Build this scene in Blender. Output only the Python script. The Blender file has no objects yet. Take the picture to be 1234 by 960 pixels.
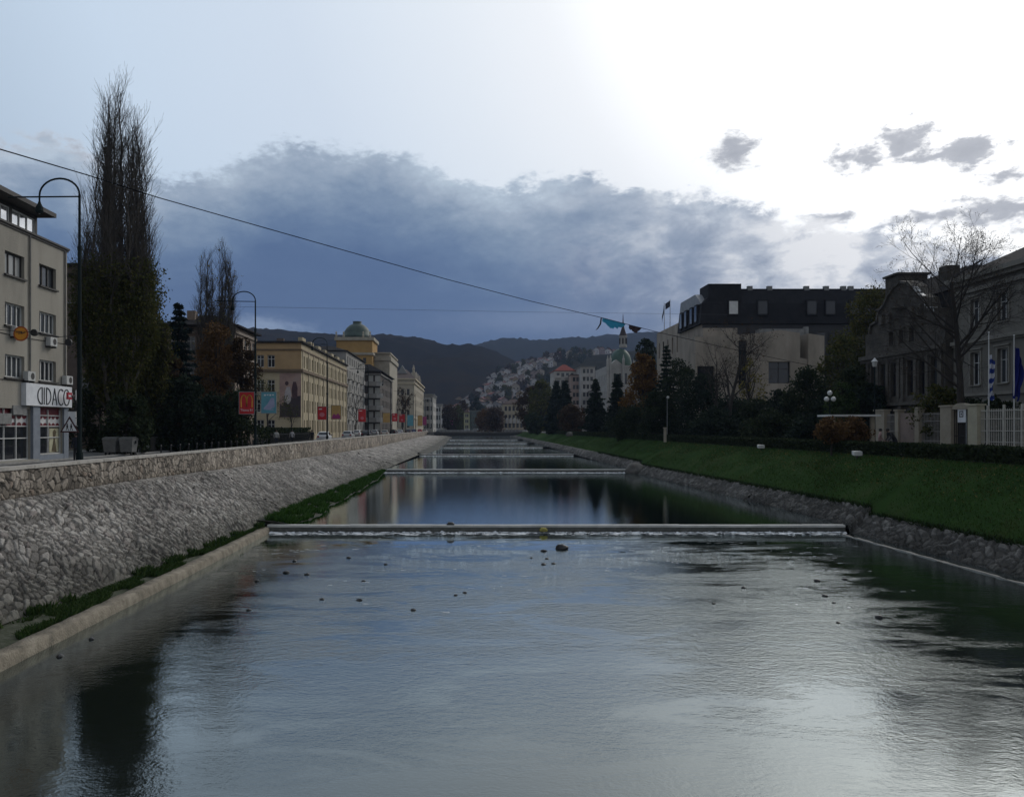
import bpy, math, random
import numpy as np
from mathutils import Vector, Matrix, noise as mnoise

R = math.radians
EYE, F, CX, CY = 6.0, 970.0, 562.0, 515.0
def P(px, py, Y):
    return Vector(((px-CX)*Y/F, Y, EYE-(py-CY)*Y/F))
def YofX(px, X):
    return X*F/(px-CX)

scene = bpy.context.scene
col = scene.collection

# ------------------------------------------------------------------ objects
def tag(o, label=None, cat=None, group=None, kind=None):
    if label: o['label'] = label
    if cat: o['category'] = cat
    if group: o['group'] = group
    if kind: o['kind'] = kind
    return o

def thing(name, label, cat, loc=(0, 0, 0), group=None):
    o = bpy.data.objects.new(name, None)
    o.empty_display_size = .3
    o.location = loc
    col.objects.link(o)
    return tag(o, label, cat, group)

def root_loc(o):
    while o.parent: o = o.parent
    return Vector(o.location)

def link(name, me, parent=None, loc=None):
    o = bpy.data.objects.new(name, me)
    col.objects.link(o)
    if parent is not None: o.parent = parent
    if loc is not None: o.location = loc
    return o

def copy_tree(o, parent=None):
    c = o.copy(); col.objects.link(c)
    if parent is not None: c.parent = parent
    for ch in o.children: copy_tree(ch, c)
    return c

ZV = Vector((0, 0, 1))
def fr_(o, u, n):
    return (Vector(o), Vector(u).normalized(), Vector(n).normalized())
WORLD = fr_((0, 0, 0), (1, 0, 0), (0, 1, 0))

class MB:
    def __init__(s):
        s.v = []; s.f = []; s.m = []
    def pt(s, fr, a, d, z):
        return fr[0]+fr[1]*a+fr[2]*d+ZV*z
    def poly(s, pts, mi=0):
        i = len(s.v); s.v += [tuple(p) for p in pts]
        s.f.append(tuple(range(i, i+len(pts)))); s.m.append(mi)
    def fquad(s, fr, a0, z0, a1, z1, d=0, mi=0):
        s.poly([s.pt(fr, a0, d, z0), s.pt(fr, a1, d, z0), s.pt(fr, a1, d, z1), s.pt(fr, a0, d, z1)], mi)
    def box(s, x0, y0, z0, x1, y1, z1, mi=0, fr=WORLD):
        p = [s.pt(fr, a, d, z) for z in (z0, z1) for (a, d) in ((x0, y0), (x1, y0), (x1, y1), (x0, y1))]
        i = len(s.v); s.v += [tuple(q) for q in p]
        for q in ((0, 3, 2, 1), (4, 5, 6, 7), (0, 1, 5, 4), (1, 2, 6, 5), (2, 3, 7, 6), (3, 0, 4, 7)):
            s.f.append(tuple(i+k for k in q)); s.m.append(mi)
    def fbox(s, fr, a0, a1, d0, d1, z0, z1, mi=0):
        s.box(a0, d0, z0, a1, d1, z1, mi, fr)
    def prism(s, fr, pts, d0, d1, mi=0):
        """outline in the (a, z) plane of a frame, extruded from d0 to d1"""
        n = len(pts); i = len(s.v)
        for d in (d0, d1):
            s.v += [tuple(s.pt(fr, a, d, z)) for a, z in pts]
        s.f.append(tuple(i+k for k in reversed(range(n)))); s.m.append(mi)
        s.f.append(tuple(i+n+k for k in range(n))); s.m.append(mi)
        for k in range(n):
            s.f.append((i+k, i+(k+1) % n, i+n+(k+1) % n, i+n+k)); s.m.append(mi)
    def tube(s, pts, rad, n=6, mi=0, cap=True):
        pts = [Vector(p) for p in pts]
        if not isinstance(rad, (list, tuple)): rad = [rad]*len(pts)
        i0 = len(s.v)
        ref = None
        for k, p in enumerate(pts):
            t = (pts[min(k+1, len(pts)-1)]-pts[max(k-1, 0)])
            if t.length < 1e-9: t = Vector((0, 0, 1))
            t.normalize()
            if ref is None:
                ref = Vector((1, 0, 0)) if abs(t.x) < .8 else Vector((0, 1, 0))
            a = (ref-t*ref.dot(t)).normalized(); b = t.cross(a); ref = a
            for j in range(n):
                an = 2*math.pi*j/n
                s.v.append(tuple(p+(a*math.cos(an)+b*math.sin(an))*rad[k]))
        for k in range(len(pts)-1):
            for j in range(n):
                a = i0+k*n+j; b = i0+k*n+(j+1) % n
                s.f.append((a, b, b+n, a+n)); s.m.append(mi)
        if cap:
            s.f.append(tuple(i0+j for j in reversed(range(n)))); s.m.append(mi)
            e = i0+(len(pts)-1)*n
            s.f.append(tuple(e+j for j in range(n))); s.m.append(mi)
    def lathe(s, c, prof, n=16, mi=0):
        c = Vector(c); i0 = len(s.v)
        for r, z in prof:
            for j in range(n):
                an = 2*math.pi*j/n
                s.v.append((c.x+r*math.cos(an), c.y+r*math.sin(an), c.z+z))
        for k in range(len(prof)-1):
            for j in range(n):
                a = i0+k*n+j; b = i0+k*n+(j+1) % n
                s.f.append((a, b, b+n, a+n)); s.m.append(mi)
        e = i0+(len(prof)-1)*n
        s.f.append(tuple(i0+j for j in reversed(range(n)))); s.m.append(mi)
        s.f.append(tuple(e+j for j in range(n))); s.m.append(mi)
    def ball(s, c, r, n=10, mi=0, sq=1.0):
        k = n//2
        s.lathe(c, [(max(r*math.sin(math.pi*i/k), .002), -r*sq*math.cos(math.pi*i/k)) for i in range(k+1)], n, mi)
    def build(s, name, mat, parent=None, origin=None, smooth=False):
        me = bpy.data.meshes.new(name)
        o3 = root_loc(parent) if parent is not None else Vector(origin) if origin is not None else Vector((0, 0, 0))
        v = np.array(s.v, dtype=np.float64).reshape(-1, 3)-np.array(o3)
        me.from_pydata(v.tolist(), [], s.f)
        for m in (mat if isinstance(mat, (list, tuple)) else [mat]): me.materials.append(m)
        me.polygons.foreach_set('material_index', s.m)
        if smooth: me.polygons.foreach_set('use_smooth', [True]*len(s.f))
        me.update()
        return link(name, me, parent, None if parent is not None else o3)

def np_mesh(name, verts, faces, mat, parent=None, origin=None, smooth=False, attrs=None):
    """faces: (n,k) int array"""
    me = bpy.data.meshes.new(name)
    o3 = np.array(root_loc(parent)) if parent is not None else np.array(origin if origin is not None else (0, 0, 0), dtype=float)
    v = (np.asarray(verts, dtype=np.float64)-o3).astype(np.float32)
    faces = np.asarray(faces, dtype=np.int32); n, k = faces.shape
    me.vertices.add(len(v)); me.vertices.foreach_set('co', v.ravel())
    me.loops.add(n*k); me.loops.foreach_set('vertex_index', faces.ravel())
    me.polygons.add(n)
    me.polygons.foreach_set('loop_start', np.arange(0, n*k, k, dtype=np.int32))
    me.polygons.foreach_set('loop_total', np.full(n, k, dtype=np.int32))
    if smooth: me.polygons.foreach_set('use_smooth', np.ones(n, dtype=bool))
    me.materials.append(mat)
    for key, val in (attrs or {}).items():
        a = me.attributes.new(key, 'FLOAT', 'POINT'); a.data.foreach_set('value', np.asarray(val, dtype=np.float32))
    me.update(); me.validate()
    return link(name, me, parent, None if parent is not None else Vector(o3))

def grid_faces(nu, nv):
    i = np.arange((nu-1)*(nv-1)); a = (i//(nv-1))*nv+i % (nv-1)
    return np.stack([a, a+nv, a+nv+1, a+1], 1)

# ------------------------------------------------------------------ materials
def nt_new(name):
    m = bpy.data.materials.new(name); m.use_nodes = True
    nt = m.node_tree; b = nt.nodes['Principled BSDF']
    return m, nt, b
def nd(nt, typ, **kw):
    n = nt.nodes.new(typ)
    for k, v in kw.items():
        if k.startswith('i_'):
            key = k[2:]
            n.inputs[int(key) if key.isdigit() else key.replace('_', ' ')].default_value = v
        else: setattr(n, k, v)
    return n
def rgba(c): return (c[0], c[1], c[2], 1)
def ramp(nt, stops, interp='LINEAR'):
    n = nt.nodes.new('ShaderNodeValToRGB'); cr = n.color_ramp; cr.interpolation = interp
    st = [(p, rgba(c) if hasattr(c, '__len__') else (c, c, c, 1)) for p, c in stops]
    cr.elements[0].position = st[0][0]; cr.elements[1].position = st[-1][0]
    cr.elements[0].color = st[0][1]; cr.elements[1].color = st[-1][1]
    for p, c in st[1:-1]:
        e = cr.elements.new(p); e.color = c
    return n

MATS = {}
def mat(name, c1, c2=None, scale=1.5, rough=.8, bump=0.0, bscale=None, stretch=(1, 1, 1), metal=0.0, spec=.4, c3=None, world=False):
    """two (three) tones of the same surface mixed by noise, with fine bump"""
    if name in MATS: return MATS[name]
    m, nt, b = nt_new(name); L = nt.links
    b.inputs['Roughness'].default_value = rough
    b.inputs['Metallic'].default_value = metal
    b.inputs['Specular IOR Level'].default_value = spec
    if c2 is None: c2 = tuple(x*.78 for x in c1)
    if world: tc = nd(nt, 'ShaderNodeNewGeometry'); co = tc.outputs['Position']
    else: tc = nd(nt, 'ShaderNodeTexCoord'); co = tc.outputs['Object']
    mp = nd(nt, 'ShaderNodeMapping'); mp.inputs['Scale'].default_value = stretch
    L.new(co, mp.inputs['Vector'])
    n1 = nd(nt, 'ShaderNodeTexNoise', i_Scale=scale, i_Detail=8.0, i_Roughness=.62)
    L.new(mp.outputs[0], n1.inputs['Vector'])
    st = [(.32, c2), (.62, c1)] if c3 is None else [(.28, c2), (.5, c1), (.72, c3)]
    r = ramp(nt, st); L.new(n1.outputs['Fac'], r.inputs[0])
    L.new(r.outputs[0], b.inputs['Base Color'])
    if bump:
        n2 = nd(nt, 'ShaderNodeTexNoise', i_Scale=bscale or scale*8, i_Detail=6.0)
        L.new(co, n2.inputs['Vector'])
        bp = nd(nt, 'ShaderNodeBump', i_Strength=bump, i_Distance=.05)
        L.new(n2.outputs['Fac'], bp.inputs['Height']); L.new(bp.outputs[0], b.inputs['Normal'])
    MATS[name] = m
    return m

def leaf_mat(name, ca, cb, cc, rough=.6, trans=.25):
    if name in MATS: return MATS[name]
    m, nt, b = nt_new(name); L = nt.links
    g = nd(nt, 'ShaderNodeNewGeometry')
    r = ramp(nt, [(0, ca), (.55, cb), (1, cc)]); L.new(g.outputs['Random Per Island'], r.inputs[0])
    L.new(r.outputs[0], b.inputs['Base Color'])
    b.inputs['Roughness'].default_value = .8; b.inputs['Specular IOR Level'].default_value = .06
    if trans:
        t = nd(nt, 'ShaderNodeBsdfTranslucent'); L.new(r.outputs[0], t.inputs['Color'])
        mx = nd(nt, 'ShaderNodeMixShader', i_Fac=trans)
        L.new(b.outputs[0], mx.inputs[1]); L.new(t.outputs[0], mx.inputs[2])
        L.new(mx.outputs[0], nt.nodes['Material Output'].inputs['Surface'])
    MATS[name] = m
    return m

def stone_mat(name, stops, mortar, damp, nscale=6):
    if name in MATS: return MATS[name]
    m, nt, b = nt_new(name); L = nt.links
    at = nd(nt, 'ShaderNodeAttribute', attribute_name='tone')
    am = nd(nt, 'ShaderNodeAttribute', attribute_name='joint')
    ad = nd(nt, 'ShaderNodeAttribute', attribute_name='damp')
    g = nd(nt, 'ShaderNodeNewGeometry')
    n1 = nd(nt, 'ShaderNodeTexNoise', i_Scale=nscale, i_Detail=9.0, i_Roughness=.7)
    L.new(g.outputs['Position'], n1.inputs['Vector'])
    r = ramp(nt, stops); L.new(at.outputs['Fac'], r.inputs[0])
    nr = ramp(nt, [(.3, .55), (.7, 1.25)]); L.new(n1.outputs['Fac'], nr.inputs[0])
    mu = nd(nt, 'ShaderNodeMix', data_type='RGBA', blend_type='MULTIPLY'); mu.inputs[0].default_value = 1
    L.new(r.outputs[0], mu.inputs[6]); L.new(nr.outputs[0], mu.inputs[7])
    n3 = nd(nt, 'ShaderNodeTexNoise', i_Scale=.28, i_Detail=4.0); L.new(g.outputs['Position'], n3.inputs['Vector'])
    sr = ramp(nt, [(.32, .68), (.6, 1.12)]); L.new(n3.outputs['Fac'], sr.inputs[0])
    mu2 = nd(nt, 'ShaderNodeMix', data_type='RGBA', blend_type='MULTIPLY'); mu2.inputs[0].default_value = 1; L.new(mu.outputs[2], mu2.inputs[6]); L.new(sr.outputs[0], mu2.inputs[7])
    lm = nd(nt, 'ShaderNodeMath', operation='MULTIPLY', use_clamp=True); lr = ramp(nt, [(.46, 0.0), (.56, 1.0)]); L.new(n3.outputs['Fac'], lr.inputs[0]); L.new(lr.outputs[0], lm.inputs[0]); L.new(ad.outputs['Fac'], lm.inputs[1])
    mo = nd(nt, 'ShaderNodeMix', data_type='RGBA'); L.new(lm.outputs[0], mo.inputs[0]); mo.inputs[6].default_value = rgba(mortar); mo.inputs[7].default_value = rgba(tuple(min(.5, q*6.5) for q in mortar))
    mm = nd(nt, 'ShaderNodeMix', data_type='RGBA'); L.new(am.outputs['Fac'], mm.inputs[0])
    L.new(mu2.outputs[2], mm.inputs[6]); L.new(mo.outputs[2], mm.inputs[7])
    md = nd(nt, 'ShaderNodeMix', data_type='RGBA', blend_type='MULTIPLY'); L.new(ad.outputs['Fac'], md.inputs[0])
    L.new(mm.outputs[2], md.inputs[6]); md.inputs[7].default_value = rgba(damp)
    L.new(md.outputs[2], b.inputs['Base Color'])
    b.inputs['Roughness'].default_value = .85; b.inputs['Specular IOR Level'].default_value = .3
    n2 = nd(nt, 'ShaderNodeTexNoise', i_Scale=nscale*3, i_Detail=8.0, i_Roughness=.7); L.new(g.outputs['Position'], n2.inputs['Vector'])
    bp = nd(nt, 'ShaderNodeBump', i_Strength=.7, i_Distance=.05)
    L.new(n2.outputs['Fac'], bp.inputs['Height']); L.new(bp.outputs[0], b.inputs['Normal'])
    MATS[name] = m
    return m

def glass_mat(name, c=(.018, .02, .024), rough=.06, spec=.6):
    if name in MATS: return MATS[name]
    m, nt, b = nt_new(name)
    b.inputs['Base Color'].default_value = rgba(c); b.inputs['Roughness'].default_value = rough
    b.inputs['Specular IOR Level'].default_value = spec
    n1 = nd(nt, 'ShaderNodeTexNoise', i_Scale=.7, i_Detail=2.0)
    bp = nd(nt, 'ShaderNodeBump', i_Strength=.12, i_Distance=.05)
    nt.links.new(n1.outputs['Fac'], bp.inputs['Height']); nt.links.new(bp.outputs[0], b.inputs['Normal'])
    MATS[name] = m
    return m

# ------------------------------------------------------------------ camera
cd = bpy.data.cameras.new('camera'); cam = bpy.data.objects.new('camera', cd); col.objects.link(cam)
cd.sensor_width = 36; cd.lens = 36*F/1234
cam.location = (0, 0, EYE); cam.rotation_euler = (R(90), 0, 0)
cd.shift_x = (617-CX)/1234; cd.shift_y = (CY-480)/1234
cd.clip_start = .1; cd.clip_end = 20000
scene.camera = cam
scene.view_settings.view_transform = 'Standard'; scene.view_settings.look = 'None'
scene.view_settings.exposure = .08; scene.view_settings.gamma = 1
scene.view_settings.use_curve_mapping = False
scene.render.engine = 'CYCLES'
scene.cycles.use_denoising = True
scene.cycles.max_bounces = 4; scene.cycles.diffuse_bounces = 2; scene.cycles.glossy_bounces = 3
scene.cycles.transmission_bounces = 2; scene.cycles.volume_bounces = 0; scene.cycles.transparent_max_bounces = 4

# ------------------------------------------------------------------ sky
SUN_AZ, SUN_EL = 38.0, 32.0
sun_dir = Vector((math.sin(R(SUN_AZ))*math.cos(R(SUN_EL)), math.cos(R(SUN_AZ))*math.cos(R(SUN_EL)), math.sin(R(SUN_EL))))
def azel(px, py):
    az = math.degrees(math.atan((px-CX)/F)); el = math.degrees(math.atan((CY-py)/F*math.cos(R(az))))
    return az, el
world = bpy.data.worlds.new('World'); scene.world = world; world.use_nodes = True
wt = world.node_tree; wt.nodes.clear(); WL = wt.links
def wm(op, a, b=None, c=None, clamp=False):
    n = wt.nodes.new('ShaderNodeMath'); n.operation = op; n.use_clamp = clamp
    for i, x in enumerate((a, b, c)):
        if x is None: continue
        if isinstance(x, (int, float)): n.inputs[i].default_value = x
        else: WL.new(x, n.inputs[i])
    return n.outputs[0]
def wmix(f, a, b, blend='MIX'):
    n = wt.nodes.new('ShaderNodeMix'); n.data_type = 'RGBA'; n.blend_type = blend
    for i, x in ((0, f), (6, a), (7, b)):
        if isinstance(x, (int, float)): n.inputs[i].default_value = x
        elif isinstance(x, tuple): n.inputs[i].default_value = rgba(x)
        else: WL.new(x, n.inputs[i])
    return n.outputs[2]
def wsmooth(x, lo, hi):
    n = wt.nodes.new('ShaderNodeMapRange'); n.interpolation_type = 'SMOOTHSTEP'
    WL.new(x, n.inputs[0]); n.inputs[1].default_value = lo; n.inputs[2].default_value = hi
    return n.outputs[0]
tc = wt.nodes.new('ShaderNodeTexCoord')
nrm = wt.nodes.new('ShaderNodeVectorMath'); nrm.operation = 'NORMALIZE'; WL.new(tc.outputs['Generated'], nrm.inputs[0])
D = nrm.outputs[0]
sp = wt.nodes.new('ShaderNodeSeparateXYZ'); WL.new(D, sp.inputs[0])
az = wm('MULTIPLY', wm('ARCTAN2', sp.outputs[0], sp.outputs[1]), 180/math.pi)
el = wm('MULTIPLY', wm('ARCSINE', sp.outputs[2]), 180/math.pi)
dt = wt.nodes.new('ShaderNodeVectorMath'); dt.operation = 'DOT_PRODUCT'; WL.new(D, dt.inputs[0]); dt.inputs[1].default_value = sun_dir
s = wm('MULTIPLY_ADD', dt.outputs['Value'], .5, .5)
# planar-ish cloud coordinates: az/el stretched horizontally
cv = wt.nodes.new('ShaderNodeCombineXYZ'); WL.new(wm('MULTIPLY', az, .07), cv.inputs[0]); WL.new(wm('MULTIPLY', el, .13), cv.inputs[1])
def wnoise(scale, detail=8, rough=.6, off=0.0, dist=0.0):
    mp = wt.nodes.new('ShaderNodeMapping'); WL.new(cv.outputs[0], mp.inputs[0]); mp.inputs['Location'].default_value = (off, off*.7, off*1.3)
    n = wt.nodes.new('ShaderNodeTexNoise'); WL.new(mp.outputs[0], n.inputs['Vector'])
    n.inputs['Scale'].default_value = scale; n.inputs['Detail'].default_value = detail; n.inputs['Roughness'].default_value = rough
    n.inputs['Distortion'].default_value = dist
    return n.outputs['Fac']
clear = ramp(wt, [(0, (.14, .17, .23)), (.55, (.26, .32, .42)), (.72, (.47, .58, .71)), (.79, (.60, .715, .85)), (.86, (.665, .755, .87)), (.885, (.73, .81, .905)), (.912, (.81, .87, .94)), (.940, (.93, .96, 1.0)), (.962, (1.20, 1.21, 1.21)), (.98, (1.9, 1.88, 1.83)), (1, (3.1, 3.0, 2.85))])
WL.new(s, clear.inputs[0])
EDGE = [(-220, 205), (-60, 178), (0, 172), (60, 170), (100, 195), (150, 212), (230, 206), (285, 186), (325, 164), (380, 174), (440, 174), (500, 190), (555, 212), (600, 228), (640, 220), (700, 208), (745, 226), (800, 233), (850, 230), (900, 241), (950, 258), (1010, 258), (1080, 268), (1150, 292), (1234, 312), (1400, 390)]
AZ0, AZW, ELW = -62.0, 124.0, 40.0
est = [(0.0, .30)]
for px, py in EDGE:
    a, e = azel(px, py); est.append(((a-AZ0)/AZW, e/ELW))
est.append((1.0, .06))
er = ramp(wt, est); WL.new(wm('DIVIDE', wm('SUBTRACT', az, AZ0), AZW, clamp=True), er.inputs[0])
edge = wm('MULTIPLY', er.outputs[0], ELW)
nz = wm('SUBTRACT', wnoise(2.2, 4, .55, 3.1, .2), .5)
nz2 = wm('SUBTRACT', wnoise(7.5, 6, .6, 7.7, .25), .5)
nz3 = wm('SUBTRACT', wnoise(21, 4, .6, 2.2, .2), .5)
depth = wm('ADD', wm('SUBTRACT', edge, el), wm('ADD', wm('ADD', wm('MULTIPLY', nz, 2.6), wm('MULTIPLY', nz3, 1.5)), wm('MULTIPLY', nz2, 2.8)))
soft = wsmooth(az, -15, 12)
mask = wsmooth(depth, -.15, .8)
# bank colour
t = wm('DIVIDE', wm('ADD', depth, wm('MULTIPLY', wm('SUBTRACT', wnoise(2.0, 6, .55, 1.0, .3), .5), 6.0)), 9.8, clamp=True)
bank = ramp(wt, [(0, (.48, .57, .67)), (.14, (.34, .415, .52)), (.34, (.205, .28, .395)), (.56, (.118, .185, .31)), (.78, (.078, .134, .258)), (1, (.068, .120, .242))])
WL.new(t, bank.inputs[0])
rgt = wsmooth(az, 1, 27)
rr = ramp(wt, [(.38, (.22, .265, .36)), (.50, (.35, .39, .475)), (.60, (.58, .615, .68)), (.70, (.95, .95, .96))]); WL.new(wm('ADD', wnoise(3.2, 6, .58, 12.4, .25), wm('MULTIPLY', wm('SUBTRACT', 1.0, t), .12)), rr.inputs[0])
bank2 = wmix(wm('MULTIPLY', rgt, .92), bank.outputs[0], rr.outputs[0])
def blob(px, py, rx, ry, amp=.5):
    a, e = azel(px, py); k = 180/math.pi/F
    dx = wm('DIVIDE', wm('SUBTRACT', az, a), rx*k); dy = wm('DIVIDE', wm('SUBTRACT', el, e), ry*k)
    q = wm('SQRT', wm('ADD', wm('MULTIPLY', dx, dx), wm('MULTIPLY', dy, dy)))
    return wm('SUBTRACT', wm('SUBTRACT', 1.0, q), wm('MULTIPLY', wm('ADD', nz2, wm('ADD', wm('MULTIPLY', nz, .6), wm('MULTIPLY', nz3, .5))), -amp*4))
skycol = clear.outputs[0]
small = None
for bl in ((886, 184, 42, 25), (1045, 184, 56, 30), (1085, 172, 56, 34), (1165, 183, 52, 19), (1212, 212, 34, 13), (1215, 252, 70, 22), (1110, 262, 60, 10), (1010, 262, 40, 9), (1330, 240, 90, 30), (30, 205, 120, 44)):
    b = blob(*bl)
    small = b if small is None else wm('MAXIMUM', small, b)
smask = wsmooth(small, .0, .75)
smc = ramp(wt, [(0, (.62, .64, .68)), (.5, (.42, .44, .49)), (1, (.34, .36, .41))]); WL.new(wm('MULTIPLY', small, .8, clamp=True), smc.inputs[0])
skycol = wmix(wm('MULTIPLY', smask, .92), skycol, smc.outputs[0])
skycol = wmix(mask, skycol, bank2)
# paler gap low over the roofs on the left
gap = wsmooth(blob(300, 396, 120, 20, .35), 0, 1.0)
skycol = wmix(wm('MULTIPLY', gap, .65), skycol, (.30, .38, .52))
lowl = wsmooth(blob(650, 385, 190, 26, .2), 0, 1.0)
skycol = wmix(wm('MULTIPLY', lowl, .3), skycol, (.26, .32, .45))
# overcast behind the camera
back = wsmooth(sp.outputs[1], .1, -.45)
skycol = wmix(back, skycol, (.33, .36, .41))
up = wsmooth(el, 40, 75)
skycol = wmix(wm('MULTIPLY', up, .85), skycol, (.36, .42, .50))
gnd = wsmooth(el, 0.0, -3.0)
skycol = wmix(gnd, skycol, (.03, .035, .04))
nish = wt.nodes.new('ShaderNodeTexSky'); nish.sky_type = 'NISHITA'; nish.sun_disc = False
nish.sun_elevation = R(SUN_EL); nish.sun_rotation = R(SUN_AZ)
bg1 = wt.nodes.new('ShaderNodeBackground'); WL.new(nish.outputs[0], bg1.inputs[0]); bg1.inputs[1].default_value = .05
bg2 = wt.nodes.new('ShaderNodeBackground'); WL.new(skycol, bg2.inputs[0]); bg2.inputs[1].default_value = 1.0
mxs = wt.nodes.new('ShaderNodeMixShader'); mxs.inputs[0].default_value = .96
WL.new(bg1.outputs[0], mxs.inputs[1]); WL.new(bg2.outputs[0], mxs.inputs[2])
wo = wt.nodes.new('ShaderNodeOutputWorld'); WL.new(mxs.outputs[0], wo.inputs[0])

sl = bpy.data.lights.new('sun', 'SUN'); sl.energy = .5; sl.angle = R(14); sl.color = (1, .95, .88)
so = bpy.data.objects.new('sun', sl); col.objects.link(so); so.location = (30, 30, 80)
so.rotation_euler = (-sun_dir).to_track_quat('-Z', 'Y').to_euler()
rng = np.random.default_rng(7)
GL, GR = 4.0, 4.2          # street level on the left bank, promenade on the right
XW = -16.5                 # river face of the left parapet
# ------------------------------------------------------------------ ground
asphalt = mat('asphalt', (.055, .055, .057), (.038, .038, .04), scale=.6, rough=.8, bump=.3, bscale=40)
paving = mat('paving_slabs', (.17, .165, .155), (.11, .108, .10), scale=.8, rough=.85, bump=.3, bscale=25)
soil = mat('soil_ground', (.05, .05, .035), (.03, .033, .02), scale=.3, rough=.95)
def sheet(name, x0, x1, y0, y1, z, m):
    b = MB(); b.poly([(x0, y0, z), (x1, y0, z), (x1, y1, z), (x0, y1, z)])
    return tag(b.build(name, m), kind='structure')
sheet('ground', -6000, 6000, -300, 9000, -1.2, soil)
sheet('city_ground', -400, -34.0, -60, 700, GL-.01, soil)
sheet('street_pavement', -34.0, XW-.35, -60, 620, GL, paving)
road = sheet('road', -24.6, -18.6, -60, 620, GL+.004, asphalt)
b = MB()
for y in range(-20, 300, 9): b.box(-21.7, y, GL+.006, -21.58, y+3, GL+.0075)
tag(b.build('road_markings', mat('road_paint', (.55, .55, .52), (.4, .4, .38), scale=3)), kind='structure')
b = MB(); b.box(-18.6, -60, GL-.1, -18.4, 600, GL+.1); b.box(-24.8, -60, GL-.1, -24.6, 600, GL+.1)
tag(b.build('road_kerb', mat('kerb_stone', (.3, .29, .27), (.2, .2, .19), scale=2)), kind='structure')
sheet('promenade_ground', 27.3, 400, -60, 700, GR, soil)
sheet('promenade_path', 28.2, 32.4, -60, 600, GR+.004, paving)
sheet('far_bank_ground', -40, 60, 560, 900, 3.9, soil)

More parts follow.
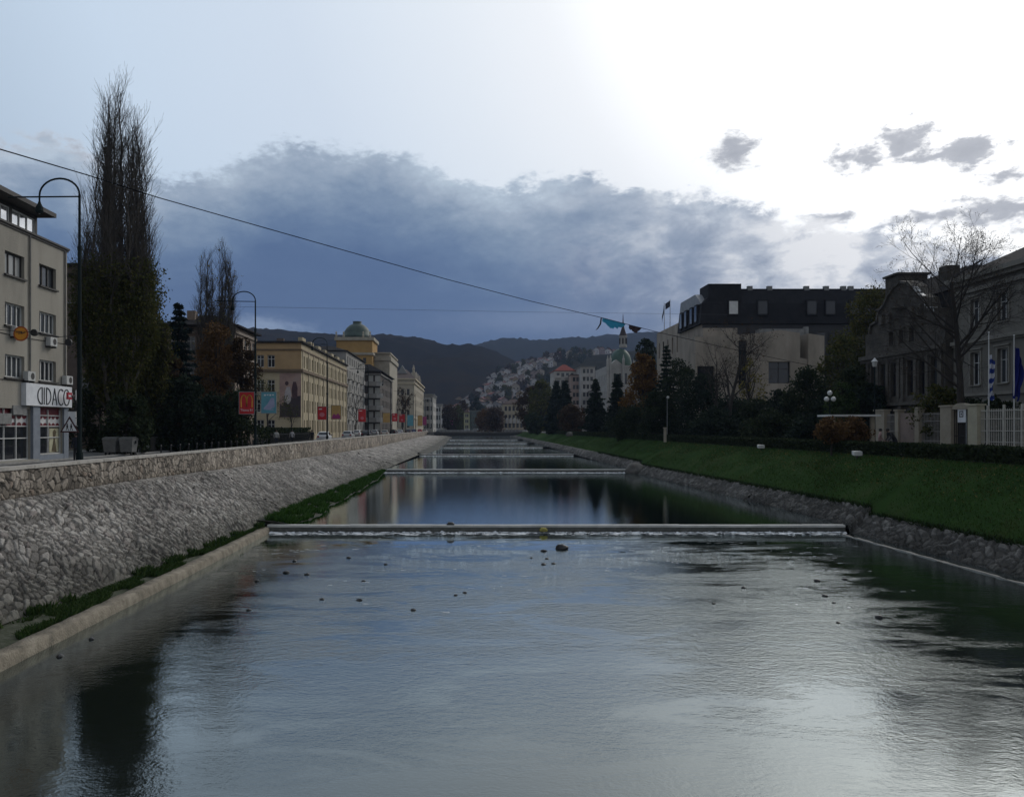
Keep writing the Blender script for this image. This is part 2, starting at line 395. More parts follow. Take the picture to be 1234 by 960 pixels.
# ------------------------------------------------------------------ river
WEIRS = [(46, .45), (100, .85), (147, 1.15), (192, 1.45), (230, 1.75), (270, 2.05)]
def water_mat(name, riffle):
    m, nt, bs = nt_new(name); L = nt.links
    bs.inputs['Base Color'].default_value = (.008, .011, .009, 1)
    bs.inputs['IOR'].default_value = 1.50; bs.inputs['Specular IOR Level'].default_value = .5
    g = nd(nt, 'ShaderNodeNewGeometry'); pos = g.outputs['Position']
    sx = nd(nt, 'ShaderNodeSeparateXYZ'); L.new(pos, sx.inputs[0])
    def mp(sc): 
        q = nd(nt, 'ShaderNodeMapping'); q.inputs['Scale'].default_value = sc; L.new(pos, q.inputs['Vector']); return q.outputs[0]
    def ns(v, scale, det=4, ro=.55, dist=0):
        n = nd(nt, 'ShaderNodeTexNoise', i_Scale=scale, i_Detail=float(det), i_Roughness=ro, i_Distortion=float(dist)); L.new(v, n.inputs['Vector']); return n.outputs['Fac']
    def mt(op, a, b_, clamp=False):
        n = nd(nt, 'ShaderNodeMath', operation=op, use_clamp=clamp)
        for i, x in enumerate((a, b_)):
            if isinstance(x, (int, float)): n.inputs[i].default_value = x
            else: L.new(x, n.inputs[i])
        return n.outputs[0]
    def mr(x, lo, hi, a=0., b_=1.):
        n = nd(nt, 'ShaderNodeMapRange', interpolation_type='SMOOTHSTEP'); L.new(x, n.inputs[0])
        n.inputs[1].default_value = lo; n.inputs[2].default_value = hi; n.inputs[3].default_value = a; n.inputs[4].default_value = b_
        return n.outputs[0]
    big = ns(mp((.55, 1.0, 1)), .9, 5, .6, .4)
    mid = ns(mp((1.0, 1.5, 1)), 3.2, 4, .6, .3)
    fine = ns(mp((1.0, 1.3, 1)), 11.0, 3, .6)
    h = mt('ADD', mt('ADD', mt('MULTIPLY', big, .15), mt('MULTIPLY', mid, .20)), mt('MULTIPLY', fine, .13))
    bp = nd(nt, 'ShaderNodeBump', i_Distance=1.0)
    if riffle:
        # shallow, broken water below the weir: a ragged patch of livelier ripples in mid river
        warp = ns(mp((.16, .5, 1)), 1.0, 7, .68, .6)
        d = mt('ADD', sx.outputs[1], mt('MULTIPLY', mt('SUBTRACT', warp, .5), 34.0))
        z1 = mr(d, 42.5, 39.5); 
        patch = mr(ns(mp((.3, .8, 1)), .9, 6, .7, .8), .49, .56)
        zone = mt('MAXIMUM', mt('MULTIPLY', z1, mt('ADD', mt('MULTIPLY', mr(ns(mp((.22, .55, 1)), .8, 6, .7, .8), .42, .56), .65), .35)), mt('MULTIPLY', patch, .7))
        edge_r = mr(mt('ADD', sx.outputs[0], mt('MULTIPLY', mt('SUBTRACT', warp, .5), 12.0)), 19.5, 13.0)
        edge_l = mr(mt('ADD', sx.outputs[0], mt('MULTIPLY', mt('SUBTRACT', warp, .5), 4.0)), -9.5, -3.5, .22, 1.)
        st = mt('MULTIPLY', mt('MULTIPLY', zone, mt('MAXIMUM', edge_r, .35)), edge_l)
        strength = mt('ADD', mt('MULTIPLY', mt('MULTIPLY', st, mr(sx.outputs[1], 13.0, 27.0, .060, .135)), 1.0), .007)
        L.new(strength, bp.inputs['Strength'])
        ro = mt('ADD', mt('MULTIPLY', st, .008), .006); L.new(ro, bs.inputs['Roughness'])
    else:
        bp.inputs['Strength'].default_value = .02; bs.inputs['Roughness'].default_value = .03
    L.new(h, bp.inputs['Height']); L.new(bp.outputs[0], bs.inputs['Normal'])
    bs.inputs['Specular IOR Level'].default_value = 0
    fr = nd(nt, 'ShaderNodeFresnel', i_IOR=1.36); L.new(bp.outputs[0], fr.inputs['Normal'])
    gl_ = nd(nt, 'ShaderNodeBsdfGlossy'); gl_.inputs['Color'].default_value = (.90, .985, 1, 1); L.new(bp.outputs[0], gl_.inputs['Normal'])
    if riffle: L.new(ro, gl_.inputs['Roughness'])
    else: gl_.inputs['Roughness'].default_value = .03
    mx = nd(nt, 'ShaderNodeMixShader'); L.new(mt('ADD', mt('MULTIPLY', fr.outputs[0], 1.85), .035, True), mx.inputs[0])
    L.new(bs.outputs[0], mx.inputs[1]); L.new(gl_.outputs[0], mx.inputs[2]); L.new(mx.outputs[0], nt.nodes['Material Output'].inputs['Surface'])
    return m
wn, wc = water_mat('river_water', True), water_mat('pool_water', False)
ys = [-40]+[w[0] for w in WEIRS]+[600]; lv = [0.0]+[w[1]-.05 for w in WEIRS]
for i in range(len(lv)):
    x0, x1 = (-14, 24)
    sheet('river_water' if i == 0 else 'pool_water', x0, x1, ys[i]+(.3 if i else 0), ys[i+1]-.25 if i < 6 else 600, lv[i], wn if i == 0 else wc)
weir_m = mat('weir_concrete', (.50, .49, .46), (.36, .355, .33), scale=1.2, rough=.7, bump=.4, bscale=12)
weir_d = mat('weir_wet_face', (.10, .10, .088), (.05, .052, .044), scale=2.5, rough=.35, bump=.6, bscale=8)
foam_m = mat('foam', (.82, .83, .83), (.60, .63, .65), scale=5, rough=.7, bump=.5, bscale=12)
wl = ['nearest low concrete weir right across the river, yellow clump on its foot', 'second concrete weir with a white foam line, ending by the boulder', 'third weir up the river, a thin pale line across the water',
      'fourth weir up the river, dark edged, before the footbridge', 'fifth weir, a short bright line of falling water', 'last thin weir just in front of the flat footbridge']
wx = [(-11.35, 21.6), (-10.6, 20.3), (-8.6, 19.6), (-8.2, 18.2), (-7.2, 17.4), (-7.2, 17.2)]
for k, ((Y, z), (x0, x1)) in enumerate(zip(WEIRS, wx)):
    t = thing('weir', wl[k], 'weir', ((x0+x1)/2, Y, z-.5), 'low weirs across the river')
    c = MB(); n = max(6, int((x1-x0)/2.2))
    for i in range(n):                      # cast in bays, each a few millimetres off its neighbour
        a0 = x0+(x1-x0)*i/n; a1 = x0+(x1-x0)*(i+1)/n
        c.box(a0, Y-.16+rng.uniform(-.008, .008), z-.12, a1-.012, Y+.24, z+rng.uniform(-.012, .006))
    c.build('crest', weir_m, t)
    c = MB(); c.box(x0, Y-.12, z-1.5, x1, Y+.2, z-.121); c.build('face', weir_d, t)
    # broken foam at the foot: hundreds of little ragged flakes
    N = int((x1-x0)*(60 if k == 0 else 45)); wlv = lv[k]
    fx = rng.uniform(x0+.3, x1-.2, N); fy = Y-.3-np.abs(rng.normal(0, .26 if k == 0 else .45, N)); L_ = rng.uniform(.08, .38, N); W_ = rng.uniform(.04, .15, N)
    dens = np.array([mnoise.noise(Vector((q*.35, k*3.1, 0))) for q in fx])
    keep = dens+rng.uniform(-.5, .5, N) > (-.25 if k == 0 else -.45); fx, fy, L_, W_ = fx[keep], fy[keep], L_[keep], W_[keep]; N = len(fx)
    V = np.zeros((N, 6, 3)); an = np.linspace(0, 2*np.pi, 7)[:-1]
    for j in range(6):
        q = rng.uniform(.6, 1.3, N)
        V[:, j, 0] = fx+np.cos(an[j])*L_*q; V[:, j, 1] = fy+np.sin(an[j])*W_*q; V[:, j, 2] = wlv+.006+np.abs(rng.normal(0, .05, N))*np.exp(-np.abs(fy-Y+.3)*2)
    o = np_mesh('foam', V.reshape(-1, 3), np.arange(N*6).reshape(N, 6), foam_m); tag(o, 'white foam streak at the foot of a weir', None, None, 'stuff')

# drifting foam streaks on the shallow water
n = 900; fx = rng.uniform(-9.5, 20, n); fy = 24+22*rng.random(n)**.6
dn = np.array([mnoise.noise(Vector((a*.28, b_*.75, 2))) for a, b_ in zip(fx, fy)]); kp = dn > .16+np.maximum(0, (38-fy)*.02); fx, fy = fx[kp], fy[kp]; N = len(fx)
L_ = rng.uniform(.03, .24, N); W_ = rng.uniform(.008, .035, N); V = np.zeros((N, 6, 3))
for j in range(6):
    q = rng.uniform(.6, 1.3, N); V[:, j, 0] = fx+np.cos(an[j])*L_*q; V[:, j, 1] = fy+np.sin(an[j])*W_*q; V[:, j, 2] = .008
tag(np_mesh('foam', V.reshape(-1, 3), np.arange(N*6).reshape(N, 6), foam_m), 'thin foam streaks drifting on the shallow river', None, None, 'stuff')
# ------------------------------------------------------------------ stonework
def stones(u, v, cell, seed, metric='e', aspect=1.0, jit=1.0):
    """nearest and second nearest of jittered cell centres -> joint distance and a random number for the stone"""
    u = u/(cell*aspect); v = v/cell
    iu = np.floor(u).astype(int); iv = np.floor(v).astype(int)
    f1 = np.full(u.shape, 9.); f2 = np.full(u.shape, 9.); rid = np.zeros(u.shape)
    def h(a, b, k):
        x = np.sin(a*127.1+b*311.7+k*74.7+seed*13.13)*43758.5453
        return x-np.floor(x)
    for du in (-1, 0, 1):
        for dv in (-1, 0, 1):
            a, b = iu+du, iv+dv
            px = a+.5+(h(a, b, 1)-.5)*jit; py = b+.5+(h(a, b, 2)-.5)*jit
            dx, dy = np.abs(u-px), np.abs(v-py)
            d = np.sqrt(dx*dx+dy*dy) if metric == 'e' else np.maximum(dx, dy)+.12*np.minimum(dx, dy)
            nw = d < f1
            f2 = np.where(nw, f1, np.minimum(f2, d)); rid = np.where(nw, h(a, b, 3), rid); f1 = np.where(nw, d, f1)
    return f2-f1, rid
def interp(y, a, b): return np.interp(y, a, b)
xb = lambda y: interp(y, [0, 22, 32, 45, 46, 60, 100, 147, 200, 350], [-13.6, -13.2, -12.4, -11.85, -11.75, -11.4, -10.2, -8.6, -7.4, -7.0])
zb = lambda y: interp(y, [0, 46, 70, 100, 147, 270, 350], [.42, .42, .5, .8, 1.05, 1.95, 2.1])
zt = lambda y: interp(y, [0, 40, 68, 140, 350], [3.52, 3.42, 3.05, 2.55, 2.9])
XT = XW+.28
def slope_mesh(y0, y1, du, nv, cell, amp, seed, xbf, zbf, xt, ztf, metric='e', aspect=1.0, rise=0.12, side=1, joint=(.015, .15)):
    uu = np.arange(y0, y1+du*.5, du); vv = np.linspace(0, 1, nv)
    U, Vv = np.meshgrid(uu, vv, indexing='ij')
    X0, Z0, Z1 = xbf(U), zbf(U), ztf(U); X1 = xt(U) if callable(xt) else np.full(U.shape, float(xt))
    X = X0+(X1-X0)*Vv; Z = Z0+(Z1-Z0)*Vv
    ln = np.sqrt((X1-X0)**2+(Z1-Z0)**2); S = Vv*ln
    # warp so courses are not straight
    w = np.sin(U*.9+S*1.7+seed)*.10+np.sin(U*2.3-S*1.1)*.06+np.sin(U*7.1+S*5.3)*.025+np.sin(U*5.2-S*8.7)*.03
    ws = .13*np.sin(U*1.3+S*2.1+seed*2)+.08*np.sin(U*2.9-S*3.3+seed)
    e, rid = stones(U+w+ws, S+w*.7+ws*.6, cell, seed, metric, aspect)
    e2, rid2 = stones(U*1.0+5.1, S+2.2, cell*.37, seed+3, 'e')
    k = np.clip((e-joint[0])/(joint[1]-joint[0]), 0, 1); k = k*k*(3-2*k)
    disp = amp*(k*(.55+.75*rid)+.16*np.clip(e2*2, 0, 1)*k)-amp*.4
    nx = (Z1-Z0)/ln*side; nz_ = np.abs(X1-X0)/ln
    edge = np.minimum(1, np.minimum(Vv, 1-Vv)*12+.15)
    X = X+nx*disp*edge; Z = Z+nz_*disp*edge
    return np.stack([X, U, Z], -1).reshape(-1, 3), len(uu), nv, dict(tone=rid.ravel(), joint=(1-k).ravel(), damp=np.clip(1.0-Vv*2.2+rid2*.25-.1, 0, 1).ravel())
def stone_wall(name, label, pieces, m, origin, cat):
    Vs, Fs, A, n = [], [], {}, 0
    for v, nu, nv, at in pieces:
        Vs.append(v); Fs.append(grid_faces(nu, nv)+n); n += len(v)
        for k, q in at.items(): A.setdefault(k, []).append(q)
    o = np_mesh(name, np.concatenate(Vs), np.concatenate(Fs), m, origin=origin, smooth=True, attrs={k: np.concatenate(q) for k, q in A.items()})
    return tag(o, label, cat)
rubble = stone_mat('rubble_stone', [(0, (.11, .10, .089)), (.25, (.19, .174, .155)), (.5, (.28, .257, .228)), (.8, (.41, .38, .34)), (1, (.22, .188, .168))], (.055, .05, .043), (.42, .43, .40), 9)
stone_wall('stone_embankment', 'sloping embankment of rough grey rubble stones between the river and the street wall',
    [slope_mesh(6, 52, .035, 128, .26, .15, 1, xb, zb, XT, zt), slope_mesh(52, 110, .07, 68, .29, .16, 1, xb, zb, XT, zt), slope_mesh(110, 345, .25, 24, .6, .22, 1, xb, zb, XT, zt)],
    rubble, (-14, 60, 1), 'embankment')
block = stone_mat('block_stone', [(0, (.13, .11, .09)), (.3, (.25, .212, .172)), (.6, (.345, .295, .24)), (.85, (.44, .38, .315)), (1, (.27, .20, .15))], (.045, .04, .034), (.8, .78, .74), 5)
wx0 = lambda y: np.full(np.shape(y), XW+.12); ztop = lambda y: np.full(np.shape(y), 4.46)
pw = stone_wall('street_wall', 'coursed wall of squared beige stone blocks with pale coping along the left street',
    [slope_mesh(6, 56, .035, 40, .36, .075, 5, wx0, lambda y: zt(y)-.06, XW+.02, ztop, 'c', .85, joint=(.03, .13)),
     slope_mesh(56, 120, .08, 22, .40, .075, 5, wx0, lambda y: zt(y)-.06, XW+.02, ztop, 'c', .85, joint=(.03, .13)),
     slope_mesh(120, 345, .35, 8, .5, .05, 5, wx0, lambda y: zt(y)-.06, XW+.02, ztop, 'c', .8)], block, (XW, 60, 3), 'wall')
c = MB()
y = 6.0
while y < 340:
    l = rng.uniform(.9, 1.5) if y < 120 else 6
    c.box(XW-.42, y, 4.455+rng.uniform(-.006, .006), XW+.10+rng.uniform(-.015, .015), y+l-.014, 4.58+rng.uniform(-.008, .008)); y += l
c.build('coping', mat('coping_stone', (.40, .37, .33), (.25, .235, .21), scale=1.5, rough=.85, bump=.4, bscale=14, c3=(.46, .44, .40)), pw)
c = MB()
for (px, py) in ((107, 572), (133, 573)):
    q = P(px, py, YofX(px, XW)); c.box(XW-.02, q.y-.09, q.z-.13, XW+.125, q.y+.09, q.z+.1)
c.build('drain_hole', mat('drain_dark', (.012, .011, .01), (.008, .008, .007)), pw)
c = MB(); c.box(XW-.36, 6, 2.0, XW-.02, 340, 4.455); c.build('core', paving, pw)
# kerb and planted ledge at the foot of the slope
conc = mat('kerb_concrete', (.21, .178, .132), (.09, .08, .06), scale=2.2, rough=.9, bump=.9, bscale=16, c3=(.30, .265, .205))
def strip(name, cols, m, y0, y1, dy, jitter=0):
    """long mesh whose cross-section (list of x,z functions of y) is swept along the bank"""
    uu = np.arange(y0, y1+dy*.5, dy); V = np.zeros((len(uu), len(cols), 3))
    for j, (fx, fz) in enumerate(cols):
        V[:, j, 0] = fx(uu)+rng.normal(0, jitter, len(uu)); V[:, j, 1] = uu; V[:, j, 2] = fz(uu)+rng.normal(0, jitter, len(uu))
    return np_mesh(name, V.reshape(-1, 3), grid_faces(len(uu), len(cols)), m, smooth=False)
ko = lambda y: interp(y, [0, 22, 32, 45.9], [-11.65, -11.45, -11.25, -11.2])
k = lambda c_: (lambda y: np.full(np.shape(y), float(c_)))
o = strip('river_kerb', [(lambda y: ko(y)+.06, k(-.6)), (lambda y: ko(y)+.03, k(.06)), (lambda y: ko(y)-.02, k(.27)), (lambda y: ko(y)-.05, k(.31)), (lambda y: ko(y)-.42, k(.35)), (lambda y: ko(y)-.46, k(.1))], conc, 0, 45.9, .5, .008)
tag(o, kind='structure')
ledge = mat('ledge_soil', (.040, .046, .024), (.025, .032, .016), scale=3.2, rough=.95, bump=.6, bscale=14, c3=(.10, .098, .075))
o = strip('bank_ledge', [(lambda y: ko(y)-.44, k(.30)), (lambda y: ko(y)-.9, k(.33)), (lambda y: xb(y)-.15, lambda y: zb(y)+.0)], ledge, 0, 46.2, .4, .02)
tag(o, kind='structure')
bankx = lambda y: interp(y, [46, 49, 53, 58, 62, 67, 72, 80, 86, 92, 99], [-10.2, -9.5, -9.3, -9.9, -9.4, -9.7, -9.35, -9.7, -9.5, -9.9, -10.2])
o = strip('grass_bank', [(lambda y: bankx(y)+.3, k(.2)), (bankx, k(.42)), (lambda y: bankx(y)-.8, k(.58)), (lambda y: xb(y)-.3, lambda y: zb(y)+.32)], soil, 46.2, 100, .5, .03)
tag(o, kind='structure')
# sediment in the upper pools along the left wall
o = strip('gravel_bank', [(lambda y: xb(y)+1.9, lambda y: zb(y)-.4), (lambda y: xb(y)+1.0, lambda y: zb(y)+.05), (lambda y: xb(y)-.4, lambda y: zb(y)+.3)], mat('gravel', (.085, .08, .068), (.045, .045, .036), scale=3, rough=.95, bump=.8, bscale=9), 147, 330, .8, .06)
tag(o, kind='structure')

# ------------------------------------------------------------------ right bank
rx0 = lambda y: interp(y, [0, 30, 46, 100, 340], [22.5, 22.2, 21.9, 20.5, 18.4])
rx1 = lambda y: rx0(y)+1.25
rz0 = lambda y: interp(y, [0, 45.9, 46.1, 99.9, 100.1, 200, 340], [-.15, -.15, .25, .25, .65, 1.3, 2.0])
rz1 = lambda y: rz0(y)+interp(y, [0, 100, 340], [1.25, 1.15, .8])
dark_rub = stone_mat('bank_stone', [(0, (.04, .037, .031)), (.35, (.07, .065, .057)), (.7, (.10, .094, .085)), (1, (.155, .148, .135))], (.12, .115, .105), (.45, .45, .42))
stone_wall('bank_wall', 'low wall of rough dark stones along the foot of the grass slope',
    [slope_mesh(8, 62, .05, 30, .36, .20, 9, rx0, rz0, rx1, rz1, side=-1), slope_mesh(62, 130, .12, 16, .42, .20, 9, rx0, rz0, rx1, rz1, side=-1), slope_mesh(130, 340, .4, 8, .8, .3, 9, rx0, rz0, rx1, rz1, side=-1)],
    dark_rub, (22.6, 60, .5), 'wall')
o = strip('river_apron', [(lambda y: rx0(y)-.95, k(-.3)), (lambda y: rx0(y)-.9, k(.025)), (lambda y: rx0(y)-.72, k(.03)), (lambda y: rx0(y)-.66, k(-.3))], mat('wet_concrete', (.075, .075, .068), (.04, .043, .038), scale=2, rough=.4, bump=.5, bscale=9), 6, 45.5, .5, .015)
tag(o, kind='structure')
xh = lambda y: interp(y, [0, 60, 150, 340], [26.7, 26.7, 25.6, 24.0])       # foot of the hedge at the top of the slope
lawn = mat('lawn', (.026, .055, .014), (.018, .040, .011), scale=.35, rough=1, spec=.02, bump=.6, bscale=6, c3=(.040, .056, .020))
uu = np.arange(4, 345, 1.0); nv = 14
V = np.zeros((len(uu), nv, 3))
for j in range(nv):
    t_ = j/(nv-1); V[:, j, 0] = rx1(uu)-.05+(xh(uu)-rx1(uu)+.05)*t_; V[:, j, 1] = uu
    V[:, j, 2] = rz1(uu)-.02+(GR+.02-rz1(uu))*(t_**.92)+np.array([mnoise.noise(Vector((q*.18, t_*3, 1))) for q in uu])*.10*math.sin(math.pi*t_)
V[:, :, 2] += np.array([[.05*mnoise.noise(Vector((a[0]*.8, a[1]*.6, 3))) for a in r_] for r_ in V])*np.sin(np.linspace(0, np.pi, nv))[None, :]
tag(np_mesh('grass_slope', V.reshape(-1, 3), grid_faces(len(uu), nv), lawn, smooth=True), kind='structure')
o = strip('hedge_bed', [(lambda y: xh(y)-.05, k(GR)), (lambda y: xh(y)+4.0, k(GR+.002))], soil, 4, 345, 4)
tag(o, kind='structure')
def slope_z(x, y):
    t_ = np.clip((x-rx1(y))/(xh(y)-rx1(y)), 0, 1); return rz1(y)+(GR-rz1(y))*(t_**.92)
def blades(name, label, xs, ys_, zs, hh, m, lean=.5, width=.35):
    n = len(xs); an = rng.uniform(0, 2*np.pi, n); h = hh*rng.uniform(.5, 1.3, n)
    V = np.zeros((n, 3, 3)); w = h*width
    for j, sgn in ((0, -1), (1, 1)):
        V[:, j, 0] = xs+np.cos(an)*w*sgn*.5; V[:, j, 1] = ys_+np.sin(an)*w*sgn*.5; V[:, j, 2] = zs-.01
    V[:, 2, 0] = xs+rng.normal(0, lean, n)*h; V[:, 2, 1] = ys_+rng.normal(0, lean, n)*h; V[:, 2, 2] = zs+h
    return tag(np_mesh(name, V.reshape(-1, 3), np.arange(n*3).reshape(n, 3), m), label, None, None, 'stuff')
gm = leaf_mat('grass_blades', (.023, .049, .012), (.037, .074, .018), (.064, .096, .028), trans=.25)
n = 90000
yy = 14+(rng.random(n)**1.7)*200; tt = rng.random(n)**1.0; xx = rx1(yy)+(xh(yy)-rx1(yy))*tt
blades('grass', 'short green grass covering the right river slope', xx, yy, slope_z(xx, yy), .11, gm)
# yellowed patches, taller tufts and fallen leaves
n = 16000; yy = 14+(rng.random(n)**1.6)*120; tt = rng.random(n)*.98; xx = rx1(yy)+(xh(yy)-rx1(yy))*tt
dn = np.array([mnoise.noise(Vector((a*.35, b_*.16, 21))) for a, b_ in zip(xx, yy)]); kp = dn > .12
blades('grass', 'paler yellowish patches in the grass of the right slope', xx[kp], yy[kp], slope_z(xx[kp], yy[kp]), .13, leaf_mat('dry_grass', (.035, .046, .014), (.055, .064, .020), (.08, .08, .03), trans=.15))
n = 2600; yy = 16+(rng.random(n)**1.5)*90; tt = .35+.63*rng.random(n)**.6; xx = rx1(yy)+(xh(yy)-rx1(yy))*tt
blades('fallen_leaves', 'fallen brown and yellow leaves scattered over the right grass slope', xx, yy, slope_z(xx, yy)+.05, .06, leaf_mat('fallen', (.10, .055, .02), (.16, .10, .03), (.24, .17, .06), trans=.1), 1.6, 1.2)
# rank fringe hanging over the stones
n = 9000; yy = 10+(rng.random(n)**1.4)*120; xx = rx1(yy)+rng.normal(-.05, .10, n)
blades('grass', 'taller dark grass fringe above the right bank stones', xx, yy, rz1(yy)-.05, .26, leaf_mat('fringe', (.012, .022, .008), (.02, .036, .012), (.03, .04, .018)), .7)
gl = leaf_mat('bank_grass', (.018, .048, .009), (.032, .080, .014), (.055, .105, .022), trans=.2)
n = 34000; yy = rng.uniform(46.4, 99, n); tt = rng.random(n)
dn = np.array([mnoise.noise(Vector((a*2.2, b_*.5, 14))) for a, b_ in zip(tt, yy)]); kp = dn > -.12; yy, tt = yy[kp], tt[kp]
x0_, x1_ = bankx(yy)-.05, xb(yy)+.15; xx = x0_+(x1_-x0_)*tt
blades('grass', 'bright green grass on the bank above the nearest weir', xx, yy, .42+.28*tt, .30, gl, .6)
n = 30000; yy = 8+rng.random(n)*38; tt = rng.random(n); xx = (ko(yy)-.45)+((xb(yy)+.1)-(ko(yy)-.45))*tt
dn = np.array([mnoise.noise(Vector((a*.9, b_*.45, 4))) for a, b_ in zip(xx, yy)])
kp = dn+np.where(yy > 36, .35, 0)+np.where(tt > .75, .15, 0) > np.where(yy < 24, -.12, -.25)
blades('weeds', 'low green weeds and moss on the paved ledge under the stone slope', xx[kp], yy[kp], np.full(kp.sum(), .33), .13, leaf_mat('weeds', (.018, .036, .010), (.032, .062, .016), (.055, .080, .026)), .6, .6)
# a few tufts at the foot of the rubble
n = 5000; yy = 12+rng.random(n)*34; xx = xb(yy)+rng.normal(.02, .14, n)
dn = np.array([mnoise.noise(Vector((1.3, b_*.8, 9))) for b_ in yy]); kp = dn > .05
blades('weeds', 'tufts of dark weeds rooted at the foot of the rubble slope', xx[kp], yy[kp], zb(yy[kp])-.02, .24, MATS['weeds'], .5, .5)

# loose stones, boulder and driftwood in and by the river
wet = mat('wet_rock', (.022, .021, .02), (.012, .012, .012), scale=3, rough=.35, bump=.7, bscale=9)
dryrock = mat('boulder_rock', (.13, .12, .105), (.07, .066, .058), scale=1.5, rough=.9, bump=.7, bscale=7)
def rock_mb(seed, sx, sy, sz, base):
    import bmesh
    bm = bmesh.new(); bmesh.ops.create_icosphere(bm, subdivisions=3, radius=1)
    r_ = random.Random(seed); off = Vector((r_.random()*50, r_.random()*50, 0))
    m_ = MB()
    for v_ in bm.verts:
        d = v_.co.normalized(); s_ = 1+.35*mnoise.noise(d*1.3+off)+.18*mnoise.noise(d*3.5+off)
        q = Vector((d.x*s_*sx, d.y*s_*sy, max(-.5, d.z*s_)*sz))
        m_.v.append(tuple(q+Vector(base)))
    m_.f = [tuple(v_.index for v_ in f.verts) for f in bm.faces]; m_.m = [0]*len(m_.f); bm.free()
    return m_
stones_at = [(677, 661, .26), (655, 664, .17), (659, 673, .10), (655, 680, .12), (667, 679, .11), (640, 672, .08), (433, 723, .12), (498, 735, .10), (560, 714, .09), (549, 717, .08), (388, 722, .10), (355, 676, .13), (345, 690, .16), (370, 692, .12),
             (420, 672, .12), (465, 680, .10), (300, 735, .1), (985, 700, .14), (1018, 698, .12), (994, 718, .12), (1059, 744, .16), (896, 708, .10), (860, 727, .08), (1005, 726, .08), (1010, 750, .08), (438, 700, .09), (310, 700, .12), (72, 791, .12), (110, 770, .10)]
for i, (px, py, s_) in enumerate(stones_at):
    Y = EYE*F/(py-CY); q = P(px, py, Y)
    o = rock_mb(i, (s_ if i else s_*1.5)*.85, (s_ if i else s_*1.5)*.7, (s_ if i else s_*1.5)*.5, (q.x, q.y, s_*.06)).build('river_stone', wet, None, (q.x, q.y, 0), True)
    lab = 'largest black stone standing out of the water below the nearest weir' if i == 0 else 'small dark wet stone breaking the shallow river surface'
    tag(o, lab, 'stone', 'stones in the shallow river')
q = P(776, 566, 97)
tag(rock_mb(91, 1.3, 1.0, 1.0, (20.7, 98.2, .75)).build('boulder', dryrock, None, (20.9, 98.2, .3), True), 'big pale boulder beside the right end of the second weir', 'boulder')
q = P(543, 633, 46)
tag(rock_mb(92, .22, .12, .12, (q.x, 46.0, .5)).build('rock', wet, None, (q.x, 46, .44), True), 'dark rock lying on the crest of the nearest weir', 'rock')
q = P(655, 637, 45.6)
tag(rock_mb(93, .22, .14, .15, (q.x, 45.55, .2)).build('weed_clump', mat('yellow_weed', (.42, .36, .09), (.2, .18, .05), scale=6, bump=.8), None, (q.x, 45.55, 0), True), 'yellow weed clump caught at the foot of the nearest weir', 'weeds')
c = MB(); a, e = P(851, 581, 78), P(879, 565, 77); c.tube([a, a.lerp(e, .5)+Vector((0, 0, .06)), e], [.13, .12, .07], 7)
tag(c.build('driftwood', mat('dark_wood', (.028, .022, .018), (.015, .013, .011), bump=.5), None, a), 'dark driftwood log leaning against the stones of the right bank', 'log')

# ------------------------------------------------------------------ hills
forest = mat('forest_floor', (.015, .0145, .014), (.010, .0105, .011), scale=.012, rough=1, spec=.0, c3=(.026, .020, .013), bump=1.0, bscale=.05)
forest2 = mat('far_forest', (.013, .015, .015), (.009, .011, .012), scale=.006, rough=1, spec=.0, c3=(.019, .019, .014), bump=1.0, bscale=.03)
def hill(name, prof, y0, y1, m, dx, nv, rough_, foot=-5.0, seed=0, bulge=1.0):
    """prof: ridge line as (picture column, row) seen at distance y1; the flank falls towards the town at y0"""
    xs_ = np.array([(p[0]-CX)*y1/F for p in prof]); hs = np.array([EYE-(p[1]-CY)*y1/F for p in prof])
    U = np.arange(xs_[0], xs_[-1], dx); H = np.interp(U, xs_, hs)
    V = np.zeros((len(U), nv+3, 3))
    for j in range(nv+3):
        t_ = j/(nv-1)
        for i, u_ in enumerate(U):
            yv = y0+(y1-y0)*t_
            if t_ <= 1: z = foot+(H[i]-foot)*(math.sin(t_*math.pi/2)**bulge)
            else: z = foot+(H[i]-foot)*(1-(t_-1)*1.2)
            z += rough_*(mnoise.noise(Vector((u_*.012, yv*.012, seed)))*1.6*math.sin(min(t_, 1)*math.pi)+.28*mnoise.noise(Vector((u_*.11, yv*.11, seed)))+.22*mnoise.noise(Vector((u_*.31, yv*.4, seed))))*min(1, t_*3)
            V[i, j] = (u_, yv, z)
    tag(np_mesh(name, V.reshape(-1, 3), grid_faces(len(U), nv+3), m, smooth=True), kind='structure')
hill('far_hill', [(-500, 395), (100, 405), (440, 440), (540, 432), (566, 421), (590, 414), (625, 412), (660, 414), (700, 411), (740, 407), (800, 403), (900, 395), (1100, 380), (1500, 372), (2200, 380)], 1500, 2600, forest2, 9, 16, 14, seed=3)
hill('wooded_hill', [(-900, 440), (-300, 400), (200, 395), (400, 408), (450, 412), (487, 411), (518, 414), (540, 419), (565, 424), (600, 436), (640, 452), (700, 475), (780, 500), (900, 511)], 760, 1500, forest, 6, 22, 11, seed=8, bulge=.9)
RIDGE = [(515, 512), (535, 500), (548, 488), (562, 478), (578, 467), (593, 456), (615, 448), (640, 441), (660, 436), (690, 433), (720, 430), (760, 425), (820, 415), (900, 405), (1100, 400), (1500, 400)]
HY0, HY1 = 620, 1240
hill('town_hill', RIDGE, HY0, HY1, mat('garden_slope', (.020, .020, .013), (.012, .014, .010), scale=.05, rough=1, spec=.0, c3=(.034, .026, .016)), 6, 24, 2.5, foot=2, seed=5, bulge=1.0)
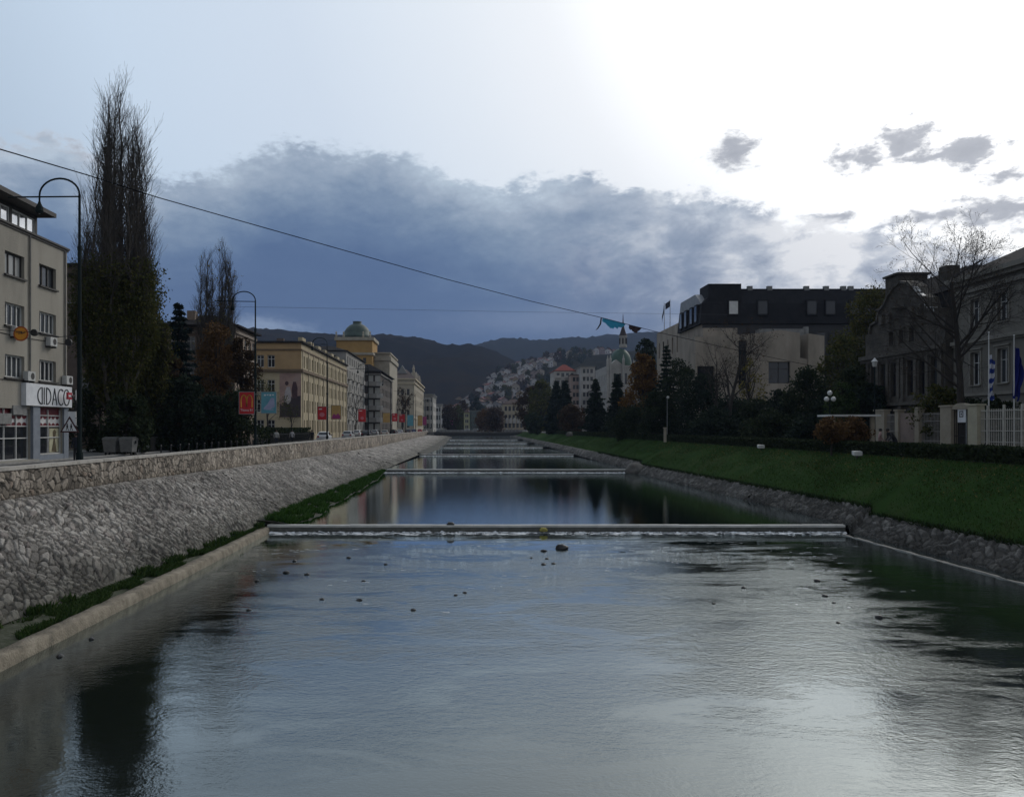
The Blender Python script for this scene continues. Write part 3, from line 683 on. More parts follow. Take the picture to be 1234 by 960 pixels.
def town_z(x, y):
    t_ = (y-HY0)/(HY1-HY0); xs_ = [(p[0]-CX)*HY1/F for p in RIDGE]; hs = [EYE-(p[1]-CY)*HY1/F for p in RIDGE]
    return 2+(np.interp(x, xs_, hs)-2)*math.sin(max(0, min(1, t_))*math.pi/2)
random.seed(11)
# ------------------------------------------------------------------ building kit
glass = glass_mat('window_glass'); glass2 = glass_mat('curtained_glass', (.30, .30, .285), .12, .5); glassg = glass_mat('dusky_glass', (.05, .055, .06), .1)
whitef = mat('white_frame', (.55, .55, .53), (.40, .40, .38), scale=3, rough=.6)
darkf = mat('dark_frame', (.035, .030, .027), (.022, .02, .018), scale=3, rough=.6)
greyf = mat('grey_frame', (.22, .22, .21), (.15, .15, .145), scale=3, rough=.6)
class Bld:
    def __init__(s, name, label, cat, base, group=None):
        s.r = thing(name, label, cat, base, group); s.W = MB(); s.H = []
    def facade(s, fr, L, z0, z1, holes=(), depth=.22, mi=0):
        us = sorted({0.0, L} | {h[0] for h in holes} | {h[2] for h in holes}); zs = sorted({z0, z1} | {h[1] for h in holes} | {h[3] for h in holes})
        for i in range(len(us)-1):
            for j in range(len(zs)-1):
                a, z = (us[i]+us[i+1])/2, (zs[j]+zs[j+1])/2
                if any(h[0] < a < h[2] and h[1] < z < h[3] for h in holes): continue
                s.W.fquad(fr, us[i], zs[j], us[i+1], zs[j+1], 0, mi)
        p = s.W.pt
        for (a0, b0, a1, b1) in holes:
            for (c, d) in (((a0, b0), (a1, b0)), ((a1, b0), (a1, b1)), ((a1, b1), (a0, b1)), ((a0, b1), (a0, b0))):
                s.W.poly([p(fr, c[0], 0, c[1]), p(fr, d[0], 0, d[1]), p(fr, d[0], -depth, d[1]), p(fr, c[0], -depth, c[1])], mi)
    def windows(s, fr, holes, frame=whitef, panes=None, nv=1, nh=1, depth=.2, fw=.07, sill=None, surround=None, simple=False, lights=None, name='window'):
        panes = panes or [glass, glass, glassg]
        for (a0, z0, a1, z1) in holes:
            pane = random.choice(panes); m = MB(); d0, d1 = -depth+.003, -depth+.06
            m.fbox(fr, a0, a1, d0, d1, z0, z0+fw); m.fbox(fr, a0, a1, d0, d1, z1-fw, z1)
            m.fbox(fr, a0, a0+fw, d0, d1, z0+fw, z1-fw); m.fbox(fr, a1-fw, a1, d0, d1, z0+fw, z1-fw)
            for k_ in range(1, nv+1):
                c = a0+(a1-a0)*k_/(nv+1); m.fbox(fr, c-fw*.5, c+fw*.5, d0, d1-.005, z0+fw, z1-fw)
            for k_ in range(1, nh+1):
                c = z0+(z1-z0)*(k_ if nh > 1 else .68)/(nh+1 if nh > 1 else 1); m.fbox(fr, a0+fw, a1-fw, d0, d1-.009, c-fw*.4, c+fw*.4)
            if sill: m.fbox(fr, a0-.1, a1+.1, .003, .14, z0-.1, z0-.002, 2)
            if surround:
                w = surround
                m.fbox(fr, a0-w, a0-.004, .003, .06, z0-.1 if not sill else z0, z1+w, 2); m.fbox(fr, a1+.004, a1+w, .003, .06, z0-.1 if not sill else z0, z1+w, 2)
                m.fbox(fr, a0-.004, a1+.004, .003, .06, z1+.004, z1+w, 2); m.fbox(fr, a0-w-.1, a1+w+.1, .004, .18, z1+w+.003, z1+w+.12, 2)
            sm = s.trim if hasattr(s, 'trim') else frame
            if simple:
                m.fquad(fr, a0, z0, a1, z1, -depth-.002, 1)
                m.build(name, [frame, pane, sm], s.r)
            else:
                o = m.build(name, [frame, pane, sm], s.r)
                g_ = MB(); g_.fquad(fr, a0, z0, a1, z1, -depth-.002); g_.build('pane', pane, o)
    def part(s, name, mb, m, parent=None, smooth=False):
        return mb.build(name, m, parent or s.r, None, smooth)
    def done(s, m):
        s.wall = s.W.build('wall', m, s.r); return s.r
    def shell(s, x0, x1, y0, y1, z0, z1, F_=(), Rr=(), L_=(), depth=.22, top=True, mi=0):
        f = {'F': fr_((x0, y0, 0), (1, 0, 0), (0, -1, 0)), 'R': fr_((x1, y0, 0), (0, 1, 0), (1, 0, 0)), 'L': fr_((x0, y0, 0), (0, 1, 0), (-1, 0, 0)), 'B': fr_((x0, y1, 0), (1, 0, 0), (0, 1, 0))}
        s.facade(f['F'], x1-x0, z0, z1, F_, depth, mi); s.facade(f['R'], y1-y0, z0, z1, Rr, depth, mi); s.facade(f['L'], y1-y0, z0, z1, L_, depth, mi); s.facade(f['B'], x1-x0, z0, z1, (), depth, mi)
        if top: s.W.poly([(x0, y0, z1), (x1, y0, z1), (x1, y1, z1), (x0, y1, z1)], mi)
        return f
def rows(a0, a1, n, w, zz, shift=0):
    st = (a1-a0)/n
    return [(a0+st*(i+.5)-w/2, z0, a0+st*(i+.5)+w/2, z1) for (z0, z1) in zz for i in range(n)]
def cornice(mb, x0, x1, y0, y1, z, h, out, sides='FRL', mi=0):
    """projecting band round three sides of a block, mitre-free: front runs full, sides butt behind it"""
    mb.box(x0-(out if 'L' in sides else 0), y0-out, z, x1+(out if 'R' in sides else 0), y0-.003, z+h, mi)
    if 'R' in sides: mb.box(x1+.003, y0-.001, z, x1+out, y1, z+h, mi)
    if 'L' in sides: mb.box(x0-out, y0-.001, z, x0-.003, y1, z+h, mi)
def hip(mb, x0, x1, y0, y1, z, h, ins, mi=0):
    a = [(x0, y0, z), (x1, y0, z), (x1, y1, z), (x0, y1, z)]; q = [(x0+ins, y0+ins, z+h), (x1-ins, y0+ins, z+h), (x1-ins, y1-ins, z+h), (x0+ins, y1-ins, z+h)]
    for i in range(4): mb.poly([a[i], a[(i+1) % 4], q[(i+1) % 4], q[i]], mi)
    mb.poly(q, mi); mb.poly(a[::-1], mi)
def text_mesh(s_, size, fr, a, z, d, m, parent, name='lettering', align='CENTER'):
    c = bpy.data.curves.new('t', 'FONT'); c.body = s_; c.size = size; c.align_x = align; c.align_y = 'CENTER'; c.extrude = .006
    o = bpy.data.objects.new('t', c); col.objects.link(o)
    me = bpy.data.meshes.new_from_object(o.evaluated_get(bpy.context.evaluated_depsgraph_get()))
    bpy.data.objects.remove(o)
    base = root_loc(parent)
    for v in me.vertices:
        v.co = MB.pt(None, fr, a+v.co.x, d+v.co.z, z+v.co.y)-base
    me.materials.clear(); me.materials.append(m); me.name = name
    return link(name, me, parent)
roofm = mat('roof_dark', (.032, .030, .030), (.020, .019, .02), scale=2, rough=.95, bump=.3, spec=.08)
tile_brown = mat('roof_tiles_brown', (.10, .065, .05), (.06, .042, .035), scale=2.5, rough=.85, bump=.5, bscale=6)
tile_red = mat('roof_tiles_red', (.26, .06, .042), (.16, .042, .034), scale=2, rough=.85, bump=.5, bscale=6)

# ------------------------------------------------------------------ 1 grey shop building, left edge
stucco = mat('grey_stucco', (.30, .275, .23), (.21, .195, .165), scale=.45, rough=.92, bump=.5, bscale=18, stretch=(1, 1, .28), c3=(.34, .315, .265))
b1 = Bld('shop_building', 'grey rendered building with ground-floor shop, at the left edge by the tall poplar', 'building', (-26, 45, GL)); b1.trim = darkf
X0, X1, Y0, Y1 = -40, -26, 8, 52.4
frR = fr_((X1, Y1, 0), (0, -1, 0), (1, 0, 0))          # a runs back from the far corner towards the camera
zr = [(14.68, 16.0), (11.8, 13.1), (8.85, 10.15)]
up = [(a, z0, a+2.0, z1) for (z0, z1) in zr for a in (1.4, 5.05, 8.7, 12.35, 16.0, 19.65)]
shopw = [(.62, 4.35, 3.62, 7.25), (4.45, 4.12, 9.4, 7.1), (10.2, 4.3, 14.4, 7.0), (15.4, 4.3, 20.0, 7.0)]
b1.facade(frR, Y1-Y0, GL, 17.5, up+shopw, .3)
b1.facade(fr_((X0, Y1, 0), (1, 0, 0), (0, 1, 0)), X1-X0, GL, 17.5); b1.facade(fr_((X0, Y0, 0), (1, 0, 0), (0, -1, 0)), X1-X0, GL, 17.5)
b1.W.poly([(X0, Y0, 17.5), (X1, Y0, 17.5), (X1, Y1, 17.5), (X0, Y1, 17.5)])
b1.done(stucco)
for i, h in enumerate(up):
    b1.windows(frR, [h], darkf if i < 6 else whitef, [glass2, glassg, glass2] if i < 6 else [glass, glassg, glass, glass2], nv=2 if i < 6 else 3, nh=0, depth=.24, fw=.09, sill=True)
m = MB(); m.fbox(frR, -.12, Y1-Y0, -.3, .16, 17.503, 17.62); m.fbox(frR, -.08, Y1-Y0, .004, .08, 17.38, 17.50); b1.part('cornice', m, darkf)
# shop front
blue = mat('shop_bluegrey', (.21, .235, .27), (.16, .18, .21), scale=2, rough=.7, bump=.2)
maroon = mat('shop_maroon', (.13, .012, .020), (.09, .010, .016), scale=3, rough=.6)
cream = mat('shop_white', (.62, .61, .60), (.50, .49, .48), scale=3, rough=.6)
lt = mat('sign_white', (.68, .69, .70), (.58, .59, .60), scale=2, rough=.55)
black = mat('black_paint', (.018, .018, .02), (.012, .012, .013), scale=4, rough=.5)
def shopfront(a0, a1, z0, nb, name):
    f = MB(); w = .06
    for k_ in range(nb+1):
        a = a0+(a1-a0)*k_/nb; f.fbox(frR, max(a-w/2, a0), min(a+w/2, a1), -.2, -.12, z0, 7.1)
    for z in (z0, 5.35, 6.05, 6.72): f.fbox(frR, a0, a1, -.2, -.125, z, z+w)
    f = f.build(name, whitef, b1.r)
    p_ = MB(); p_.fquad(frR, a0, z0, a1, 6.05, -.205); p_.build('pane', glass, f)
    p_ = MB(); p_.fquad(frR, a0, 6.72, a1, 7.25, -.204); p_.build('maroon_panel', maroon, f)
    p_ = MB(); p_.fquad(frR, a0, 6.08, a1, 6.75, -.206); p_.build('white_panel', cream, f)
    sc = MB(); n = int((a1-a0)/.5)
    for k_ in range(n):
        c = a0+(a1-a0)*(k_+.5)/n; r_ = (a1-a0)/n*.46
        for zz, sg in ((6.70, -1), (6.11, 1)):
            pts = [(c+r_*math.cos(math.pi*j/8), zz+sg*r_*.8*math.sin(math.pi*j/8)) for j in range(9)]
            sc.poly([sc.pt(frR, a, -.19, z) for a, z in pts])
    sc.build('scallop_pattern', maroon, f)
    return f
sf = shopfront(.62, 3.62, 4.35, 2, 'shop_window')
po = MB(); po.fbox(frR, .7, 1.85, -.204, -.192, 4.45, 5.95); pw_ = po.build('poster', mat('poster_cream', (.46, .44, .30), (.34, .31, .2), scale=3), sf)
po = MB()
po.prism(frR, [(.95, 4.45), (1.15, 5.2), (1.0, 5.75), (1.25, 5.9), (1.45, 5.7), (1.35, 5.2), (1.6, 4.5)], -.19, -.185)
po.build('figure_print', mat('poster_dark', (.10, .075, .04), (.05, .04, .02), scale=5), pw_)
m = MB(); m.fbox(frR, 3.62, 4.4, .004, .18, GL, 7.28); m.fbox(frR, .02, .60, .004, .12, GL, 7.28); m.fbox(frR, .60, 3.62, .004, .10, GL, 4.33); b1.part('pilaster', m, blue)
sf2 = shopfront(4.45, 9.4, 4.12, 4, 'shop_door')
m = MB(); m.fbox(frR, 4.9, 6.3, -.1, .06, 6.75, 7.28); m.fbox(frR, 6.5, 9.0, -.1, .08, 6.2, 6.8); b1.part('fascia_panel', m, greyf)
m = MB(); m.fbox(frR, 4.5, 9.5, .002, .6, GL, GL+.12); b1.part('doorstep', m, mat('step_stone', (.33, .31, .27), (.24, .23, .2), scale=2))
shopfront(10.2, 14.4, 4.3, 3, 'shop_window'); shopfront(15.4, 20.0, 4.3, 3, 'shop_window')
# sign with slim capitals; the first letter is a reversed D
m = MB(); m.fbox(frR, -.05, 5.4, .004, .3, 7.3, 8.62); sign = b1.part('sign_board', m, lt)
fs = fr_((X1, Y1-5.4, 0), (0, 1, 0), (1, 0, 0))       # reads left to right for someone on the river side
def stroke(mb, fr, pts, w, d0, d1, mi=0):
    for (a, z), (a2, z2) in zip(pts, pts[1:]):
        dx, dz = a2-a, z2-z; l = math.hypot(dx, dz) or 1; nx, nz_ = -dz/l*w/2, dx/l*w/2; ex, ez = dx/l*w*.3, dz/l*w*.3
        mb.prism(fr, [(a-ex+nx, z-ez+nz_), (a2+ex+nx, z2+ez+nz_), (a2+ex-nx, z2+ez-nz_), (a-ex-nx, z-ez-nz_)], d0, d1, mi)
let = MB(); zb_, zt_ = 7.42, 8.42
def arc(cx, cz, rx, rz, t0, t1, n=12): return [(cx+rx*math.cos(t0+(t1-t0)*i/n), cz+rz*math.sin(t0+(t1-t0)*i/n)) for i in range(n+1)]
zm, rz_ = (zb_+zt_)/2, (zt_-zb_)/2
H_ = math.pi/2
for pts in ([(1.75, zb_), (1.75, zt_)], arc(1.75, zm, .5, rz_, H_, 3*H_), [(1.98, zb_), (1.98, zt_)], [(2.25, zb_), (2.25, zt_)], arc(2.25, zm, .52, rz_, H_, -H_),
            [(2.95, zb_), (3.22, zt_), (3.49, zb_)], [(3.04, zb_+.33), (3.40, zb_+.33)], arc(4.02, zm, .38, rz_, .9, 2*math.pi-.9), arc(4.72, zm, .36, rz_, 0, 2*math.pi, 18)):
    stroke(let, fs, pts, .055, .302, .335)
let.build('lettering', black, sign)
m = MB()
m.tube([frR[0]+Vector((.6, -.25, 7.0)), frR[0]+Vector((.75, -.28, 7.5)), frR[0]+Vector((.8, -.75, 7.9)), frR[0]+Vector((.8, -1.2, 8.02))], .07, 8)
lamp_arm = m.build('sign_bracket', black, b1.r)
m = MB(); m.fbox(frR, 1.05, 1.6, .75, .85, 7.78, 8.22); m.build('red_panel', mat('red_sign', (.42, .03, .05), (.34, .025, .04)), lamp_arm)
m = MB(); m.fbox(frR, 1.15, 1.5, .852, .86, 7.94, 8.06); m.build('white_mark', lt, lamp_arm)
# penthouse
m = MB(); PX, PY = -27.4, 51.4
b1p = fr_((PX, PY, 0), (0, -1, 0), (1, 0, 0))
ph = [(a, 18.2, a+2.6, 19.2) for a in (.25, 3.1, 5.95, 8.8, 11.65, 14.5, 17.35)]
keep_W = b1.W; b1.W = MB(); b1.facade(b1p, 40, 17.5, 19.45, ph, .12); b1.facade(fr_((X0, PY, 0), (1, 0, 0), (0, 1, 0)), PX-X0, 17.5, 19.45)
b1.W.build('penthouse', darkf, b1.r)
b1.windows(b1p, ph, whitef, [mat('mirror_glass', (.72, .73, .74), (.66, .67, .68), rough=.08, metal=.85)], nv=2, nh=0, depth=.1, fw=.06)
m = MB(); m.box(X0, 6, 19.452, PX+1.05, PY+.35, 19.72); b1.part('roof', m, darkf)
m = MB(); m.tube([frR[0]+Vector((.07, -4.55, 8.7)), frR[0]+Vector((.07, -4.55, 17.4))], .055, 6); m.tube([frR[0]+Vector((.07, -.35, GL)), frR[0]+Vector((.07, -.35, 17.4))], .055, 6); b1.part('drainpipe', m, mat('pipe_zinc', (.16, .155, .145), (.10, .098, .09), scale=3, rough=.6))
m = MB(); m.tube([frR[0]+Vector((.03, -.2, 11.4)), frR[0]+Vector((.03, -6, 11.25)), frR[0]+Vector((.03, -14, 11.5))], .02, 4); m.tube([frR[0]+Vector((.03, -.2, 8.72)), frR[0]+Vector((.03, -9, 8.7))], .02, 4); b1.part('wall_cable', m, darkf)
# air conditioners hang under the sills
acm = mat('ac_white', (.50, .50, .48), (.38, .38, .36), scale=3, rough=.5)
def ac(a, z, lab):
    t = thing('air_conditioner', lab, 'air conditioner', tuple(frR[0]+frR[1]*a+Vector((.2, 0, z))), 'air conditioners on the grey shop building')
    m = MB(); m.fbox(frR, a-.4, a+.4, .05, .36, z, z+.55); c_ = m.build('casing', acm, t)
    m = MB(); m.prism(frR, [(a-.1+.2*math.cos(j*math.pi/7), z+.28+.2*math.sin(j*math.pi/7)) for j in range(14)], .361, .37); m.build('fan_grille', darkf, c_)
    for q in (-.35, .3): m = MB(); m.fbox(frR, a+q, a+q+.05, .01, .34, z-.1, z-.003); m.build('bracket', darkf, t)
ac(2.35, 11.05, 'white air conditioner under a middle-row window, right of the round orange sign')
ac(6.2, 11.2, 'white air conditioner partly behind the round orange sign')
ac(.35, 8.78, 'white air conditioner perched just above the right end of the shop sign')
ac(4.9, 8.75, 'air conditioner below a window, left of the white shop sign')

# ------------------------------------------------------------------ 2 brown block behind the poplar
brownp = mat('brown_plaster', (.13, .10, .082), (.09, .07, .058), scale=.7, rough=.9, bump=.3)
b2 = Bld('brown_block', 'dark brown block half hidden between the grey shop building and the tall poplar', 'building', (-41, 81, GL)); b2.trim = brownp
h = rows(.6, 11.2, 4, 1.3, [(z, z+1.7) for z in (6, 9.2, 12.4, 15.6)])
f = b2.shell(-47, -35.4, 78, 84, GL, 21.6, h)
b2.done(brownp); b2.windows(f['F'], h, greyf, nv=1, nh=0)
m = MB(); cornice(m, -47, -35.4, 78, 84, 20.6, .3, .3); m.box(-47.4, 77.6, 21.602, -35.0, 84.4, 21.85); b2.part('roof', m, roofm)
m = MB(); cornice(m, -47, -35.4, 78, 84, 18.0, .25, .2); b2.part('cornice', m, greyf)

# ------------------------------------------------------------------ 3 brown corner house before the yellow one
b3 = Bld('corner_house', 'brownish corner house with dark eaves behind the bare twin poplars', 'building', (-30, 95, GL))
pinkb = mat('pinkish_render', (.24, .185, .145), (.17, .13, .10), scale=.8, rough=.9, bump=.3); b3.trim = pinkb
hF = rows(.5, 7.2, 4, 1.0, [(z, z+1.75) for z in (5.4, 8.5, 11.6, 14.5)]); hR = rows(.3, 8.7, 5, .95, [(z, z+1.75) for z in (5.4, 8.5, 11.6, 14.5)])
f = b3.shell(-34, -26, 90.4, 99.3, GL, 17.3, hF, hR)
b3.done(pinkb); b3.windows(f['F'], hF, whitef, nv=1, nh=1, sill=True); b3.windows(f['R'], hR, whitef, nv=1, nh=1, sill=True)
m = MB(); m.box(-34.6, 89.7, 17.303, -25.4, 99.9, 17.5); hip(m, -34.4, -25.6, 89.9, 99.7, 17.502, 1.5, 3.5); rf = b3.part('roof', m, roofm)
m = MB(); m.box(-31.8, 91.6, 17.6, -30.9, 92.6, 19.3); m.build('chimney', pinkb, rf)
m = MB(); cornice(m, -34, -26, 90.4, 99.3, 13.9, .22, .16); cornice(m, -34, -26, 90.4, 99.3, 16.6, .3, .2); b3.part('cornice', m, mat('trim_dusty', (.27, .22, .18), (.2, .165, .135)))

# ------------------------------------------------------------------ 4 yellow school-like building
yel = mat('ochre_render', (.40, .27, .14), (.32, .215, .11), scale=.5, rough=.9, bump=.3); crm = mat('cream_render', (.42, .35, .23), (.33, .275, .18), scale=.5, rough=.9, bump=.3)
trimc = mat('cream_trim', (.47, .40, .28), (.38, .32, .22), scale=1.5)
b4 = Bld('yellow_building', 'long yellow building with a big figure mural on its street end', 'building', (-30, 150, GL)); b4.trim = trimc
X0, X1, Y0, Y1, ZT = -42, -26, 126.7, 175, 19.3
zrow = [(5.0, 7.2), (8.4, 10.4), (11.6, 13.5), (15.5, 17.4)]
hF = [(X0*0+a, z0, a+1.15, z1) for (z0, z1) in zrow for a in (1.6, 4.4, 7.0, 9.0, 10.7) if not (a > 11 and z0 < 15)]
hR = rows(1.2, Y1-Y0-.6, 20, 1.0, zrow)
f = {'F': fr_((X0, Y0, 0), (1, 0, 0), (0, -1, 0)), 'R': fr_((X1, Y0, 0), (0, 1, 0), (1, 0, 0))}
b4.facade(f['F'], X1-X0, GL, 14.9, [q for q in hF if q[1] < 14], .3, 1); b4.facade(f['F'], X1-X0, 14.9, ZT, [q for q in hF if q[1] > 14], .3, 0)
b4.facade(f['R'], Y1-Y0, GL, ZT, hR, .3, 1); b4.facade(fr_((X0, Y0, 0), (0, 1, 0), (-1, 0, 0)), Y1-Y0, GL, ZT); b4.facade(fr_((X0, Y1, 0), (1, 0, 0), (0, 1, 0)), X1-X0, GL, ZT)
b4.W.poly([(X0, Y0, ZT), (X1, Y0, ZT), (X1, Y1, ZT), (X0, Y1, ZT)], 0)
b4.done([yel, crm])
b4.windows(f['F'], hF, whitef, nv=1, nh=1, depth=.26, fw=.09); b4.windows(f['R'], hR, whitef, nv=1, nh=0, depth=.26, simple=True)
m = MB(); cornice(m, X0, X1, Y0, Y1, 14.75, .42, .35); cornice(m, X0, X1, Y0, Y1, 18.15, .2, .18); b4.part('cornice', m, mat('dark_ochre_trim', (.16, .11, .07), (.11, .08, .05)))
m = MB(); cornice(m, X0, X1, Y0, Y1, ZT+.003, .28, .38); m.box(X0-.38, Y0+.002, ZT+.004, X1+.003, Y1, ZT+.2); b4.part('roof', m, roofm)
m = MB()
for y in range(11): m.box(X1+.004, Y0+.98+y*4.65, GL, X1+.14, Y0+1.42+y*4.65, 14.74); m.box(X1+.004, Y0+.98+y*4.65, 15.2, X1+.12, Y0+1.42+y*4.65, 18.14)
b4.part('pilaster', m, trimc)
m = MB()
for y in range(7): m.box(X1-.6, Y0+.5+y*6.9, ZT+.29, X1+.1, Y0+3.1+y*6.9, ZT+.95)
b4.part('parapet', m, crm)
for xx_, yy_ in ((-33, 140), (-30.5, 151), (-34, 160)): m = MB(); m.box(xx_, yy_, ZT+.2, xx_+1.2, yy_+.8, ZT+2.2); b4.part('chimney', m, brownp)
# the mural hung on the end wall
fF = f['F']; a_l = 12.62; m = MB(); m.fbox(fF, a_l, 15.98, .02, .08, 7.6, 14.6); mu = b4.part('mural', m, mat('mural_sky', (.34, .23, .19), (.24, .16, .14), scale=.35, stretch=(1, 1, 1.5), c3=(.30, .27, .25)))
pts = [(a_l+.05, 7.65), (15.93, 7.65), (15.93, 11.0), (15.2, 10.9), (14.9, 11.8), (14.6, 10.6), (14.3, 11.2), (13.9, 10.0), (13.4, 10.3), (13.1, 9.4), (a_l+.05, 9.8)]
m = MB(); m.prism(fF, pts, .081, .085); m.build('mural_ground', mat('mural_dark', (.055, .040, .042), (.035, .026, .03), scale=.8), mu)
m = MB(); m.prism(fF, [(13.3, 10.1), (13.45, 11.6), (13.75, 12.4), (14.25, 12.4), (14.45, 11.4), (14.4, 10.2), (14.0, 9.7)], .086, .09); m.build('mural_figure', mat('mural_white', (.42, .38, .37), (.32, .28, .28), scale=1.5), mu)
m = MB(); m.prism(fF, [(14.6, 10.6), (14.5, 12.0), (14.75, 13.2), (15.2, 13.2), (15.45, 12.2), (15.4, 10.6)], .086, .09); m.prism(fF, [(13.75+.3*math.cos(j*.7), 12.95+.35*math.sin(j*.7)) for j in range(9)], .086, .091); m.build('mural_figure', mat('mural_plum', (.085, .045, .05), (.05, .03, .035), scale=1.5), mu)

# ------------------------------------------------------------------ 5 grey flats after the yellow building
greyb = mat('grey_concrete', (.29, .275, .25), (.215, .205, .188), scale=.6, rough=.92, bump=.4)
b5 = Bld('grey_flats', 'plain grey block of flats with many small windows beyond the yellow building', 'building', (-30, 190, GL)); b5.trim = greyf
zz = [(5+3*i, 6.7+3*i) for i in range(6)]
hR = rows(.8, 32, 9, 1.3, zz); f = b5.shell(-40, -26.2, 175.2, 207.8, GL, 22.6, rows(.8, 13, 3, 1.2, zz[5:]), hR)
b5.done(greyb); b5.windows(f['R'], hR, whitef, nv=1, nh=0, simple=True, depth=.24)
m = MB(); m.box(-40.3, 174.8, 22.603, -25.8, 208, 22.8); hip(m, -40, -26, 175, 207.9, 22.803, 1.3, 4); b5.part('roof', m, roofm)
for y in (178, 185, 192, 199):
    for z in (7.6, 10.6, 13.6, 16.6): m = MB(); m.box(-26.19, y, z, -25.3, y+2.6, z+.12); m.box(-25.38, y, z+.121, -25.3, y+2.6, z+.95); b5.part('balcony', m, greyb)

# ------------------------------------------------------------------ 6 dark flats with rounded balconies
darkb = mat('dark_brown_render', (.095, .08, .068), (.065, .055, .048), scale=.7, rough=.9, bump=.3)
b6 = Bld('balcony_flats', 'dark flats with grey balcony bands and white balcony rooms stacked at the corner', 'building', (-27, 225, GL)); b6.trim = greyf
zz = [(5.2+3.1*i, 7.0+3.1*i) for i in range(5)]
hF = [(a, z0, a+1.3, z1) for z0, z1 in zz for a in (4.6, 6.4)]; hR = rows(3, 34, 8, 1.5, zz)
f = b6.shell(-30, -22.3, 208.2, 243, GL, 20.4, hF, hR, depth=.3)
b6.done(darkb); b6.windows(f['F'], hF, whitef, [mat('blind_cream', (.5, .49, .45), (.4, .39, .36))], nv=1, nh=0, simple=True, depth=.1); b6.windows(f['R'], hR, whitef, nv=1, nh=0, simple=True)
for z in (7.6, 10.7, 13.8, 16.9):
    m = MB(); pts = [(3.6, 0), (3.6, 1.3), (6.9, 1.3), (7.9, .6), (8.5, -.2), (7.71, -.2), (7.70, -.003), (7.6, 0)]
    i0 = [f['F'][0]+f['F'][1]*a+f['F'][2]*d for a, d in pts]
    m.poly([q+ZV*z for q in i0]); m.poly([q+ZV*(z-.2) for q in i0][::-1])
    for q, q2 in zip(i0, i0[1:]): m.poly([q+ZV*(z-.2), q2+ZV*(z-.2), q2+ZV*(z+.95), q+ZV*(z+.95)])
    b6.part('balcony', m, greyb)
m = MB(); m.box(-30.4, 207.5, 20.403, -21.6, 243, 20.6); hip(m, -30.2, -21.8, 207.7, 243, 20.602, 2.0, 3.5); b6.part('roof', m, roofm)
m = MB(); cornice(m, -30, -22.3, 208.2, 243, 19.6, .3, .3); b6.part('cornice', m, greyb)

# ------------------------------------------------------------------ 7 ochre tower with the green dome
och = mat('deep_ochre', (.40, .245, .085), (.32, .19, .065), scale=.5, rough=.9); pale = mat('pale_stone', (.38, .34, .27), (.29, .26, .20), scale=.8, rough=.9)
verd = mat('green_copper', (.040, .062, .048), (.028, .045, .036), scale=.6, rough=.6, c3=(.055, .085, .065))
b7 = Bld('domed_building', 'ochre tower block carrying a dark green dome, above the grey flats', 'building', (-32, 238, GL)); b7.trim = pale
hF = rows(1, 9.5, 3, .9, [(20.5, 23), (24.6, 26)])
f = b7.shell(-37.3, -27.0, 231, 244, GL, 31.0, hF, rows(1, 12, 4, .9, [(20.5, 23), (24.6, 26)]))
b7.W.box(-27, 236, GL, -22.5, 262, 27.6, 1)
b7.done([och, pale]); b7.windows(f['F'], hF, darkf, nv=1, nh=0, simple=True)
m = MB(); cornice(m, -37.3, -27.0, 231, 244, 31.0, .9, .5); cornice(m, -37.3, -27, 231, 244, 26.8, .7, .35); cornice(m, -27, -22.5, 236, 262, 25.6, 1.2, .4, 'R')
m.box(-27.6, 235.5, 27.603, -22.2, 262, 28.0)
for x_, y_ in ((-37.3, 230.8), (-27.6, 230.8), (-35.2, 230.8), (-29.6, 230.8)): m.lathe((x_, y_, 31.9), [(.28, 0), (.34, .5), (.16, .9), (.26, 1.3), (.05, 1.7)], 8)
b7.part('cornice', m, pale)
m = MB(); m.lathe((-32, 236, 31.9), [(4.1, 0), (4.1, 1.0), (3.95, 1.05), (3.7, 2.2), (3.1, 3.2), (2.2, 4.0), (1.3, 4.4), (1.25, 4.8), (1.35, 5.1), (.1, 5.2)], 24); b7.part('dome', m, verd, smooth=True)
m = MB(); m.lathe((-32, 236, 31.05), [(4.4, 0), (4.4, .84)], 24); b7.part('drum', m, pale)

# ------------------------------------------------------------------ 8 cream corner palace with statues
b8 = Bld('cream_palace', 'tall cream corner palace with rooftop statue, end-on behind a bare street tree', 'building', (-23, 330, GL)); b8.trim = trimc
zz = [(6, 8.4), (10.2, 12.6), (14.2, 16.6), (18, 20.4)]
hF = rows(1, 7.4, 3, 1.0, zz); hR = rows(2, 66, 13, 1.3, zz)
f = b8.shell(-28, -19.4, 300, 366, GL, 23.8, hF, hR)
crm2 = mat('pale_cream_render', (.40, .35, .265), (.31, .27, .205), scale=.4, rough=.9); b8.done(crm2)
b8.windows(f['F'], hF, greyf, nv=1, nh=0, simple=True); b8.windows(f['R'], hR, greyf, nv=1, nh=0, simple=True)
m = MB(); cornice(m, -28, -19.4, 300, 366, 22.2, .5, .4); cornice(m, -28, -19.4, 300, 366, 23.8, .5, .6); cornice(m, -28, -19.4, 300, 366, 9.2, .3, .3); b8.part('cornice', m, trimc)
m = MB(); hip(m, -28.5, -19, 299.5, 366, 24.3, 3.6, 3.6); b8.part('roof', m, mat('pinkish_tiles', (.20, .155, .13), (.15, .115, .10), bump=.3))
m = MB()
m.prism(fr_((-24, 301, 0), (1, 0, 0), (0, -1, 0)), [(-1.8, 26.2), (0, 29.3), (1.8, 26.2)], 0, -3); b8.part('gable', m, greyf)
m = MB(); m.box(-20.6, 301, 24.31, -18.9, 304, 26.6); m.lathe((-19.8, 302, 26.6), [(.5, 0), (.42, .8), (.55, 1.5), (.25, 2.1), (.3, 2.5), (.05, 2.9)], 8)
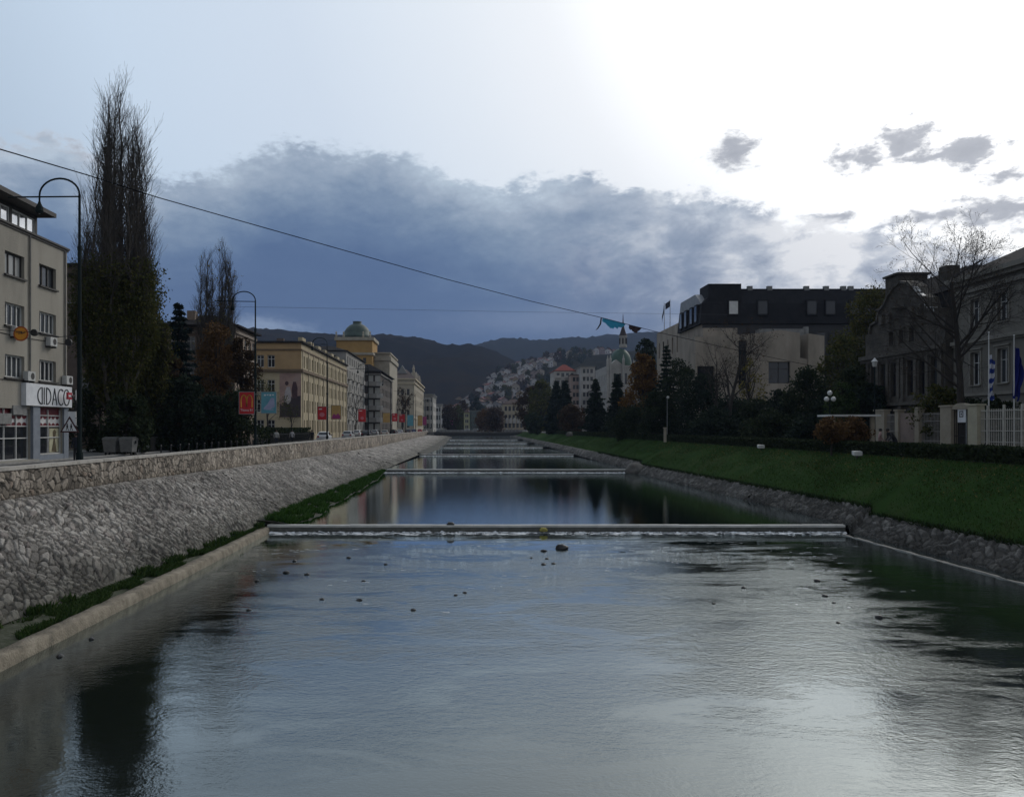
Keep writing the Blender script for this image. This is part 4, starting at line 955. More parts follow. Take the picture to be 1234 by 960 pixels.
for y_ in (312, 322, 334): m.box(-20.2, y_, 24.31, -18.9, y_+1.6, 26.0); m.lathe((-19.5, y_+.8, 26.0), [(.4, 0), (.3, 1.0), (.1, 1.6)], 6)
b8.part('statue', m, pale)

# ------------------------------------------------------------------ 9, 10 further white and pale blocks along the quay
def far_block(lab, x0, x1, y0, y1, zt_, m_, nfl, group='buildings far along the quay'):
    b_ = Bld('quay_building', lab, 'building', ((x0+x1)/2, y0, GL), group); b_.trim = trimc
    st = (zt_-5)/nfl; zz_ = [(5+st*i+.6, 5+st*i+.6+st*.55) for i in range(nfl)]
    hf = rows(.6, x1-x0-.4, 3, 1.1, zz_); hr = rows(1, y1-y0-1, 8, 1.6, zz_)
    f_ = b_.shell(x0, x1, y0, y1, GL, zt_, hf, hr); b_.done(m_)
    b_.windows(f_['F'], hf, greyf, nv=1, nh=0, simple=True); b_.windows(f_['R'], hr, greyf, nv=1, nh=0, simple=True)
    mm_ = MB(); cornice(mm_, x0, x1, y0, y1, zt_-.9, .4, .3); mm_.box(x0-.4, y0-.5, zt_+.003, x1+.5, y1, zt_+.35); b_.part('roof', mm_, greyf)
    mm_ = MB(); mm_.box(x0+1.2, y0-.55, 6, x0+1.45, y0-.05, zt_-2); mm_.box(x1-1.4, y0-.55, 6, x1-1.15, y0-.05, zt_-2); mm_.box(x0+.9, y0-.7, zt_-2, x1-.9, y0-.02, zt_-1.5); b_.part('portico', mm_, whitef)
far_block('white low building with a columned front, just past the cream palace', -20.5, -15.2, 368, 405, 21.0, mat('offwhite', (.42, .40, .36), (.34, .32, .29), scale=.4), 4)
far_block('small grey-white building between the columned front and the riverside trees', -17.6, -13.4, 425, 450, 18.2, mat('pale_grey', (.34, .33, .31), (.26, .255, .24), scale=.4), 3)
far_block('last pale quay building, nearest the brown trees in the distance', -15.6, -12.0, 462, 490, 17.6, mat('pale_grey2', (.37, .35, .31), (.29, .275, .25), scale=.4), 3)
# ================================================================== right bank buildings
def frL(x, y0): return fr_((x, y0, 0), (0, 1, 0), (-1, 0, 0))
# ------------------------------------------------------------------ plain classical building, right edge
cls = mat('grey_beige_render', (.17, .158, .132), (.12, .112, .095), scale=.5, rough=.92, bump=.4, bscale=15, stretch=(1, 1, .35))
clt = mat('grey_beige_trim', (.21, .195, .165), (.155, .145, .122), scale=1.2, rough=.9)
c1 = Bld('classical_building', 'plain grey-beige classical building with dark hipped roof at the right edge', 'building', (46, 50, GR)); c1.trim = clt
X0, X1, Y0, Y1, ZT = 42, 58, 26, 69.4, 18.2
cols = [3.2, 7.2, 11.2, 15.0, 18.8, 22.6, 26.4, 30.2, 33.4, 37.0, 40.4]
hL = [(a-.62, z0, a+.62, z1) for (z0, z1) in ((14.35, 16.6), (9.5, 12.2), (5.6, 7.8)) for a in cols]
fL = frL(X0, Y0); c1.facade(fL, Y1-Y0, GR, ZT, hL, .35); c1.facade(fr_((X0, Y0, 0), (1, 0, 0), (0, -1, 0)), X1-X0, GR, ZT); c1.facade(fr_((X0, Y1, 0), (1, 0, 0), (0, 1, 0)), X1-X0, GR, ZT); c1.facade(frL(X1, Y0), Y1-Y0, GR, ZT)
c1.done(cls); c1.windows(fL, hL, whitef, [glass, glassg], nv=1, nh=1, depth=.3, fw=.08, sill=True, surround=.2)
m = MB(); m.fbox(fL, -.3, Y1-Y0, .004, .32, 13.0, 13.3); m.fbox(fL, -.3, Y1-Y0, .003, .16, 12.82, 12.998); m.fbox(fL, -.3, Y1-Y0, .004, .18, 8.6, 8.85); m.fbox(fL, -.3, Y1-Y0, .004, .22, 17.2, 17.55); b_ = c1.part('string_course', m, clt)
m = MB(); m.fbox(fL, -.6, Y1-Y0+.1, -.2, .75, ZT+.003, ZT+.4); m.fbox(fL, -.5, Y1-Y0, .003, .45, ZT-.3, ZT); c1.part('cornice', m, clt)
m = MB(); hip(m, X0-.6, X1, Y0-.6, Y1-.05, ZT+.403, 3.4, 6.5); rf = c1.part('roof', m, roofm)
m = MB(); m.box(43.6, 60.2, 19.5, 45.1, 61.8, 22.2); m.box(43.4, 60.0, 22.2, 45.3, 62, 22.4); ch = m.build('chimney', mat('chimney_white', (.46, .44, .40), (.36, .345, .31)), rf)
m = MB(); m.tube([(44.2, 60.6, 22.4), (44.2, 60.6, 26.5)], [.09, .06], 6); m.build('aerial', darkf, ch)
m = MB()
for i in range(26): m.box(X0-.55+i*.1, 68.6, ZT+.5+i*.06, X0-.5+i*.1, 69, ZT+.62+i*.06)
m.build('snow_guard', darkf, rf)

# ------------------------------------------------------------------ ornate dark building with gable
orn = mat('ornate_dark_stone', (.062, .055, .045), (.036, .032, .027), scale=.9, rough=.92, bump=.7, bscale=9, c3=(.10, .088, .073))  # mottled dark stone over the whole building
ort = mat('ornate_trim', (.10, .09, .074), (.062, .055, .047), scale=2, rough=.9, bump=.5)
c2 = Bld('ornate_building', 'dark ornate building with curved gable and painted white glints on its coping behind the bare tree', 'building', (46, 76, GR)); c2.trim = ort
X0, Y0, Y1, ZT = 41.4, 69.6, 83.5, 15.6
L = Y1-Y0
tall = [(a-.5, 9.0, a+.5, 12.3) for a in (1.6, 3.5, 5.4, 8.4, 10.3, 12.2)]; low = [(a-.6, 5.2, a+.6, 7.6) for a in (1.8, 4.6, 9.2, 12)]; hi = [(a-.4, 14.0, a+.4, 15.3) for a in (5.2, 7.0, 8.8)]
fL = frL(X0, Y0); c2.facade(fL, L, GR, ZT, tall+low+hi, .35)
c2.facade(fr_((X0, Y0, 0), (1, 0, 0), (0, -1, 0)), 14, GR, ZT); c2.facade(fr_((X0, Y1, 0), (1, 0, 0), (0, 1, 0)), 14, GR, ZT)
# gable outline on the river face
g = [(1.2, ZT), (1.4, 16.4), (2.6, 16.6), (3.0, 17.6), (4.0, 18.1), (4.8, 18.9), (5.8, 19.5), (7.0, 19.8), (8.2, 19.5), (9.2, 18.9), (10.0, 18.1), (11.0, 17.6), (11.4, 16.6), (12.6, 16.4), (12.8, ZT)]
c2.W.prism(fL, g, 0, -1.2)
c2.done(orn); c2.windows(fL, tall, darkf, [glass, glassg], nv=1, nh=1, depth=.3, surround=.18); c2.windows(fL, low, darkf, [glass], nv=1, nh=0, depth=.3); c2.windows(fL, hi, darkf, [glass], nv=0, nh=0, depth=.3, surround=.12)
m = MB()
for (a, z), (a2, z2) in zip(g, g[1:]):
    q = MB(); stroke(m, fL, [(a, z+.04), (a2, z2+.04)], .22, -1.25, .22)
c2.part('gable_coping', m, ort)
m = MB()                                    # pale strips paint in light glinting on the stepped coping nearest the plain building
for (a, z), (a2, z2) in zip(g[:6], g[1:6]): stroke(m, fL, [(a+(a2-a)*.15, z+.2+(z2-z)*.15), (a2-(a2-a)*.2, z2+.2-(z2-z)*.2)], .09, -.25, .24)
c2.part('coping_glint', m, mat('glint_white', (.62, .63, .62), (.3, .3, .3), scale=3, rough=.5))
m = MB(); m.fbox(fL, -.1, L+.5, .004, .5, 12.9, 13.3); m.fbox(fL, -.1, L+.5, .003, .28, 12.6, 12.898); m.fbox(fL, -.1, L+.5, .004, .35, 8.1, 8.4); c2.part('cornice', m, ort)
m = MB()
for a in (.5, 2.55, 4.45, 6.6, 7.3, 9.35, 11.25, 13.2): m.fbox(fL, a-.22, a+.22, .003, .2, 8.41, 12.59); m.fbox(fL, a-.3, a+.3, .003, .26, 8.41, 8.75)
for a in (.5, 6.95, 13.2): m.fbox(fL, a-.3, a+.3, .003, .25, GR, 8.09)
c2.part('pilaster', m, ort)
for a in (1.6, 3.5, 5.4, 8.4, 10.3, 12.2):
    m = MB()
    for j in range(8): 
        t0, t1 = math.pi*j/8, math.pi*(j+1)/8; stroke(m, fL, [(a+.62*math.cos(t0), 12.3+.35*math.sin(t0)), (a+.62*math.cos(t1), 12.3+.35*math.sin(t1))], .12, .01, .16)
    c2.part('window_arch', m, ort)
m = MB(); m.lathe(tuple(fL[0]+fL[1]*7+Vector((-.1, 0, 17.4))), [(.7, -.1), (.75, 0), (.5, .1)], 14); c2.part('relief', m, ort)
for a in (3.6, 5, 9, 10.4): m = MB(); m.fbox(fL, a-.3, a+.3, .003, .3, 16.2, 17.2); c2.part('relief', m, ort)
m = MB(); m.box(X0+1.2, Y0+.2, ZT, 56, Y1, ZT+2.5); hip(m, X0+1.0, 56, Y0, Y1+.3, ZT+2.503, 2.6, 3.2); c2.part('roof', m, roofm)
m = MB(); m.box(43.2, 80.6, ZT+2, 46.2, 83.0, 21.3); m.box(43.0, 80.4, 21.3, 46.4, 83.2, 21.5); c2.part('chimney', m, orn); m = MB(); m.box(43.2, 72.4, ZT+2, 44.4, 73.6, 20.6); c2.part('chimney', m, orn)

# ------------------------------------------------------------------ dark mansard building with stone blocks
stone = mat('beige_ashlar', (.29, .25, .20), (.20, .172, .138), scale=.45, stretch=(1, 1, .4), rough=.88, bump=.25, bscale=10, c3=(.37, .32, .26))
slate = mat('dark_metal_roof', (.024, .024, .026), (.016, .016, .018), scale=1.0, rough=.8, bump=.15, spec=.12)
dkg = mat('dark_recess', (.026, .026, .028), (.018, .018, .02), scale=1, rough=.5)
c3 = Bld('mansard_building', 'huge modern building with black mansard roof over blank beige stone blocks', 'building', (50, 140, GR)); c3.trim = slate
XA, YA = 38.1, 130.0                          # near corner
ZB, ZC = 22.7, 28.8                           # mansard foot and top
LF = 36.0
fF = fr_((XA, YA, 0), (1, 0, 0), (0, -1, 0)); fS = frL(XA, YA)
glz = rows(16, 35, 9, 1.7, [(6, 9.4), (10, 13.4), (14, 17.4), (18, 21.4)])
c3.facade(fF, LF, GR, ZB, [], .3, 1)
sideh = [(a, 17.6, a+.9, 21.0) for a in (2.0, 6.0, 10.0)]
c3.facade(fS, 13, GR, ZB, sideh, .4, 0); c3.facade(fr_((XA, YA+26, 0), (1, 0, 0), (0, 1, 0)), LF, GR, ZB, [], .3, 1)
wing = [(a, 19.6, a+.8, 22.6) for a in (15.0, 18.4, 21.8, 25.2, 28.4)]
c3.facade(frL(XA, YA+13), 18, GR, 24.8, [(h0-13, z0, h1-13, z1) for h0, z0, h1, z1 in wing], .4, 0)
c3.facade(fr_((XA, YA+13.6, 0), (1, 0, 0), (0, -1, 0)), 14, ZB, 24.8, [], .3, 0); c3.facade(fr_((XA, YA+31, 0), (1, 0, 0), (0, 1, 0)), 20, GR, 24.8, [], .3, 0)
c3.W.poly([(XA, YA+13, 24.8), (XA+20, YA+13, 24.8), (XA+20, YA+31, 24.8), (XA, YA+31, 24.8)], 0)
c3.W.box(XA-.02, YA-.5, 19.2, XA+5.5, YA-.004, 22.0, 0)
c3.done([stone, dkg])
c3.windows(frL(XA, YA), sideh+wing, darkf, [glass], nv=0, nh=0, depth=.36)
# front curtain wall
for h_ in glz[:0]: pass
c3.windows(fF, [(a0, z0, a1, z1) for a0, z0, a1, z1 in glz], darkf, [glass, dkg], nv=0, nh=0, depth=-.06, fw=.1, simple=False)
# mansard: battered sides with window dormers, a taller corner block
m = MB()
def frustum(mb, x0, x1, y0, y1, z0, z1, ins, l=True):
    a = [(x0, y0, z0), (x1, y0, z0), (x1, y1, z0), (x0, y1, z0)]; q = [(x0+ins, y0+ins*.35, z1), (x1, y0+ins*.35, z1), (x1, y1, z1), (x0+ins, y1, z1)]
    for i in range(4): mb.poly([a[i], a[(i+1) % 4], q[(i+1) % 4], q[i]])
    mb.poly(q); mb.poly(a[::-1])
frustum(m, XA-.5, XA+LF, YA-.5, YA+13.5, ZB, 26.0, .35); frustum(m, XA-.15, XA+LF, YA-.38, YA+13.4, 26.003, ZC-.6, 2.2)
m.box(XA+.9, YA-.3, 26.0, XA+6.2, YA+4.5, ZC+.35); m.box(XA+6.3, YA+.6, ZC-.597, XA+LF, YA+12, ZC-.3)
man = c3.part('roof', m, slate)
sm = MB()
sm.prism(fr_((XA-.16, YA+.2, 0), (0, 1, 0), (-1, 0, 0)), [(0, 26.05), (13.0, 26.05), (12.2, 28.0), (3.2, 28.0)], .02, -1.9)
sm.build('sloping_panel', mat('pale_metal', (.26, .27, .28), (.19, .195, .2), scale=1.5, rough=.5), man)
fD = fr_((XA-.45, YA-.42, 0), (1, 0, 0), (0, -1, 0)); fDS = frL(XA-.45, YA-.4)
for i, a in enumerate((4.6, 9.3, 17.2, 20.2, 24.1, 26.4, 30.2)):
    q = MB(); q.fbox(fD, a-.2, a+1.6, -.6, .22, 24.0, 26.5); dm = q.build('dormer', slate, man)
    q = MB(); q.fquad(fD, a, 24.25, a+1.4, 26.3, .224); q.build('pane', mat('pale_blind', (.55, .55, .53), (.45, .45, .43), scale=2, rough=.35) if i == 0 else glass, dm)  # first dormer has a plain pale blind, the rest glass
for i, a in enumerate((1.5, 4.2, 7.6, 10.6)):
    q = MB(); q.fbox(fDS, a-.15, a+1.35, -.5, .2, 23.1, 26.0); dm = q.build('dormer', slate, man)
    q = MB(); q.fquad(fDS, a, 23.3, a+1.2, 25.8, .204); q.build('pane', glass, dm)
q = MB()
for a in (8, 11.2, 17.2, 20.4, 23.2, 24.4, 33): q.fbox(fD, a, a+.8, -1.6, -1.0, ZC-.6, ZC+.15)
q.build('roof_vent', greyf, man)
# stone blocks standing out in front of the recessed glass
def stone_block(x0, x1, y0, y1, prof, holes=()):
    """front volume whose top edge follows prof: list of (fraction, height)"""
    fr = fr_((x0, y0, 0), (1, 0, 0), (0, -1, 0)); Lw = x1-x0
    q = MB(); bb = Bld.__new__(Bld); bb.W = q
    zmin = min(z for _, z in prof)
    bb.facade(fr, Lw, GR, zmin, holes, .5); 
    pts = [(0, zmin)]+[(fx*Lw, z+.001) for fx, z in prof]+[(Lw, zmin)]
    q.prism(fr, pts, 0, -(y1-y0))
    q.box(x0, y0+.001, GR, x0+.3, y1, zmin); q.box(x1-.3, y0+.001, GR, x1, y1, zmin)
    q.build('stone_block', stone, c3.r); return fr
k_ = 122/F; xx_ = lambda px: (px-CX)*k_; zz_ = lambda py: EYE-(py-CY)*k_
h1 = [(xx_(890)-xx_(838), zz_(468), xx_(900)-xx_(838), zz_(410)), (xx_(840)-xx_(838), zz_(480), xx_(861)-xx_(838), zz_(441))]
fr1 = stone_block(xx_(838), xx_(904), 122, 129, [(0, zz_(406)), (1, zz_(402))], h1)
h2 = [(xx_(925)-xx_(904.3), zz_(462), xx_(951)-xx_(904.3), zz_(436))]
fr2 = stone_block(xx_(904.3), xx_(963), 121.6, 129, [(0, zz_(402.5)), (.6, zz_(398)), (1, zz_(401.5))], h2)
fr3 = stone_block(xx_(963.2), xx_(972.6), 121.8, 129, [(0, zz_(431)), (1, zz_(433))])
fr4 = stone_block(xx_(972.8), xx_(992), 121.6, 129, [(0, zz_(402)), (1, zz_(405))])
c3.windows(fr1, h1, darkf, [glass], nv=1, nh=1, depth=.45); c3.windows(fr2, h2, darkf, [glass], nv=1, nh=1, depth=.45, fw=.1)
m = MB(); m.box(XA+8, YA-3.5, 20.3, XA+15, YA-1.5, 21.5); m.tube([(XA+15.6, YA-2.6, 20.3), (XA+15.6, YA-2.6, 21.9)], .45, 10); c3.part('roof_plant', m, greyf)

# ------------------------------------------------------------------ art academy with green dome
wst = mat('church_stone', (.36, .345, .315), (.28, .268, .245), scale=.6, rough=.9)
c4 = Bld('domed_academy', 'white pinnacled building with a green dome and thin dark spire behind the spruces', 'building', (52, 272, GR)); c4.trim = wst
Y = 260.0; k_ = Y/F; X_ = lambda px: (px-CX)*k_; Z_ = lambda py: EYE-(py-CY)*k_
hF = rows(1.2, X_(768)-X_(733)-1, 4, .7, [(8, 11), (13.5, 18), (20, 23.5)]); hL = rows(2, 22, 6, .8, [(8, 11), (13.5, 18), (20, 23.5)])
f = c4.shell(X_(733), X_(770), Y, Y+26, GR, Z_(440), hF, hL, hL)
c4.W.prism(f['F'], [(X_(736)-X_(733), Z_(440)), (X_(736)-X_(733), Z_(439)), (X_(742.5)-X_(733), Z_(433)), (X_(750)-X_(733), Z_(439)), (X_(750)-X_(733), Z_(440))], .05, -4)
c4.done(wst); c4.windows(f['F'], hF, darkf, nv=0, nh=0, simple=True); c4.windows(f['L'], hL, darkf, nv=0, nh=0, simple=True)
dc = (X_(754), Y+9, Z_(440))
m = MB(); rd = 3.75; m.lathe(dc, [(rd, 0), (rd, .8)]+[(rd*math.cos(t), .8+rd*1.45*math.sin(t)) for t in np.linspace(.05, 1.42, 9)], 20); dm = c4.part('dome', m, mat('dome_green', (.035, .075, .052), (.026, .055, .040), scale=.5, rough=.6, c3=(.05, .095, .07)), smooth=True)
m = MB(); zl = Z_(413); m.lathe((dc[0]+.9, dc[1], zl-.6), [(1.35, 0), (1.35, .7), (1.15, .75), (1.15, 3.4), (1.4, 3.45), (1.4, 3.8)], 10)
m.lathe((dc[0]+.9, dc[1], zl+3.2), [(1.2, 0), (.1, .01)], 10); ln = m.build('lantern', wst, dm)
m = MB()
for j in range(6):
    an = j*math.pi/3+.26; m.box(dc[0]+.9+1.17*math.cos(an)-.22, dc[1]+1.17*math.sin(an)-.22, zl+.5, dc[0]+.9+1.17*math.cos(an)+.22, dc[1]+1.17*math.sin(an)+.22, zl+2.4)
m.build('lantern_opening', darkf, ln)
m = MB(); m.lathe((dc[0]+.9, dc[1], zl+3.2), [(1.35, 0), (.9, 1.3), (.45, 2.8), (.2, 4.6), (.06, 7.4)], 8); m.build('spire', mat('spire_lead', (.05, .035, .035), (.035, .028, .028)), dm)
for px_, pt_ in ((732, 428), (735.2, 427), (751, 427), (764, 430)):
    m = MB(); x_ = X_(px_); m.box(x_-.35, Y-.8, GR, x_+.35, Y-.1, Z_(pt_+6)); m.lathe((x_, Y-.45, Z_(pt_+6)), [(.5, 0), (.3, .3), (.05, 1.6)], 6); c4.part('pinnacle', m, wst)

# ------------------------------------------------------------------ flats with the red roof, town buildings at the bend
def town_block(name, lab, px0, px1, pyt, Y, depth_, wallm, roof_, nfl, ncol, group=None, roofh=.0, z0=GR, balc=False):
    k_ = Y/F; x0, x1, zt_ = (px0-CX)*k_, (px1-CX)*k_, EYE-(pyt-CY)*k_
    b_ = Bld(name, lab, 'building', ((x0+x1)/2, Y, z0), group); b_.trim = greyf
    st = (zt_-z0-1.0)/nfl; zz_ = [(z0+1.0+st*i+.2*st, z0+1.0+st*i+.75*st) for i in range(nfl)]
    hf = rows(.6, x1-x0-.6, ncol, min(1.5, (x1-x0)/ncol*.55), zz_); hl = rows(1, depth_-1, max(2, ncol), 1.2, zz_)
    f_ = b_.shell(x0, x1, Y, Y+depth_, z0, zt_, hf, (), hl); b_.done(wallm)
    b_.windows(f_['F'], hf, greyf, [glass, glassg], nv=1, nh=0, simple=True); b_.windows(f_['L'], hl, greyf, [glass, glassg], nv=1, nh=0, simple=True)
    m_ = MB(); m_.box(x0-.3, Y-.3, zt_+.003, x1+.3, Y+depth_+.3, zt_+.25)
    if roofh: hip(m_, x0+.2, x1-.2, Y+.2, Y+depth_-.2, zt_+.253, roofh, min(roofh*1.6, (x1-x0)*.4, depth_*.4))
    b_.part('roof', m_, roof_)
    if balc:
        for (a0, z0_, a1, z1_) in hf[::2]:
            q = MB(); q.fbox(f_['F'], a0-.4, a1+.4, .01, 1.0, z0_-.5, z0_+.5); b_.part('balcony', q, wallm)
    return b_
whit = mat('white_render', (.44, .42, .385), (.34, .325, .30), scale=.35, rough=.9)
town_block('apartment_block', 'white apartment block with bright red roof above the right bank trees', 668, 694, 447, 330, 16, whit, tile_red, 8, 4, roofh=2.6, balc=True)
town_block('apartment_block', 'narrow white apartment block joined to the right of the red-roofed one', 700, 717, 442, 316, 20, mat('white_render2', (.37, .355, .33), (.29, .28, .26), scale=.35), greyf, 8, 3)
town_block('apartment_block', 'pale pink apartment block stepping down between red-roofed flats and spruces', 688, 700, 452, 322, 12, mat('pink_render', (.36, .28, .24), (.29, .22, .19), scale=.4), tile_brown, 7, 2)
town_block('town_house', 'grey-white town house in front of the domed academy, between dark spruces', 717, 731, 470, 300, 16, mat('grey_render2', (.30, .285, .265), (.23, .22, .205), scale=.4), tile_brown, 6, 3)
hb = town_block('old_town_hall', 'flat-topped beige building with arches facing down the river at the bend', 606, 632, 487, 480, 20, mat('beige_render', (.34, .29, .20), (.26, .225, .16), scale=.3), tile_brown, 3, 5, roofh=3.0, z0=3.9)
m = MB(); fr = fr_(((609-CX)*480/F, 479.5, 0), (1, 0, 0), (0, -1, 0))
for i in range(5): m.prism(fr, [(i*2.2+.2, 8.5), (i*2.2+.2, 11)]+[(i*2.2+1.0+.8*math.cos(t), 11+.8*math.sin(t)) for t in np.linspace(math.pi, 0, 7)]+[(i*2.2+1.8, 8.5)], .2, .5)
hb.part('arcade', m, whit)
town_block('glass_building', 'slim green glass building among brown trees where the river bends', 566, 579, 495, 440, 14, mat('green_glass_wall', (.075, .105, .095), (.055, .08, .075), scale=.6, rough=.35), greyf, 4, 5, z0=3.9)
town_block('riverside_house', 'low pink house with arches left of the beige flat-topped building', 590, 607, 497, 470, 14, mat('rosy_render', (.24, .17, .14), (.18, .13, .11), scale=.4), tile_brown, 3, 4, roofh=2, z0=3.9)
town_block('riverside_house', 'yellow-green narrow house left of the slim glass building', 559, 566, 497, 430, 12, mat('yellowgreen', (.30, .30, .17), (.22, .22, .13), scale=.4), tile_brown, 3, 2, roofh=1.5, z0=3.9)

# ------------------------------------------------------------------ houses on the hillside
wallc = {'white': (.50, .48, .46), 'cream': (.34, .30, .24), 'grey': (.22, .21, .205), 'ochre': (.26, .20, .12), 'pinkish': (.29, .23, .21)}
roofc = {'red': (.15, .05, .04), 'brown': (.08, .055, .045), 'dark grey': (.06, .06, .062), 'rust': (.12, .062, .043)}
for k_, v in wallc.items(): mat('house_'+k_, v, scale=.4, rough=.9)
for k_, v in roofc.items(): mat('houseroof_'+k_, v, scale=.6, rough=.85)
ORD = ['first', 'second', 'third', 'fourth', 'fifth', 'sixth', 'seventh', 'eighth', 'ninth', 'tenth', 'eleventh', 'twelfth', 'thirteenth', 'fourteenth', 'fifteenth', 'sixteenth', 'seventeenth', 'eighteenth', 'nineteenth', 'twentieth', 'twenty-first', 'twenty-second', 'twenty-third', 'twenty-fourth']
rowname = ['lowest', 'second lowest', 'third lowest', 'lower middle', 'upper middle', 'third highest', 'second highest', 'highest']
hr_ = random.Random(4)
def house(x, y, z, w, d, hgt, rz, wk, rk, lab):
    t = thing('hillside_house', lab, 'house', (x, y, z), 'houses climbing the hillside'); t.rotation_euler.z = rz
    base = t.location.copy(); t.location = (0, 0, 0)
    m_ = MB(); m_.box(-w/2, -d/2, -3, w/2, d/2, hgt); g_ = fr_((-w/2, -d/2, 0), (1, 0, 0), (0, -1, 0))
    rh = w*.28; m_.prism(g_, [(0, hgt), (w/2, hgt+rh), (w, hgt)], -.001, -d+.001); m_.build('wall', MATS['house_'+wk], t)
    m_ = MB(); o_ = .5
    for sg in (-1, 1):
        x0, x1 = 0, sg*(w/2+o_); z1 = hgt-rh*o_/(w/2)
        a = [(x0, -d/2-o_, hgt+rh+.25), (x1, -d/2-o_, z1+.25), (x1, d/2+o_, z1+.25), (x0, d/2+o_, hgt+rh+.25)]
        b0 = [(p[0], p[1], p[2]-.24) for p in a]
        m_.poly(a); m_.poly(b0[::-1])
        for i in range(4): m_.poly([b0[i], b0[(i+1) % 4], a[(i+1) % 4], a[i]])
    m_.box(w*.18, -.4, hgt+rh*.5, w*.18+.7, .4, hgt+rh+1.0)
    m_.build('roof', MATS['houseroof_'+rk], t)
    n = 2 if w < 9 else 3
    for fl in range(max(1, int(hgt/3))):
        for i in range(n):
            c = -w/2+w*(i+.5)/n; q = MB(); q.box(c-.55, -d/2-.03, fl*2.9+1, c+.55, -d/2-.003, fl*2.9+2.4); q.build('window', glass, t)
    t.location = base
for r_i in range(8):
    t0 = [.16, .27, .38, .49, .60, .71, .83, .95][r_i]; Y = HY0+(HY1-HY0)*t0
    span = [(550, 636), (551, 642), (552, 650), (554, 655), (558, 670), (564, 700), (574, 735), (590, 742)][r_i]
    n = [18, 20, 21, 22, 23, 24, 24, 22][r_i]; item = []
    for i in range(n):
        px = span[0]+(span[1]-span[0])*(i+hr_.uniform(.1, .9))/n; y = Y+hr_.uniform(-30, 30); x = (px-CX)*y/F
        item.append((x, y))
    item.sort(key=lambda q: q[0]/q[1])
    for i, (x, y) in enumerate(item):
        wk = hr_.choice(['white', 'white', 'white', 'white', 'white', 'cream', 'cream', 'grey', 'ochre', 'pinkish']); rk = hr_.choice(['red', 'brown', 'brown', 'dark grey', 'rust'])
        w = hr_.uniform(5.5, 8.6); hgt = hr_.choice([4.6, 5.4, 5.4, 7.6])
        house(x, y, town_z(x, y)-.3, w, hr_.uniform(6, 9), hgt, hr_.uniform(-.7, .7), wk, rk, '%s house with %s roof, %s from left in the %s hillside row' % (wk, rk, ORD[i], rowname[r_i]))
# ================================================================== vegetation
bark = mat('bark', (.040, .034, .028), (.022, .019, .016), scale=4, rough=.95, bump=.8, bscale=14, stretch=(1, 1, .3))
bark_l = mat('pale_bark', (.075, .068, .058), (.042, .037, .031), scale=4, rough=.95, bump=.8, bscale=14, stretch=(1, 1, .3))
def rot_about(v, ax, an): return Matrix.Rotation(an, 3, ax) @ v
bark_p = mat('poplar_bark', (.085, .074, .062), (.05, .044, .038), scale=4, rough=.95, bump=.6, bscale=14, stretch=(1, 1, .3))
class Grow:
    def __init__(s, seed): s.r = random.Random(seed); s.mb = MB(); s.tips = []; s.segs = 0
    def branch(s, p, d, ln, r0, r1, lev, maxlev, up=.15, wob=.12, kids=(3, 5), spread=(.5, .9), ratio=(.55, .75), n=None, startf=.3):
        R_ = s.r; k = max(3, int(ln/(.55 if lev == 0 else .45))); k = min(k, 9)
        pts = [p.copy()]; dirs = []; q = p.copy(); dd = d.copy()
        for i in range(k):
            dd = (dd+Vector((R_.gauss(0, wob), R_.gauss(0, wob), R_.gauss(0, wob)*.6))+ZV*up*(.3+i/k)).normalized()
            q = q+dd*(ln/k); pts.append(q.copy()); dirs.append(dd.copy())
        rad = [r0+(r1-r0)*i/k for i in range(k+1)]
        s.mb.tube(pts, rad, 8 if lev == 0 else 5 if lev == 1 else 3, cap=False); s.segs += k
        if lev >= maxlev:
            s.tips += [(a, b) for a, b in zip(pts[1:], dirs)]; return
        if lev == maxlev-1: s.tips += [(a, b) for a, b in zip(pts[2:], dirs[1:])]
        nk = n or R_.randint(*kids)
        for j in range(nk):
            f = startf+(1-startf)*(j+R_.random())/nk; f = min(f, .999); i = min(int(f*k), k-1); fr = f*k-i
            bp = pts[i].lerp(pts[i+1], fr); bd = dirs[i]
            ax = bd.cross(Vector((R_.gauss(0, 1), R_.gauss(0, 1), R_.gauss(0, 1)))).normalized()
            nd_ = rot_about(bd, ax, R_.uniform(*spread))
            rr_ = rad[i]*R_.uniform(.4, .6)
            s.branch(bp, nd_, ln*R_.uniform(*ratio)*(1.15-.45*f), rr_, max(rr_*.25, .007), lev+1, maxlev, up, wob*1.15, kids, spread, ratio, None, .2)
def leaves(name, pts, dirs, size, m, parent, rngs, asp=1.6, flat=.0, droop=0.):
    n = len(pts)
    if n == 0: return
    a = rngs.normal(size=(n, 3)); 
    if dirs is not None: a = a*.8+np.asarray(dirs)
    a[:, 2] -= droop; a /= np.linalg.norm(a, axis=1)[:, None]+1e-9
    b = rngs.normal(size=(n, 3)); b[:, 2] *= 1-flat; b -= a*np.sum(a*b, 1)[:, None]; b /= np.linalg.norm(b, axis=1)[:, None]+1e-9
    s_ = size*rngs.uniform(.6, 1.35, n)[:, None]; V = np.zeros((n, 4, 3)); c = np.asarray(pts)
    V[:, 0] = c-a*s_*asp*.5; V[:, 1] = c+b*s_*.45+a*s_*.05; V[:, 2] = c+a*s_*asp*.5; V[:, 3] = c-b*s_*.45+a*s_*.05
    return np_mesh(name, V.reshape(-1, 3), np.arange(n*4).reshape(n, 4), m, parent)
